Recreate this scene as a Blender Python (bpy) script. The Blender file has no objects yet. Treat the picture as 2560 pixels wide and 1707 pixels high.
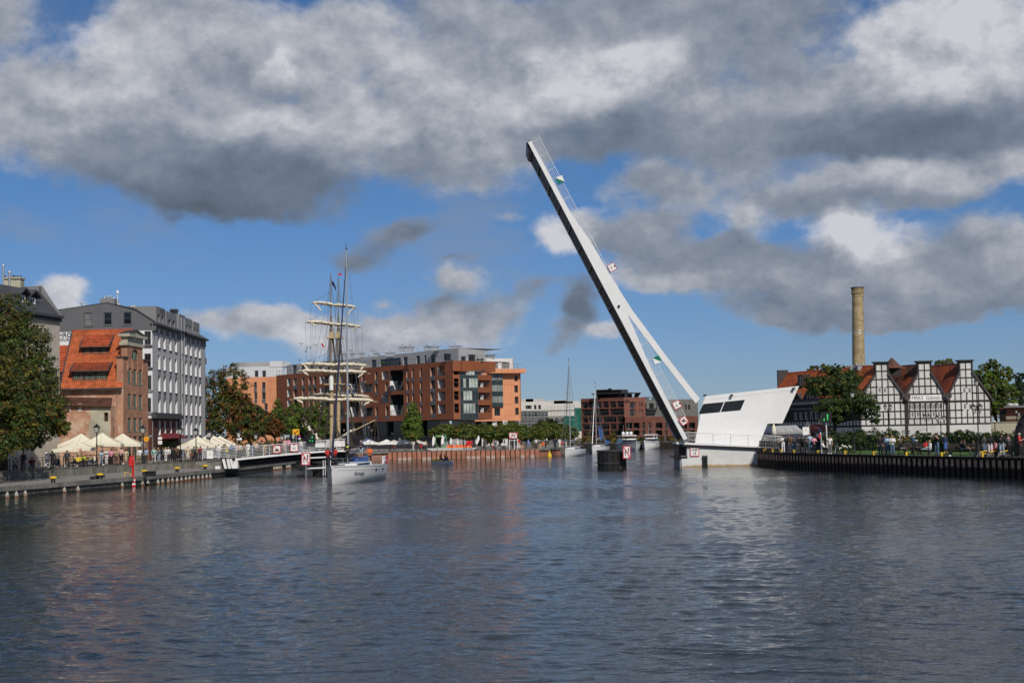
import bpy, math, random
import numpy as np
from mathutils import Vector, Matrix
from mathutils.geometry import delaunay_2d_cdt
random.seed(7)
S = bpy.context.scene
COL = S.collection
R = math.radians
# ------------------------------------------------------------------ camera
F, CX, CY, H = 3600.0, 1280.0, 853.5, 4.3          # focal length in photo pixels, principal point, eye height over the water
PITCH, ROLL = math.atan(223.5/3600), 0.020
f0 = Vector((0, math.cos(PITCH), math.sin(PITCH)))
u0 = Vector((0, -math.sin(PITCH), math.cos(PITCH)))
r0 = Vector((1, 0, 0))
cr = r0*math.cos(ROLL) - u0*math.sin(ROLL)
cu = u0*math.cos(ROLL) + r0*math.sin(ROLL)
cam = bpy.data.cameras.new('camera')
cam.lens, cam.sensor_width, cam.sensor_fit = 36*F/2560, 36, 'HORIZONTAL'
cam.clip_start, cam.clip_end = 0.5, 6000
co = bpy.data.objects.new('camera', cam)
m = Matrix.Identity(4)
for i in range(3):
 m[i][0], m[i][1], m[i][2] = cr[i], cu[i], -f0[i]
m[2][3] = H
co.matrix_world = m
COL.objects.link(co)
S.camera = co
# ------------------------------------------------------------------ light
SUN_AZ, SUN_EL = R(22), R(40)                        # to the right of straight behind the camera
sd = Vector((math.sin(SUN_AZ)*math.cos(SUN_EL), -math.cos(SUN_AZ)*math.cos(SUN_EL), math.sin(SUN_EL)))
sl = bpy.data.lights.new('sun', 'SUN')
sl.energy, sl.angle, sl.color = 4.7, R(0.53), (1.0, 0.92, 0.81)
so = bpy.data.objects.new('sun', sl)
so.rotation_euler = (-sd).to_track_quat('-Z', 'Y').to_euler()
COL.objects.link(so)
S.view_settings.view_transform = 'Standard'
S.view_settings.look = 'None'
S.view_settings.exposure = -0.42
S.view_settings.gamma = 1
S.view_settings.use_curve_mapping = False
class NT:
 """short-hand for building node trees"""
 def __init__(s, tree): s.t = tree; s.n = tree.nodes; s.l = tree.links
 def add(s, typ, **kw):
  nd = s.n.new(typ)
  for k, v in kw.items(): setattr(nd, k, v)
  return nd
 def put(s, sock, v):
  if hasattr(v, 'is_output'): s.l.new(v, sock)
  elif v is not None: sock.default_value = v
 def m(s, op, a, b=None, c=None, clamp=False):
  nd = s.add('ShaderNodeMath', operation=op, use_clamp=clamp)
  for i, v in enumerate((a, b, c)):
   if v is not None: s.put(nd.inputs[i], v)
  return nd.outputs[0]
 def v(s, op, a, b=None, out=0):
  nd = s.add('ShaderNodeVectorMath', operation=op)
  s.put(nd.inputs[0], a)
  if b is not None: s.put(nd.inputs[3 if op == 'SCALE' else 1], b)
  return nd.outputs[out]
 def noise(s, vec, scale, detail=2.0, rough=.5, out=0, **kw):
  nd = s.add('ShaderNodeTexNoise', **kw)
  s.put(nd.inputs['Vector'], vec); s.put(nd.inputs['Scale'], scale)
  s.put(nd.inputs['Detail'], detail); s.put(nd.inputs['Roughness'], rough)
  return nd.outputs[out]
 def step(s, x, a, b, lo=0., hi=1., smooth=True):
  nd = s.add('ShaderNodeMapRange', interpolation_type='SMOOTHSTEP' if smooth else 'LINEAR')
  for i, v in enumerate((x, a, b, lo, hi)): s.put(nd.inputs[i], v)
  return nd.outputs[0]
 def mix(s, fac, a, b, blend='MIX'):
  nd = s.add('ShaderNodeMix', data_type='RGBA', blend_type=blend)
  s.put(nd.inputs[0], fac); s.put(nd.inputs[6], a); s.put(nd.inputs[7], b)
  return nd.outputs[2]
 def xyz(s, v):
  nd = s.add('ShaderNodeSeparateXYZ'); s.put(nd.inputs[0], v); return nd.outputs
 def comb(s, x, y, z):
  nd = s.add('ShaderNodeCombineXYZ')
  for i, v in enumerate((x, y, z)): s.put(nd.inputs[i], v)
  return nd.outputs[0]
# ------------------------------------------------------------------ sky: Nishita air with sunlit cumulus in front of it
def ae(px, py):
 d = f0 + cr*((px-CX)/F) + cu*((CY-py)/F)
 d.normalize()
 return math.atan2(d.x, d.y), math.asin(d.z)
world = bpy.data.worlds.new('World')
S.world = world
world.use_nodes = True
w = NT(world.node_tree)
w.n.clear()
sky = w.add('ShaderNodeTexSky', sky_type='NISHITA', sun_disc=False, sun_elevation=SUN_EL, sun_rotation=math.pi-SUN_AZ)
sky.altitude, sky.air_density, sky.dust_density, sky.ozone_density = 0, 1.0, 0.0, 3.0
D3 = w.v('NORMALIZE', w.add('ShaderNodeTexCoord').outputs['Generated'])
# cumulus banks: centre and radii in degrees of the sky, brightness of the bank (0 dark base .. 1 sunlit top), weight
CL = [  # photo x, y, rx, ry, light, strength
 (-30,60,130,110,.60,.9),(40,230,120,90,.62,.8),(320,120,145,125,.82,1.0),(430,60,200,110,.66,.95),(200,260,220,110,.72,1.0),(560,170,220,170,.62,1.1),(700,175,45,42,1.3,1.1),(660,200,40,40,1.0,.8),
 (300,345,380,120,.56,1.15),(150,300,130,60,.66,.8),(530,440,360,105,.14,1.2),(640,340,230,55,.86,.9),(720,320,90,40,1.1,.9),(470,500,210,60,.06,.9),(330,440,200,70,.36,.9),
 (800,200,150,150,.68,1.0),(930,110,200,120,.70,1.05),(830,330,260,110,.60,1.05),(1060,230,220,140,.74,1.05),(1000,300,160,60,.86,.7),(1150,350,220,90,.66,.95),(1040,410,150,60,.30,.7),(1200,440,140,55,.46,.6),(1200,130,240,140,.60,1.0),
 (1460,180,200,105,1.15,1.35),(1600,160,140,100,1.05,1.2),(1400,270,240,90,.82,1.05),(1700,250,150,110,.66,.9),(1490,350,280,70,.16,1.15),(1650,330,150,60,.30,.9),(1330,370,120,50,.5,.7),
 (1500,40,420,110,.47,1.05),(1850,50,300,120,.45,1.05),(1130,30,200,70,.54,.9),(1750,160,200,70,.46,.8),(1840,400,150,90,.50,.75),(1620,470,150,50,.50,.6),(1700,500,120,45,.5,.5),(1950,330,120,80,.5,.7),(2000,180,110,70,.5,.7),
 (2430,80,230,160,1.02,1.15),(2260,140,150,140,.86,1.0),(2130,230,150,100,.66,.95),(2520,200,150,120,.74,1.0),(2240,320,300,90,.10,1.25),(2480,320,260,90,.26,1.1),(2050,350,130,60,.40,.8),
 (2200,445,280,50,.72,.95),(2450,430,240,60,.66,.95),(2080,490,170,40,.22,.85),(2330,500,160,40,.40,.7),
 (1390,620,90,55,.94,.85),(1450,585,90,55,.80,.8),(1570,610,150,65,.43,1.05),(1720,640,140,50,.40,.9),(1880,620,120,45,.34,.9),(1700,700,220,38,.74,.85),(1640,570,120,40,.5,.6),
 (2130,560,100,65,1.05,.95),(2220,610,130,70,.96,.95),(2080,600,70,40,.4,.5),(1990,660,180,60,.56,.95),(2330,670,210,70,.50,.95),(1950,755,170,42,.33,.95),(2150,770,170,35,.33,.85),(2350,760,280,36,.37,.95),(2520,630,100,70,.76,.85),(2520,720,180,50,.36,.9),(1880,545,80,45,.7,.65),
 (1430,780,68,58,.16,.95),(1490,845,70,28,.74,.65),(1400,840,50,30,.3,.6),
 (560,830,130,36,.70,.7),(700,835,180,40,.74,.75),(880,845,200,36,.66,.7),(1020,815,160,45,.82,.8),(1170,785,160,40,.44,.75),(1130,710,95,38,.62,.75),(1080,750,70,28,.26,.6),(1310,745,100,20,.42,.42),(980,790,110,28,.6,.5),
 (2100,700,420,85,.50,.85),(1800,665,300,62,.50,.8),(2450,660,250,105,.52,.8),(820,842,380,50,.70,.66),(1100,800,260,50,.62,.6),(1780,310,190,110,.44,.62),(1950,200,150,100,.48,.6),(1240,300,160,120,.78,.7),(2000,480,200,50,.52,.6),
 (920,630,90,26,.25,.46),(1030,592,100,28,.28,.46),(1172,664,50,14,.25,.45),(1260,555,45,24,.66,.42),(150,740,55,48,.9,.75),(215,765,50,24,.85,.6),(960,740,40,18,.6,.35),
]
def blobs(p):
 acc = None                                         # x: light-weighted sum, y: sum of weights (a smooth maximum of the banks)
 for i, (x, y, rx, ry, l, s) in enumerate(CL):
  a, e = ae(x, y)
  if i % 10 == 9:                                # keeps the evaluation order, and so the shader stack, short
   nd = w.add('ShaderNodeVectorMath', operation='MULTIPLY_ADD')
   w.put(nd.inputs[0], acc); w.put(nd.inputs[1], (1e-9, 1e-9, 0)); w.put(nd.inputs[2], p); p = nd.outputs[0]
  nd = w.add('ShaderNodeVectorMath', operation='MULTIPLY_ADD')
  w.put(nd.inputs[0], p); w.put(nd.inputs[1], (F/rx, F/ry, 0)); w.put(nd.inputs[2], (-a*F/rx, -e*F/ry, 0))
  wt = w.m('POWER', w.m('MULTIPLY_ADD', w.v('LENGTH', nd.outputs[0], out=1), -1.0*s, s+.45, clamp=True), 3.0)
  nd = w.add('ShaderNodeVectorMath', operation='MULTIPLY_ADD')
  w.put(nd.inputs[0], wt); w.put(nd.inputs[1], (l, 1, 0)); w.put(nd.inputs[2], acc if acc is not None else (0., 0., 0.))
  acc = nd.outputs[0]
 q = w.xyz(acc)
 return w.m('SUBTRACT', w.m('POWER', q[1], 1/3), .45), w.m('DIVIDE', q[0], w.m('ADD', q[1], 1e-6))
sx = w.xyz(D3)
A = w.m('ARCTAN2', sx[0], sx[1])
E = w.m('ARCSINE', sx[2])
P2 = w.comb(A, E, 0.)
wn = w.v('SUBTRACT', w.noise(w.v('MULTIPLY', D3, (1, 1, 1.25)), 11, 3, .5, out=1), (.5, .5, .5))
wn2 = w.v('SUBTRACT', w.noise(w.v('MULTIPLY', D3, (1, 1, 1.25)), 42, 3, .55, out=1), (.5, .5, .5))
Pw = w.v('ADD', w.v('ADD', P2, w.v('MULTIPLY', wn, (.075, .055, 0))), w.v('MULTIPLY', wn2, (.022, .016, 0)))
bd, bl = blobs(Pw)
def fbm(off):
 d = w.v('MULTIPLY', w.v('ADD', D3, off), (1, 1, 1.35))
 return w.m('MULTIPLY_ADD', w.noise(d, 12, 8, .62), 1.0, -.5)
n0 = fbm((0, 0, 0))
n1 = fbm((.006, 0, .012))                             # a step toward the sun: fuller there means self-shaded here
# away from the photographed part the same kind of broken cumulus goes on
far = w.m('MAXIMUM', w.step(w.m('ABSOLUTE', A), .36, .60), w.step(E, .30, .48))
gen = w.m('MULTIPLY_ADD', w.noise(w.v('MULTIPLY', D3, (1, 1, 1.6)), 2.6, 3, .5), 3.0, -1.42)
den0 = w.m('ADD', w.m('MULTIPLY', bd, w.m('SUBTRACT', 1., far)), w.m('MULTIPLY', gen, far))
dens = w.m('MULTIPLY_ADD', n0, 1.9, w.m('ADD', den0, .03))
mask = w.step(dens, -.10, .50)
lumg = w.m('ADD', w.m('MULTIPLY', bl, w.m('SUBTRACT', 1., far)), w.m('MULTIPLY', .55, far))
shade = w.m('ADD', w.m('MULTIPLY_ADD', w.m('MINIMUM', lumg, 1.), 1.0, .0), w.m('MULTIPLY', w.m('SUBTRACT', n0, n1), w.m('MULTIPLY_ADD', lumg, 1.5, .55)))
edge = w.m('MULTIPLY', w.step(dens, .05, .6, 1., 0.), .10)
shade = w.m('ADD', shade, edge, clamp=True)
rp = w.add('ShaderNodeValToRGB')
w.put(rp.inputs[0], shade)
els = rp.color_ramp.elements
els[0].position, els[0].color = 0.0, (.122, .157, .209, 1)
els[1].position, els[1].color = 1.0, (.82, .828, .89, 1)
for pos, c in ((.25, (.217, .271, .365, 1)), (.5, (.345, .395, .482, 1)), (.75, (.56, .592, .668, 1))):
 q = els.new(pos); q.color = c
cloudcol = w.v('SCALE', rp.outputs[0], 9.8)
air = w.mix(w.step(E, 0.0, .26), (.40, .53, .86, 1), (.37, .60, .86, 1))
skyc = w.mix(1.0, sky.outputs[0], air, 'MULTIPLY')
wisp = w.m('MULTIPLY', w.step(w.noise(w.v('MULTIPLY', D3, (1, 1, 2.2)), 7.5, 6, .62), .47, .72), w.step(E, .05, .16, .12, .40))
skyc = w.mix(wisp, skyc, (3.6, 3.75, 4.1, 1))
final = w.mix(mask, skyc, cloudcol)
bg = w.add('ShaderNodeBackground')
w.put(bg.inputs[0], final); bg.inputs[1].default_value = 0.10
w.l.new(bg.outputs[0], w.add('ShaderNodeOutputWorld').inputs[0])
world.cycles.sampling_method = 'MANUAL'
world.cycles.sample_map_resolution = 512
# ------------------------------------------------------------------ photo pixels <-> the place
def ray(px, py):
 return f0 + cr*((px-CX)/F) + cu*((CY-py)/F)
def at(px, py, D):
 """the point that the photo shows at (px, py), D metres ahead"""
 d = ray(px, py); k = D/d.y
 return Vector((d.x*k, D, H + d.z*k))
def atz(px, py, z):
 d = ray(px, py); k = (z-H)/d.z
 return Vector((d.x*k, d.y*k, z))
def X(px, D, py=1085): return at(px, py, D).x
def Z(px, py, D): return at(px, py, D).z
class Fac:
 """a vertical plane through two plan points; u runs along it, o outward (to the right of the direction a->b is inside)"""
 def __init__(s, a, b):
  s.O = Vector((a[0], a[1], 0)); d = Vector((b[0]-a[0], b[1]-a[1], 0)); s.L = d.length; s.d = d.normalized()
  s.n = Vector((s.d.y, -s.d.x, 0))
 def p(s, u, z, o=0): return s.O + s.d*u + s.n*o + Vector((0, 0, z))
 def uz(s, px, py):
  d = ray(px, py); o = Vector((0, 0, H))
  k = (s.O-o).dot(s.n)/d.dot(s.n); q = o+d*k
  return (q-s.O).dot(s.d), q.z
 def rect(s, l, t, r, b):
  u1, z1 = s.uz(l, t); u2, z2 = s.uz(r, b)
  u3, z3 = s.uz((l+r)/2, t); u4, z4 = s.uz((l+r)/2, b)
  return (min(u1, u2), z4, max(u1, u2), z3)
# ------------------------------------------------------------------ object records
def tag(o, label=None, cat=None, group=None, kind=None):
 if label: o['label'] = label
 if cat: o['category'] = cat
 if group: o['group'] = group
 if kind: o['kind'] = kind
 return o
def thing(name, label, cat, loc, group=None, rz=0):
 o = bpy.data.objects.new(name, None); o.empty_display_size = .2
 o.location = loc; o.rotation_euler.z = rz
 COL.objects.link(o)
 return tag(o, label, cat, group)
def root_loc(o):
 while o.parent: o = o.parent
 return o.location.copy()
class MB:
 """collects shapes in world coordinates (or local ones) and links them as ONE mesh object"""
 def __init__(s): s.v = []; s.f = []; s.mi = []; s.sm = []
 def poly(s, pts, mi=0, sm=False):
  n = len(s.v); s.v += [tuple(p) for p in pts]; s.f.append(list(range(n, n+len(pts)))); s.mi.append(mi); s.sm.append(sm); return s
 def mesh(s, vs, fs, mi=0, sm=False):
  n = len(s.v); s.v += [tuple(p) for p in vs]
  for f in fs: s.f.append([n+i for i in f]); s.mi.append(mi); s.sm.append(sm)
  return s
 def hexa(s, b, t, mi=0):
  """8 corner solid: bottom ring b, top ring t"""
  k = len(b)
  fs = [list(range(k))[::-1], list(range(k, 2*k))] + [[i, (i+1) % k, k+(i+1) % k, k+i] for i in range(k)]
  return s.mesh(list(b)+list(t), fs, mi)
 def box(s, x0, x1, y0, y1, z0, z1, mi=0):
  q = [(x0, y0), (x1, y0), (x1, y1), (x0, y1)]
  return s.hexa([(x, y, z0) for x, y in q], [(x, y, z1) for x, y in q], mi)
 def obox(s, c, ax, ay, az, mi=0):
  """box with centre and three half axes"""
  c = Vector(c); ax, ay, az = Vector(ax), Vector(ay), Vector(az)
  q = [(-1, -1), (1, -1), (1, 1), (-1, 1)]
  return s.hexa([c+ax*i+ay*j-az for i, j in q], [c+ax*i+ay*j+az for i, j in q], mi)
 def fbox(s, fac, u0, u1, z0, z1, o0, o1, mi=0):
  q = [(u0, o1), (u1, o1), (u1, o0), (u0, o0)]
  return s.hexa([fac.p(u, z0, o) for u, o in q], [fac.p(u, z1, o) for u, o in q], mi)
 def prism(s, pts, off, mi=0):
  off = Vector(off); pts = [Vector(p) for p in pts]
  return s.hexa(pts, [p+off for p in pts], mi)
 def tube(s, a, b, r, r2=None, n=6, mi=0, sm=True, cap=True):
  a, b = Vector(a), Vector(b); r2 = r if r2 is None else r2
  d = (b-a)
  if d.length < 1e-6: return s
  d.normalize(); e = d.orthogonal().normalized(); g = d.cross(e)
  ra = [a+e*math.cos(2*math.pi*i/n)*r+g*math.sin(2*math.pi*i/n)*r for i in range(n)]
  rb = [b+e*math.cos(2*math.pi*i/n)*r2+g*math.sin(2*math.pi*i/n)*r2 for i in range(n)]
  s.mesh(ra+rb, [[i, (i+1) % n, n+(i+1) % n, n+i] for i in range(n)], mi, sm)
  if cap: s.poly(ra[::-1], mi); s.poly(rb, mi)
  return s
 def path(s, pts, r, n=5, mi=0):
  for a, b in zip(pts, pts[1:]): s.tube(a, b, r, n=n, mi=mi, cap=False)
  return s
 def lathe(s, c, prof, n=12, mi=0, sm=True, sx=1, sy=1):
  """prof: (radius, height) pairs"""
  c = Vector(c); k = len(prof); vs = []
  for r, h in prof:
   vs += [c+Vector((r*sx*math.cos(2*math.pi*i/n), r*sy*math.sin(2*math.pi*i/n), h)) for i in range(n)]
  fs = [[j*n+i, j*n+(i+1) % n, (j+1)*n+(i+1) % n, (j+1)*n+i] for j in range(k-1) for i in range(n)]
  s.mesh(vs, fs, mi, sm)
  if prof[0][0] > 1e-4: s.poly(vs[:n][::-1], mi)
  if prof[-1][0] > 1e-4: s.poly(vs[-n:], mi)
  return s
 def ball(s, c, rx, ry, rz, n=8, mi=0):
  c = Vector(c); k = max(4, n//2+1)
  pr = [(math.sin(math.pi*j/k), -math.cos(math.pi*j/k)) for j in range(k+1)]
  vs = [c+Vector((p*rx*math.cos(2*math.pi*i/n), p*ry*math.sin(2*math.pi*i/n), h*rz)) for p, h in pr for i in range(n)]
  fs = [[j*n+i, j*n+(i+1) % n, (j+1)*n+(i+1) % n, (j+1)*n+i] for j in range(k) for i in range(n)]
  return s.mesh(vs, fs, mi, True)
 def tri(s, outline, holes, place, mi=0):
  """flat polygon with holes, 2-D points mapped through place(u, z)"""
  vs, loops = [], []
  for lp in [outline]+holes:
   loops.append(list(range(len(vs), len(vs)+len(lp)))); vs += [Vector(p) for p in lp]
  ed = [(l[i], l[(i+1) % len(l)]) for l in loops for i in range(len(l))]
  V, _, T, _, _, _ = delaunay_2d_cdt(vs, ed, [], 0, 1e-5)
  def ins(p, lp):
   c = False; n = len(lp); j = n-1
   for i in range(n):
    if (lp[i][1] > p[1]) != (lp[j][1] > p[1]) and p[0] < (lp[j][0]-lp[i][0])*(p[1]-lp[i][1])/(lp[j][1]-lp[i][1])+lp[i][0]: c = not c
    j = i
   return c
  fs = []
  for t in T:
   c = sum((V[i] for i in t), Vector((0, 0)))/len(t)
   if ins(c, outline) and not any(ins(c, h) for h in holes): fs.append(list(t))
  return s.mesh([place(p[0], p[1]) for p in V], fs, mi)
 def wall(s, fac, outline, rects, depth, o=0, mi=0, rmi=None):
  """facade with real openings: outline [(u,z)..], rects [(u0,z0,u1,z1)..], reveals of the given depth"""
  holes = [[(a, b), (c, b), (c, d), (a, d)] for a, b, c, d in rects]
  s.tri(outline, holes, lambda u, z: fac.p(u, z, o), mi)
  for h in holes:
   for i in range(4):
    (a, b), (c, d) = h[i], h[(i+1) % 4]
    s.poly([fac.p(a, b, o), fac.p(c, d, o), fac.p(c, d, o-depth), fac.p(a, b, o-depth)], mi if rmi is None else rmi)
  return s
 def build(s, name, mats, parent=None, local=False, kind=None):
  me = bpy.data.meshes.new(name)
  off = Vector((0, 0, 0)) if (local or parent is None) else root_loc(parent)
  me.from_pydata([(x-off.x, y-off.y, z-off.z) for x, y, z in s.v], [], s.f)
  for mm in (mats if isinstance(mats, (list, tuple)) else [mats]): me.materials.append(mm)
  me.polygons.foreach_set('material_index', s.mi)
  me.polygons.foreach_set('use_smooth', s.sm)
  me.update()
  o = bpy.data.objects.new(name, me); COL.objects.link(o)
  if parent: o.parent = parent
  if kind: o['kind'] = kind
  return o
def dup(root, loc, rz=None, label=None, scale=None):
 """copy of a thing with copies of its parts and sub-parts, mesh data shared"""
 def cp(o, par):
  c = o.copy(); COL.objects.link(c); c.parent = par
  for ch in kids.get(o, ()): cp(ch, c)
  return c
 kids = {}
 def walk(o):
  kids[o] = [c for c in o.children]
  for c in kids[o]: walk(c)
 walk(root)
 r = cp(root, None); r.location = loc
 if rz is not None: r.rotation_euler.z = rz
 if label: r['label'] = label
 if scale: r.scale = (scale,)*3
 return r
# ------------------------------------------------------------------ materials
def mat(name, col, rough=.7, var=.18, scale=1.2, metal=0, bump=0., bscale=30, spec=.35, dirt=None, col2=None, stretch=(1, 1, 1), obj=False):
 """plain surface: base colour with two sizes of mottling, optional second colour in patches, optional bump, optional wet/dirty foot (height)"""
 mt = bpy.data.materials.new(name); mt.use_nodes = True
 t = NT(mt.node_tree); b = t.n['Principled BSDF']
 pos = t.add('ShaderNodeTexCoord').outputs['Object'] if obj else t.add('ShaderNodeNewGeometry').outputs['Position']
 pv = t.v('MULTIPLY', pos, stretch)
 n1 = t.noise(pv, scale, 4, .6)
 c = (*col, 1)
 lo = tuple(x*(1-var) for x in col)+(1,); hi = tuple(min(1, x*(1+var)) for x in col)+(1,)
 o = t.mix(t.step(n1, .3, .7), lo, hi)
 if col2: o = t.mix(t.step(t.noise(pv, scale*.45, 5, .65), .48, .62), o, (*col2, 1))
 if dirt:
  h, dc = dirt
  zz = t.m('MULTIPLY_ADD', t.noise(pv, 2.5, 3), -.5, t.m('ADD', t.xyz(pos)[2], .25))
  o = t.mix(t.step(zz, h-.12, h+.12), (*dc, 1), o)
 t.put(b.inputs['Base Color'], o)
 b.inputs['Roughness'].default_value = rough; b.inputs['Metallic'].default_value = metal
 b.inputs['Specular IOR Level'].default_value = spec
 if bump:
  bp = t.add('ShaderNodeBump'); bp.inputs['Strength'].default_value = bump; bp.inputs['Distance'].default_value = .05
  t.put(bp.inputs['Height'], t.noise(pv, bscale, 3)); t.l.new(bp.outputs[0], b.inputs['Normal'])
 return mt
def brickmat(name, c1, c2, mortar, scale=1., patch=None):
 mt = bpy.data.materials.new(name); mt.use_nodes = True
 t = NT(mt.node_tree); b = t.n['Principled BSDF']
 p = t.xyz(t.add('ShaderNodeNewGeometry').outputs['Position'])
 vec = t.comb(t.m('ADD', p[0], p[1]), p[2], 0.)
 br = t.add('ShaderNodeTexBrick')
 t.put(br.inputs['Vector'], vec)
 br.inputs['Color1'].default_value = (*c1, 1); br.inputs['Color2'].default_value = (*c2, 1); br.inputs['Mortar'].default_value = (*mortar, 1)
 br.inputs['Scale'].default_value = scale; br.inputs['Mortar Size'].default_value = .012; br.inputs['Brick Width'].default_value = .28; br.inputs['Row Height'].default_value = .085
 o = br.outputs[0]
 o = t.mix(t.step(t.noise(vec, .9, 5, .65), .32, .72), o, t.mix(1., o, (.66, .62, .60, 1), 'MULTIPLY'))
 if patch: o = t.mix(t.m('MULTIPLY', t.step(t.noise(vec, .75, 6, .72), .47, .62), .85), o, (*patch, 1))
 t.put(b.inputs['Base Color'], o); b.inputs['Roughness'].default_value = .85; b.inputs['Specular IOR Level'].default_value = .2
 return mt
def glassmat(name, col, rough=.06):
 mt = mat(name, col, rough, .35, .35, spec=.5); return mt
def emit(name, col, st):
 mt = bpy.data.materials.new(name); mt.use_nodes = True
 b = mt.node_tree.nodes['Principled BSDF']
 b.inputs['Base Color'].default_value = (*[c*.2 for c in col], 1)
 b.inputs['Emission Color'].default_value = (*col, 1); b.inputs['Emission Strength'].default_value = st
 return mt
def leafmat(name, col):
 mt = bpy.data.materials.new(name); mt.use_nodes = True
 t = NT(mt.node_tree); b = t.n['Principled BSDF']
 n = t.noise(t.add('ShaderNodeNewGeometry').outputs['Position'], 5, 2)
 c = t.mix(n, tuple(x*.6 for x in col)+(1,), tuple(x*1.4 for x in col)+(1,))
 t.put(b.inputs['Base Color'], c); b.inputs['Roughness'].default_value = .5; b.inputs['Specular IOR Level'].default_value = .3
 tr = t.add('ShaderNodeBsdfTranslucent'); t.put(tr.inputs[0], t.mix(1., c, (1.1, 1.25, .5, 1), 'MULTIPLY'))
 mx = t.add('ShaderNodeMixShader'); mx.inputs[0].default_value = .28
 t.l.new(b.outputs[0], mx.inputs[1]); t.l.new(tr.outputs[0], mx.inputs[2])
 t.l.new(mx.outputs[0], t.n['Material Output'].inputs[0])
 return mt
M = {}
def mk(k, *a, **kw): M[k] = mat(k, *a, **kw)
mk('white', (.78, .79, .79), .5, .03); mk('white_metal', (.72, .73, .74), .35, .05); mk('bridge_white', (.74, .755, .765), .45, .035, .5)
mk('pier', (.62, .63, .62), .7, .06, .8, dirt=(.20, (.40, .28, .14)), bump=.15)
mk('dark_steel', (.025, .028, .032), .5, .3); mk('black', (.012, .012, .014), .45, .3); mk('black_iron', (.014, .015, .018), .4, .2)
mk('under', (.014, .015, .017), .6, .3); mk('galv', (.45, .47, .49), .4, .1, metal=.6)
mk('concrete', (.20, .195, .175), .85, .22, 1.1, bump=.3, col2=(.14, .135, .12)); mk('quay_face', (.13, .125, .11), .85, .35, 1.6, bump=.4, dirt=(.22, (.02, .022, .018)), stretch=(1, 1, .35))
mk('promwall', (.19, .185, .155), .85, .35, 1.4, bump=.3, stretch=(1, 1, .3), col2=(.15, .145, .12)); mk('asphalt', (.055, .055, .052), .9, .25, 1.2); mk('paving', (.23, .215, .20), .85, .15, 1.2, bump=.2); mk('grass', (.055, .11, .022), .9, .3, 2)
mk('far_ground', (.13, .14, .12), .9, .3, .05)
mk('rust', (.38, .245, .175), .85, .35, 2.2, dirt=(.80, (.028, .02, .015)), bump=.2); mk('rust2', (.40, .28, .205), .85, .35, 2.2, dirt=(.84, (.03, .023, .017)), bump=.2); mk('rust_and_shade', (.018, .014, .012), .9, .3, 2)
mk('timber', (.030, .025, .022), .75, .3, 3); mk('infill', (.60, .60, .58), .8, .07, .9, col2=(.50, .50, .485), stretch=(1, 1, .4)); mk('infill2', (.55, .55, .54), .8, .08, .7); mk('infill3', (.66, .645, .615), .8, .06, .7)
mk('tile', (.44, .120, .045), .7, .28, 1.6); mk('tile_mid', (.36, .075, .028), .7, .3, 1.4); mk('tile_brown', (.105, .052, .038), .75, .3, 1.1, col2=(.30, .072, .032)); mk('tile_rust', (.21, .058, .030), .75, .3, 1.1, col2=(.34, .075, .028)); mk('tile_dark', (.10, .045, .032), .8, .35, 1.4)
mk('lead', (.055, .045, .048), .6, .2)
M['brick'] = brickmat('brick', (.47, .215, .125), (.39, .16, .09), (.50, .36, .28), 1., None)
M['brick_pale'] = brickmat('brick_pale', (.55, .28, .17), (.48, .22, .13), (.50, .38, .30), 1., (.56, .43, .32))
M['brick_dark'] = brickmat('brick_dark', (.135, .050, .036), (.105, .040, .030), (.09, .06, .05))
M['brick_red'] = brickmat('brick_red', (.20, .075, .055), (.17, .065, .05), (.15, .08, .065))
M['brick_yellow'] = brickmat('brick_yellow', (.53, .43, .25), (.46, .36, .20), (.33, .27, .17), 1., (.25, .20, .11))
M['brick_orange'] = brickmat('brick_orange', (.40, .15, .085), (.36, .13, .075), (.34, .19, .13))
mk('plaster', (.44, .42, .33), .9, .12, .9, col2=(.33, .31, .24)); mk('cream', (.62, .56, .40), .85, .05); mk('stucco', (.46, .41, .35), .9, .08, .6)
mk('lime', (.60, .58, .54), .85, .06)
mk('gr_dark', (.115, .12, .13), .7, .06, .4); mk('gr_mid', (.20, .205, .21), .75, .06, .5); mk('gr_light', (.42, .42, .425), .75, .05, .5); mk('gr_white', (.70, .71, .73), .7, .04, .5); mk('gr_sill', (.06, .062, .07), .6, .1)
mk('gr_slat', (.17, .175, .165), .7, .25, 2, stretch=(6, 6, .05))
mk('cladding', (.215, .068, .027), .55, .10, .35); mk('clad_front', (.25, .082, .034), .55, .08, .35); mk('orange', (.66, .29, .15), .6, .05, .35); mk('orange_dark', (.42, .25, .19), .6, .06, .3)
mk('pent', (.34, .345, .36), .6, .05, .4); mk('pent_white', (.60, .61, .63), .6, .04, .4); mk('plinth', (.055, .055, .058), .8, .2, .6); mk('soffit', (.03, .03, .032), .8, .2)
mk('spandrel', (.022, .040, .042), .15, .25, .8, spec=.5); mk('frame_grey', (.10, .11, .12), .5, .1)
M['glass'] = glassmat('glass', (.022, .026, .030)); M['glass_curtain'] = glassmat('glass_curtain', (.20, .22, .21), .15); M['glass_blind'] = glassmat('glass_blind', (.36, .42, .38), .2)
M['glass_dark'] = glassmat('glass_dark', (.010, .011, .013)); M['glass_green'] = mat('glass_green', (.05, .085, .075), .25, .4, 2.2)
mk('frame_green', (.16, .22, .175), .6, .1); mk('frame_white', (.70, .71, .70), .6, .04)
mk('canvas', (.72, .69, .56), .8, .05, .8); mk('canvas_white', (.78, .78, .77), .75, .04); mk('sail', (.70, .64, .50), .85, .12, 3, bump=.4, bscale=8); mk('spar', (.44, .34, .20), .5, .15, 2); mk('rope', (.10, .085, .065), .9, .2); mk('rope_pale', (.22, .19, .15), .9, .2)
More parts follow.
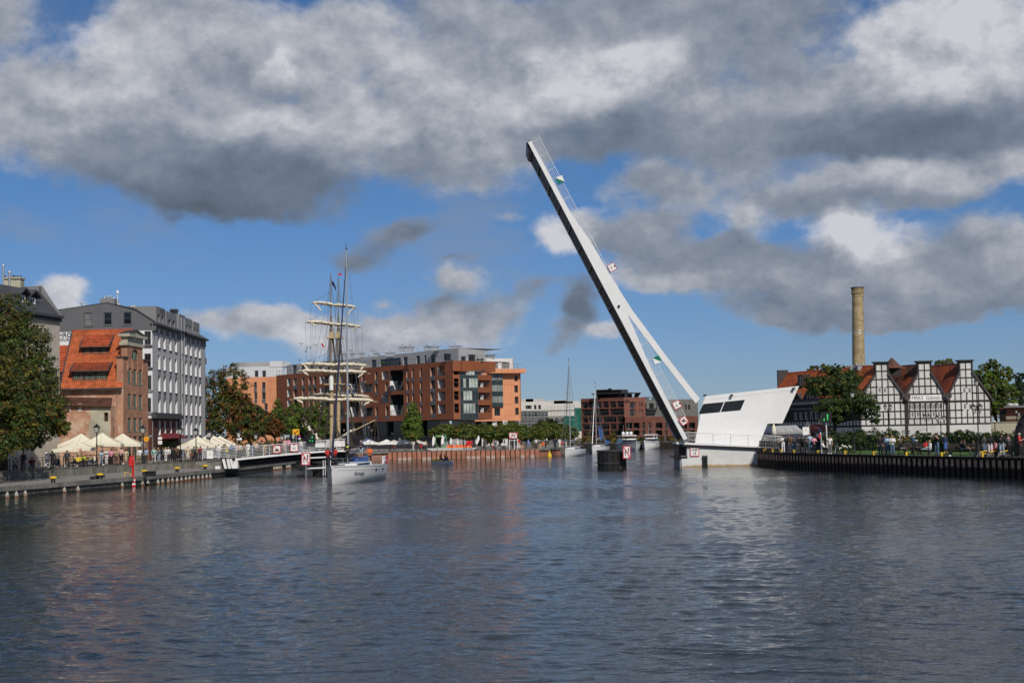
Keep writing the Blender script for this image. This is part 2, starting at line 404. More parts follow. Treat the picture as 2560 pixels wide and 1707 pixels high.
mk('hull_white', (.74, .745, .75), .25, .02, spec=.5); mk('hull_grey', (.30, .31, .32), .4, .1); mk('navy', (.010, .012, .05), .6, .2); mk('alu', (.55, .57, .59), .35, .05, metal=.7); mk('deckgrey', (.45, .45, .44), .7, .1)
mk('red', (.55, .018, .022), .45, .08); mk('pinkred', (.50, .06, .10), .5, .08); mk('yellow', (.72, .47, .02), .5, .08); mk('orange_pl', (.85, .16, .015), .45, .1); mk('green_sign', (.0, .16, .10), .4, .05); mk('blue', (.03, .085, .27), .5, .1); mk('lilac', (.19, .22, .50), .7, .08); mk('sign_white', (.80, .80, .79), .4, .02); mk('sign_yellow', (.80, .42, .03), .4, .04); mk('ochre', (.85, .40, .02), .5, .05)
mk('bark', (.075, .06, .045), .9, .35, 4, bump=.5); mk('netting', (.02, .14, .105), .9, .3, 1.2); mk('ochre_grass', (.30, .20, .05), .9, .3, 1.5); mk('pale_wall', (.50, .50, .47), .85, .12, .5)
mk('lamp_glass', (.42, .42, .40), .2, .05, spec=.5)
M['led_green'] = emit('led_green', (.02, .85, .18), .9)
LEAF = {k: leafmat('leaf_'+k, c) for k, c in dict(dark=(.045, .075, .018), mid=(.080, .120, .024), fresh=(.135, .215, .030), olive=(.125, .115, .022), ochre=(.17, .105, .020), rust=(.17, .066, .020), brown=(.095, .055, .020), deep=(.028, .052, .020), yellow=(.26, .21, .03)).items()}
# ------------------------------------------------------------------ builders shared by many things
_txt = {}
def text_geo(s, size=1., shear=0., bold=0., space=1.):
 k = (s, shear, bold, space)
 if k not in _txt:
  cu_ = bpy.data.curves.new('t', 'FONT'); cu_.body = s; cu_.align_x = 'CENTER'; cu_.align_y = 'CENTER'; cu_.shear = shear; cu_.offset = bold; cu_.resolution_u = 3; cu_.space_character = space
  ob = bpy.data.objects.new('t', cu_); COL.objects.link(ob)
  me = bpy.data.meshes.new_from_object(ob.evaluated_get(bpy.context.evaluated_depsgraph_get()))
  _txt[k] = ([v.co.copy() for v in me.vertices], [list(p.vertices) for p in me.polygons])
  bpy.data.objects.remove(ob); bpy.data.curves.remove(cu_); bpy.data.meshes.remove(me)
 vs, fs = _txt[k]
 return [v*size for v in vs], fs
def put_text(mb, s, c, ex, ey, size, mi=0, **kw):
 vs, fs = text_geo(s, size, **kw); c, ex, ey = Vector(c), Vector(ex), Vector(ey)
 return mb.mesh([c+ex*v.x+ey*v.y for v in vs], fs, mi)
def window(fac, r, depth, parent, frame='frame_grey', glass='glass', nx=2, nz=1, fw=.07, o=0, sill=None, name='window', mull=.04):
 """window frame with bars as a part, its pane as a sub-part"""
 u0_, z0, u1, z1 = r; a, b = o-depth, o-depth+.07
 k = MB()
 k.fbox(fac, u0_, u1, z0, z0+fw, a, b); k.fbox(fac, u0_, u1, z1-fw, z1, a, b)
 k.fbox(fac, u0_, u0_+fw, z0+fw, z1-fw, a, b); k.fbox(fac, u1-fw, u1, z0+fw, z1-fw, a, b)
 for i in range(1, nx):
  u = u0_+(u1-u0_)*i/nx; k.fbox(fac, u-mull/2, u+mull/2, z0+fw, z1-fw, a, b-.015)
 for i in range(1, nz):
  z = z0+(z1-z0)*i/nz; k.fbox(fac, u0_+fw, u1-fw, z-mull/2, z+mull/2, a, b-.02)
 if sill: k.fbox(fac, u0_-.05, u1+.05, z0-.12, z0, o-depth, o+sill)
 fo = k.build(name, M[frame], parent)
 MB().poly([fac.p(u0_, z0, a+.03), fac.p(u1, z0, a+.03), fac.p(u1, z1, a+.03), fac.p(u0_, z1, a+.03)]).build('pane', M[glass], fo)
 return fo
def tiles(mb, A_, B_, C_, D_, nu, nv, lift=.06, mi=0):
 """pantile field on the quad A(eave left) B(eave right) C(ridge right) D(ridge left): each tile is a shallow wave that laps over the row below"""
 A_, B_, C_, D_ = map(Vector, (A_, B_, C_, D_)); n = (B_-A_).cross(D_-A_).normalized()
 def pt(u, v): return (A_*(1-u)+B_*u)*(1-v)+(D_*(1-u)+C_*u)*v
 pr = ((0, .2), (.3, 1), (.62, .55), (.85, 0), (1, .2))
 for j in range(nv):
  v0, v1 = j/nv, (j+1.06)/nv
  for i in range(nu):
   lo = [pt((i+a)/nu, v0)+n*(lift*(.9+.5*h)+random.uniform(-.006, .006)) for a, h in pr]; hi = [pt((i+a)/nu, v1)+n*(lift*(.05+.5*h)) for a, h in pr]
   ft = [pt((i+a)/nu, v0)+n*(lift*.0) for a, h in pr]
   k = len(pr); fs = [[q, q+1, k+q+1, k+q] for q in range(k-1)]+[[2*k+q, 2*k+q+1, q+1, q] for q in range(k-1)]
   mb.mesh(lo+hi+ft, fs, mi)
 return mb
# ------------------------------------------------------------------ water: real waves, fading with distance, finer ripples as relief
def water():
 rng = np.random.default_rng(5)
 D = 18*np.exp(np.arange(0, 1120)*.0026); th = np.arange(-.44, .4401, .0018)
 DD, TH = np.meshgrid(D, th, indexing='ij')
 x, y = DD*np.tan(TH), DD
 z = np.zeros_like(x); sp = np.maximum(DD*.0027, .05)
 patch = np.zeros_like(x)
 for k in range(10):
  a = rng.uniform(0, 6.28); wl = rng.uniform(9, 40)
  patch += np.sin((x*np.cos(a)*.55+y*np.sin(a))*6.283/wl+rng.uniform(0, 6.28))
 amp = np.clip(1+.20*patch, .45, 1.7)
 for k in range(66):
  wl = .30*(1.7/.30)**rng.power(.9) if k < 60 else rng.uniform(3, 7)
  a = R(250)+rng.normal(0, .75)
  kk = 6.2832/wl; ph = rng.uniform(0, 6.28)
  s = .0112*rng.uniform(.5, 1.4)*(1.0 if wl < 3 else .28)
  fade = np.clip((wl/sp-2.2)/2.0, 0, 1)
  w1 = np.sin(kk*(x*np.cos(a)+y*np.sin(a))+ph+.9*np.sin(x*.21+k)+.9*np.sin(y*.17+2*k))
  z += fade*s/kk*(w1+.38*w1*w1)*amp
 for (xa, xb, yc, sl, a_) in ((1.6, 4.6, 28.7, -.34, .030), (1.9, 5.6, 28.0, -.30, .038), (4.4, 7.6, 29.4, -.2, .026), (-6.5, -2.0, 26.2, .1, .018), (5.0, 9.5, 31.5, -.12, .024), (-1.2, .9, 30.6, -.1, .02), (2.6, 6.2, 25.6, -.1, .030)):   # old wake crests
  q = y-(yc+sl*(x-xa)+.08*np.sin(x*3.1)); win = np.clip((x-xa)/.8, 0, 1)*np.clip((xb-x)/.8, 0, 1)
  z += a_*win*(np.exp(-(q/.16)**2)-.5*np.exp(-((q-.34)/.22)**2))
 n, m_ = x.shape
 co_ = np.stack([x, y, z], -1).reshape(-1, 3)
 i = np.arange((n-1)*m_).reshape(n-1, m_)[:, :-1].ravel()
 q = np.stack([i, i+1, i+m_+1, i+m_], -1)
 # the rest of the basin, a plain sheet just under the wave troughs
 ex = np.array([(-900, -300, -.22), (900, -300, -.22), (900, 900, -.22), (-900, 900, -.22)])
 b = len(co_); co_ = np.vstack([co_, ex]); q = np.vstack([q, [[b, b+1, b+2, b+3]]])
 me = bpy.data.meshes.new('water')
 me.vertices.add(len(co_)); me.vertices.foreach_set('co', co_.ravel())
 me.loops.add(q.size); me.loops.foreach_set('vertex_index', q.ravel().astype(np.int32))
 me.polygons.add(len(q)); me.polygons.foreach_set('loop_start', np.arange(0, q.size, 4, dtype=np.int32)); me.polygons.foreach_set('loop_total', np.full(len(q), 4, dtype=np.int32))
 me.polygons.foreach_set('use_smooth', np.ones(len(q), dtype=bool))
 me.update(calc_edges=True); me.validate()
 mt = bpy.data.materials.new('water'); mt.use_nodes = True
 t = NT(mt.node_tree); p = t.n['Principled BSDF']
 pos = t.add('ShaderNodeNewGeometry').outputs['Position']
 p.inputs['Base Color'].default_value = (.012, .019, .022, 1); p.inputs['IOR'].default_value = 1.333
 p.inputs['Roughness'].default_value = .05; p.inputs['Specular IOR Level'].default_value = .5
 pv = t.v('MULTIPLY', pos, (.60, 1.0, 0))
 h = t.m('ADD', t.noise(pv, 2.6, 4, .55), t.m('MULTIPLY', t.noise(pv, 11., 2, .5), .16))
 gust = t.step(t.noise(t.v('MULTIPLY', pos, (.012, .045, 0)), 1., 3), .38, .66, .50, 1.)   # calm streaks and wind-roughened bands
 bp = t.add('ShaderNodeBump'); t.put(bp.inputs['Strength'], gust); bp.inputs['Distance'].default_value = .088
 t.put(bp.inputs['Height'], h); t.l.new(bp.outputs[0], p.inputs['Normal'])
 me.materials.append(mt)
 o = bpy.data.objects.new('water', me); COL.objects.link(o); tag(o, kind='structure')
water()
# ------------------------------------------------------------------ land
LQ = [(-52, 40), (-38.6, 108.7), (-34.3, 128.5), (-31.8, 150.6), (-30.6, 170), (-29.6, 200), (-30.5, 229)]       # left quay edge over the water
LW = [(-62, 60), (-44.4, 124.8), (-40.3, 148), (-35.4, 161.2)]                                                      # promenade wall foot
CQ = [(-30.5, 229), (-26.5, 232), (4.1, 235), (9.6, 250), (13, 300)]                                                # centre quay edge
RQ = [(52, 48), (37.5, 105.5), (32.2, 122), (29.3, 132.5), (26.4, 146.5), (26.3, 158.4), (30, 172), (45, 300)]                 # right quay edge
Z_LOW, Z_PROM, Z_R, Z_C, Z_FAR = .87, 1.6, 1.55, 1.3, 1.35
def sheet(name, pts, z, m_):
 o = MB().tri([(p[0], p[1]) for p in pts], [], lambda a, b: Vector((a, b, z))).build(name, M[m_]); return tag(o, kind='structure')
sheet('lower_quay', [(-90, 40)]+LQ+[(-60, 229), (-90, 150)], Z_LOW, 'paving')
sheet('promenade', [(-300, 60)]+LW+[(-34.5, 161.3), (-34.3, 229), (-30.5, 229.1), (-300, 229.1)], Z_PROM, 'paving')
sheet('central_embankment', [(-320, 229.2)]+CQ[:-1]+[(13, 262), (9.0, 310), (-320, 310)], Z_C, 'paving')
sheet('right_embankment', RQ+[(400, 300), (400, 48)], Z_R, 'asphalt')
sheet('lawn', [(31.0, 133.2), (39.6, 107), (70, 107), (70, 150), (32, 150)], Z_R+.006, 'grass')
sheet('ground', [(-2500, 310.2), (9, 310.2), (13, 302), (13, 300.2), (45.2, 300.2), (2500, 300.2), (2500, 4500), (-2500, 4500)], Z_FAR, 'far_ground')
def wall_strip(mb, line, z0, z1, mi=0, thick=.35, cap=None):
 for (a, b) in zip(line, line[1:]):
  f = Fac(a, b); mb.fbox(f, 0, f.L, z0, z1, -thick, 0, mi)
# left quay wall: capping beam, face, white-tipped fender piles
t = thing('quay_wall', 'low weathered concrete quay wall along the left bank below the promenade', 'quay wall', (-34.3, 128.5, 0))
k = MB(); wall_strip(k, LQ, -.6, Z_LOW-.34); k.build('face', M['quay_face'], t)
for a, b in zip(LQ, LQ[1:]):
 f = Fac(a, b); n_ = max(1, round(f.L/6))
 for i in range(n_):
  k = MB(); k.fbox(f, f.L*i/n_+.012, f.L*(i+1)/n_-.012, Z_LOW-.34, Z_LOW+.02, -.8, .16); k.build('coping_stone', M['concrete'], t)
def fender(px, D, s=1.):
 p = at(px, 1180, D); k = MB()
 d = Vector((.97, -.22, 0)); e = Vector((.22, .97, 0))
 base = Vector((p.x, D, 0))
 k.hexa([base+d*.02-e*.10+Vector((0, 0, -.2)), base+d*.34-e*.13+Vector((0, 0, -.2)), base+d*.34+e*.13+Vector((0, 0, -.2)), base+d*.02+e*.10+Vector((0, 0, -.2))],
   [base+d*.02-e*.06+Vector((0, 0, .50)), base+d*.12-e*.05+Vector((0, 0, .52)), base+d*.12+e*.05+Vector((0, 0, .52)), base+d*.02+e*.06+Vector((0, 0, .50))])
 return k
mk('fender', (.52, .50, .46), .8, .2, 3, dirt=(.16, (.16, .07, .03)))
def edgeX(line, y):
 for (a, b) in zip(line, line[1:]):
  if min(a[1], b[1]) <= y <= max(a[1], b[1]): return a[0]+(b[0]-a[0])*(y-a[1])/(b[1]-a[1])
def edge_at(line, px, py=1190):
 """where the sight line through photo column px meets a plan polyline"""
 d = ray(px, py); g = d.x/d.y; best = None
 for (a, b) in zip(line, line[1:]):
  den = (b[0]-a[0])-g*(b[1]-a[1])
  if abs(den) < 1e-9: continue
  s = (g*a[1]-a[0])/den
  if -1e-6 <= s <= 1.000001:
   y = a[1]+(b[1]-a[1])*s
   if best is None or y < best: best = y
 return best
for px in (15, 38, 60, 158, 192, 303, 354, 367, 392, 404, 418, 428, 440, 451, 462, 471, 482, 493, 504, 514, 523, 683, 688, 692, 697, 701, 715, 719, 723):
 D = edge_at(LQ, px)
 if D: fender(px, D).build('fender_pile', M['fender'], t)
# promenade retaining wall
k = MB(); wall_strip(k, LW, Z_LOW-.02, Z_PROM-.08)
o = k.build('promenade_wall', M['promwall']); tag(o, 'pale stained retaining wall under the left promenade railing', 'retaining wall')
k = MB(); wall_strip(k, LW, Z_PROM-.08, Z_PROM+.05, thick=.55); k.build('coping', M['quay_face'], o)
# steps between promenade and lower quay, left of the footbridge
t = thing('stone_steps', 'pale stone steps leading down from the promenade left of the footbridge', 'steps', at(505, 1165, 161))
for i in range(4):
 k = MB(); k.box(X(492, 161), X(548, 161), 160.4-.34*i, 161.2, Z_LOW+.005+.18*(3-i), Z_LOW+.18*(4-i)); k.build('step', M['concrete'], t)
# centre quay: smooth stretch with two rhombic openings, then panels between dark piles
RQR = RQ[::-1]
mk('panel_red', (.36, .155, .10), .85, .2, 1.1, dirt=(.10, (.20, .14, .11)), bump=.2); mk('panel_red2', (.39, .175, .118), .85, .2, 1.4, dirt=(.34, (.46, .36, .31)), bump=.2)
t = thing('embankment_wall', 'brick red panelled embankment wall below the central terraces', 'embankment wall', (-10, 232, 0))
fq = Fac(CQ[1], CQ[2]); fq0 = Fac(CQ[0], CQ[1])
k = MB(); k.fbox(fq0, 0, fq0.L, -.6, Z_C-.22, -.4, 0); k.fbox(fq, -.2, fq.L, -.6, Z_C-.2, -.5, -.14); k.build('backing', M['rust_and_shade'], t)
k = MB(); u_a = fq.uz(968, 1140)[0]
def rh(px):
 u = fq.uz(px, 1136)[0]; return [(u-.16, .55), (u, .18), (u+.16, .55), (u, .95)]
k.tri([(-.1, -.5), (u_a, -.5), (u_a, Z_C-.26), (-.1, Z_C-.26)], [rh(959), rh(992)] if u_a > fq.uz(992, 1136)[0] else [rh(959)], lambda u, z: fq.p(u, z, .02)); k.build('smooth_panel', M['panel_red'], t)
k = MB(); k.fbox(fq, -.3, u_a, Z_C-.22, Z_C+.02, -.6, .28); k.fbox(fq0, -.1, fq0.L, Z_C-.22, Z_C+.02, -.6, .2); k.build('coping', M['concrete'], t)
us = [fq.uz(968+12.3*i, 1140)[0] for i in range(31)]
us = [u for u in us if u < fq.L-.1]+[fq.L]
for a, b in zip(us, us[1:]):
 k = MB(); k.fbox(fq, a+.10, b-.06, -.5, Z_C-.04, -.13, .03+random.uniform(-.015, .015)); k.build('panel', M[random.choice(['panel_red', 'panel_red', 'panel_red2'])], t)
 MB().fbox(fq, a-.03, a+.07, -.5, Z_C-.08, -.12, .10).build('pile', M['rust_and_shade'], t)
f2 = Fac(CQ[2], CQ[3]); f3 = Fac(CQ[3], CQ[4])
for i in range(26):
 k = MB(); k.fbox(f2, f2.L*i/26+.05, f2.L*(i+1)/26-.03, -.5, Z_C-.42, -.2, 0); k.build('panel', M['panel_red'], t)
k = MB(); k.fbox(f2, 0, f2.L, Z_C-.30, Z_C-.02, -.5, .18); k.fbox(f2, 0, f2.L, -.5, Z_C-.3, -.5, -.2); k.fbox(f3, 0, f3.L, -.5, Z_C, -.4, 0); k.build('capping_beam', M['concrete'], t)
# right quay: sheet piling with rusty pans and a dark capping beam
t = thing('sheet_pile_wall', 'rusty brown sheet pile wall holding up the right quay', 'sheet pile wall', (29.3, 132.5, 0))
k = MB(); wall_strip(k, RQ[::-1], Z_R-.16, Z_R+.04, thick=.6); k.build('capping_beam', M['rust_and_shade'], t)
k = MB(); wall_strip(k, RQ[5:][::-1], -.5, Z_R-.17); wall_strip(k, [(12.8, 300), (45.2, 300)], -.5, Z_FAR-.02); k.build('return_wall', M['rust_and_shade'], t)
cnt = 0
for a, b in zip(RQ[:5], RQ[1:6]):
 f = Fac(b, a); n_ = max(1, round(f.L/.74)); w_ = f.L/n_
 for i in range(n_):
  u = i*w_; k = MB()
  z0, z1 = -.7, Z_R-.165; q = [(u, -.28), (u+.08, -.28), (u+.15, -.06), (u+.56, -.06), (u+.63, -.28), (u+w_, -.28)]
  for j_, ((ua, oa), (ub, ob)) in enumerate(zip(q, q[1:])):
   k.poly([f.p(ua, z0, oa), f.p(ub, z0, ob), f.p(ub, z1, ob), f.p(ua, z1, oa)], 0 if j_ == 2 else 1)  # pans pale, webs and recesses near black: lit and shaded strips as colour
  k.build('sheet_pile', [M[random.choice(['rust', 'rust2', 'rust'])], M['rust_and_shade']], t)
# depth gauge strip and ladder light on the sheet piling
fg = Fac(RQ[1], RQ[2])
t = thing('depth_gauge', 'thin black and white depth gauge strip on the right sheet pile wall', 'gauge', atz(2377, 1145, 1.3))
p0 = atz(2378, 1145, 1.4); d_ = Vector((-.95, -.30, 0)).normalized()
k = MB(); k.obox((p0.x-.12, p0.y-.05, .75), (.05, .016, 0), (.0, .02, 0), (0, 0, .72)); k.build('strip', M['black'], t)
for i in range(7):
 k = MB(); k.obox((p0.x-.13, p0.y-.09, .15+.2*i), (.035, .01, 0), (0, .01, 0), (0, 0, .035)); k.build('mark', M['lamp_glass'], t)
k = MB(); k.box(p0.x-.2, p0.x-.04, p0.y-.12, p0.y, 1.5, 1.66); k.build('marker_block', M['white'], t)
# ------------------------------------------------------------------ the old beige house at the left edge
t = thing('town_house', 'beige old town house with dark mansard roof behind the chestnut tree at left edge', 'house', (-48, 150, Z_PROM))
fa = Fac((-55.5, 117), (-48.1, 152.8)); fb = Fac((-48.1, 152.8), (-58, 154.8))
ze = 17.3
rects = [fa.rect(a, 812, b, 850) for a, b in ((91, 99), (108, 113))]+[fa.rect(108, 880, 113, 915)]
k = MB(); k.wall(fa, [(0, Z_PROM), (fa.L, Z_PROM), (fa.L, ze), (0, ze)], rects, .25); k.fbox(fb, 0, fb.L, Z_PROM, ze, -.3, 0); k.build('wall', M['stucco'], t)
for r in rects: window(fa, r, .2, t, 'frame_white', 'glass', 2, 2)
k = MB(); zt = 20.2
for a, b in ((0, 1),):
 e0, e1 = fa.p(-1, ze, .35), fa.p(fa.L, ze, .35); t0, t1 = fa.p(-1, zt, -2.2), fa.p(fa.L, zt, -2.2)
 k.poly([e0, e1, t1, t0]); k.poly([t0, t1, fa.p(fa.L, zt+.3, -9), fa.p(-1, zt+.3, -9)]); k.poly([e1, fa.p(fa.L, ze, -9), fa.p(fa.L, zt+.3, -9), t1])
k.build('roof', M['gr_sill'], t)
k = MB(); k.fbox(fa, fa.L-.25, fa.L+.05, ze+.1, zt+.55, -6, -2.0); k.hexa([fa.p(fa.L-.25, ze+.1, .3), fa.p(fa.L+.05, ze+.1, .3), fa.p(fa.L+.05, ze+.1, -2.2), fa.p(fa.L-.25, ze+.1, -2.2)], [fa.p(fa.L-.25, zt+.5, -2.0), fa.p(fa.L+.05, zt+.5, -2.0), fa.p(fa.L+.05, zt+.5, -2.3), fa.p(fa.L-.25, zt+.5, -2.3)]); k.build('fire_wall', M['gr_mid'], t)
k = MB(); k.fbox(fa, 0, fa.L+.1, ze-.1, ze+.16, 0, .5)
for i in range(70): k.fbox(fa, fa.L-.3*i-.16, fa.L-.3*i, ze-.5, ze-.1, .002, .28)
k.build('cornice', M['gr_sill'], t)
for l, r, tp, bt in ((64, 78, 738, 768), (88, 103, 744, 770)):
 u0_, z0, u1, z1 = fa.rect(l, tp, r, bt)
 k = MB(); k.fbox(fa, u0_-.15, u1+.15, z0-.3, z1+.1, -3, -.75); d = k.build('dormer', M['stucco'], t)
 window(fa, (u0_, z0, u1, z1), .72, d, 'frame_white', 'glass', 2, 2, fw=.14, mull=.12)
 k = MB(); um = (u0_+u1)/2
 k.prism([fa.p(u0_-.5, z1, -.2), fa.p(um, z1+.65, -.2), fa.p(u1+.5, z1, -.2), fa.p(u1+.5, z1+.15, -.2), fa.p(um, z1+.85, -.2), fa.p(u0_-.5, z1+.15, -.2)], fa.n*-3.2); k.build('dormer_roof', M['gr_sill'], t)
p = at(31, 705, 150)
k = MB(); k.box(X(11, 149, 700), X(51, 149, 700), 149, 150.2, 19.8, Z(30, 694, 149)); k.box(X(9, 149, 700), X(53, 149, 700), 148.85, 150.35, Z(30, 697, 149), Z(30, 693, 149)); c = k.build('chimney', M['plaster'], t)
for px, yt, r in ((8, 665, .10), (24, 682, .13)):
 k = MB(); k.tube(at(px, 722, 148.7), at(px, yt, 148.7), r, n=8); k.lathe(at(px, yt, 148.7), [(r*1.5, 0), (r*1.5, .12), (0, .25)], 8); k.build('flue_pipe', M['galv'], t)
for px in (13, 32, 37, 44, 51):
 k = MB(); k.tube(at(px, 695, 149.5), at(px, 689, 149.5), .10, n=6); k.build('chimney_pot', M['dark_steel'], t)
# ------------------------------------------------------------------ brick gabled house
XL, XR = -50.2, -43.3
t = thing('brick_house', 'old brick house with orange tiled roof and tall stepped gable', 'house', (-46, 164, Z_PROM))
ff = Fac((XL, 160), (XR, 160)); fr = Fac((XR, 160), (-42.72, 168.6)); zE, zR, yR = 9.9, 16.65, 164.3
k = MB(); k.wall(ff, [(0, Z_PROM), (ff.L, Z_PROM), (ff.L, zE+.1), (0, zE+.1)], [], .1)
k.box(XL, XL+.3, 160.01, 168.4, Z_PROM, zE+.1); k.poly([(XL, 159.9, zE), (XL, 168.5, zE), (XL, yR, zR)]); k.build('front_wall', M['brick_pale'], t)
def pz(px, py): return fr.uz(px, py)
zs = pz(306, 894)[1]; uL = pz(318.5, 894)[0]; uR = pz(356.5, 894)[0]; zc = pz(337, 866)[1]; za = pz(337, 828)[1]
q = lambda l, tp, r, b: fr.rect(280+l/6.03, 860+tp/6.03, 280+r/6.03, 860+b/6.03)
wr = [q(238, 365, 290, 585), q(318, 377, 372, 600), q(403, 388, 455, 612), q(239, 745, 293, 955), q(320, 752, 374, 962), q(404, 765, 456, 972), q(238, 1105, 293, 1312), q(324, 1108, 377, 1314), q(406, 1108, 457, 1312)]
gd = [(a, 1.65, b, 4.6) for a, b in ((wr[6][0]-.15, wr[6][2]+.15), (wr[7][0]-.1, wr[7][2]+.1), (wr[8][0]-.1, wr[8][2]+.2))]
ua, ub = pz(280+297/6.03, 900)[0], pz(280+396/6.03, 900)[0]; zb, zt = pz(343, 860+245/6.03)[1], pz(343, 860+82/6.03)[1]
arch = [(ua, zb), (ub, zb)]+[((ua+ub)/2+(ub-ua)/2*math.cos(th), zb+(zt-zb)*(.25+.75*math.sin(th)**.8)) for th in np.linspace(0.02, math.pi-.02, 9)]
out = [(0, Z_PROM), (fr.L, Z_PROM), (fr.L, zs), (uR, zs), (uR, zc), (uL, zc), (uL, zs), (0, zs)]
k = MB(); k.wall(fr, out, wr+gd, .22)
n0_ = len(k.f)
k2 = MB(); k2.tri(out, [[(a, b), (c, b), (c, d), (a, d)] for a, b, c, d in wr+gd]+[arch], lambda u, z: fr.p(u, z, 0))
for i in range(len(arch)):
 a, b = arch[i], arch[(i+1) % len(arch)]; k2.poly([fr.p(*a, 0), fr.p(*b, 0), fr.p(*b, -.22), fr.p(*a, -.22)])
for h in [[(a, b), (c, b), (c, d), (a, d)] for a, b, c, d in wr+gd]:
 for i in range(4):
  (a, b), (c, d) = h[i], h[(i+1) % 4]; k2.poly([fr.p(a, b, 0), fr.p(c, d, 0), fr.p(c, d, -.22), fr.p(a, b, -.22)])
# parapet thickness of the gable, seen from the front
for (u, z0, z1) in ((0, zE-1.2, zs), (uL, zs, zc)):
 k2.poly([fr.p(u, z0, 0), fr.p(u, z1, 0), fr.p(u, z1, -.75), fr.p(u, z0, -.75)])
for a, b, z in ((0, uL, zs), (uL, uR, zc), (uR, fr.L, zs)): k2.poly([fr.p(a, z, 0), fr.p(b, z, 0), fr.p(b, z, -.75), fr.p(a, z, -.75)])
k2.poly([fr.p(0, zE-1.2, -.75), fr.p(fr.L, zE-1.2, -.75), fr.p(fr.L, zs, -.75), fr.p(0, zs, -.75)])
# brick lesenes and string courses
for u in (uL+.05, (wr[0][2]+wr[1][0])/2, (wr[1][2]+wr[2][0])/2, uR-.05):
 k2.fbox(fr, u-.13, u+.13, zs-1.4, zs+.05, .003, .10)
k2.build('gable_wall', M['brick'], t)
k = MB(); zp = pz(337, 850)[1]
k.fbox(fr, uL-.35, uR+.35, zc, zc+.35, -.8, .14); k.fbox(fr, uL-.1, uR+.1, zc+.35, zp+.25, -.7, .06); k.fbox(fr, uL-.5, uR+.5, zp+.25, zp+.55, -.9, .42)
k.prism([fr.p(uL-.15, zp+.552, .1), fr.p(uR+.15, zp+.552, .1), fr.p((uL+uR)/2, za, .1)], fr.n*-.8); k.build('pediment', M['plaster'], t)
k = MB()
for a, b in (((uL-.25, zp+.56), ((uL+uR)/2, za+.04)), (((uL+uR)/2, za+.04), (uR+.25, zp+.56))):
 k = MB(); k.hexa([fr.p(a[0], a[1], .25), fr.p(b[0], b[1], .25), fr.p(b[0], b[1], -.8), fr.p(a[0], a[1], -.8)], [fr.p(a[0], a[1]+.14, .25), fr.p(b[0], b[1]+.14, .25), fr.p(b[0], b[1]+.14, -.8), fr.p(a[0], a[1]+.14, -.8)]); k.build('coping', M['lead'], t)
for a, b in ((-.1, uL-.02), (uR+.02, fr.L+.1)): MB().fbox(fr, a, b, zs+.003, zs+.18, -.85, .14).build('coping', M['lead'], t)
for r in wr: window(fr, r, .16, t, 'frame_green', 'glass_green', 2, 4, fw=.09, sill=.03)
for r in gd: window(fr, r, .16, t, 'frame_green', 'glass_dark', 2, 3, fw=.12, name='door')
k = MB(); k.tri(arch, [], lambda u, z: fr.p(u, z, -.17)); aw = k.build('arched_window', M['glass_green'], t)
k = MB(); um = (ua+ub)/2; k.fbox(fr, um-.05, um+.05, zb, zt-.1, -.165, -.1); k.fbox(fr, ua, ub, zb, zb+.14, -.165, .03)
for th in (.5, 1., 2.1, 2.6): k.tube(fr.p(um, zb+.1, -.14), fr.p(um+math.cos(th)*(ub-ua)*.45, zb+.1+math.sin(th)*(zt-zb)*.7, -.14), .03, n=4)
k.build('mullion', M['frame_green'], aw)
# roof: rows of pantiles
n = Vector((0, -(zR-zE), yR-159.6)).normalized()
k = MB(); k.poly([(XL, 159.6, zE), (XR-.05, 159.6, zE), (XR-.05, yR, zR), (XL, yR, zR)]); k.poly([(XL, yR, zR), (XR-.05, yR, zR), (XR-.05, 169, zE), (XL, 169, zE)]); rf = k.build('roof', M['tile'], t)
k = MB(); tiles(k, (XL, 159.58, zE), (XR-.06, 159.58, zE), (XR-.06, yR, zR), (XL, yR, zR), 32, 27, .09); k.build('pantiles', M['tile'], rf, kind='stuff')
k = MB(); k.tube((XL-.05, yR, zR+.05), (XR, yR, zR+.05), .13, n=8); k.build('ridge', M['tile_mid'], t)
k = MB(); k.obox(((XL+XR)/2-.1, 159.5, zE-.02), ((XR-XL)/2+.1, 0, 0), (0, .16, 0), (0, 0, .10)); k.build('gutter', M['lead'], t)
k = MB(); k.hexa([(XL-.14, 159.55, zE-.05), (XL+.02, 159.55, zE-.05), (XL+.02, yR, zR-.05), (XL-.14, yR, zR-.05)], [(XL-.14, 159.55, zE+.16), (XL+.02, 159.55, zE+.16), (XL+.02, yR, zR+.16), (XL-.14, yR, zR+.16)]); k.build('verge', M['lead'], t)
def rt(y): return (y-159.6)/(yR-159.6)*(zR-zE)+zE
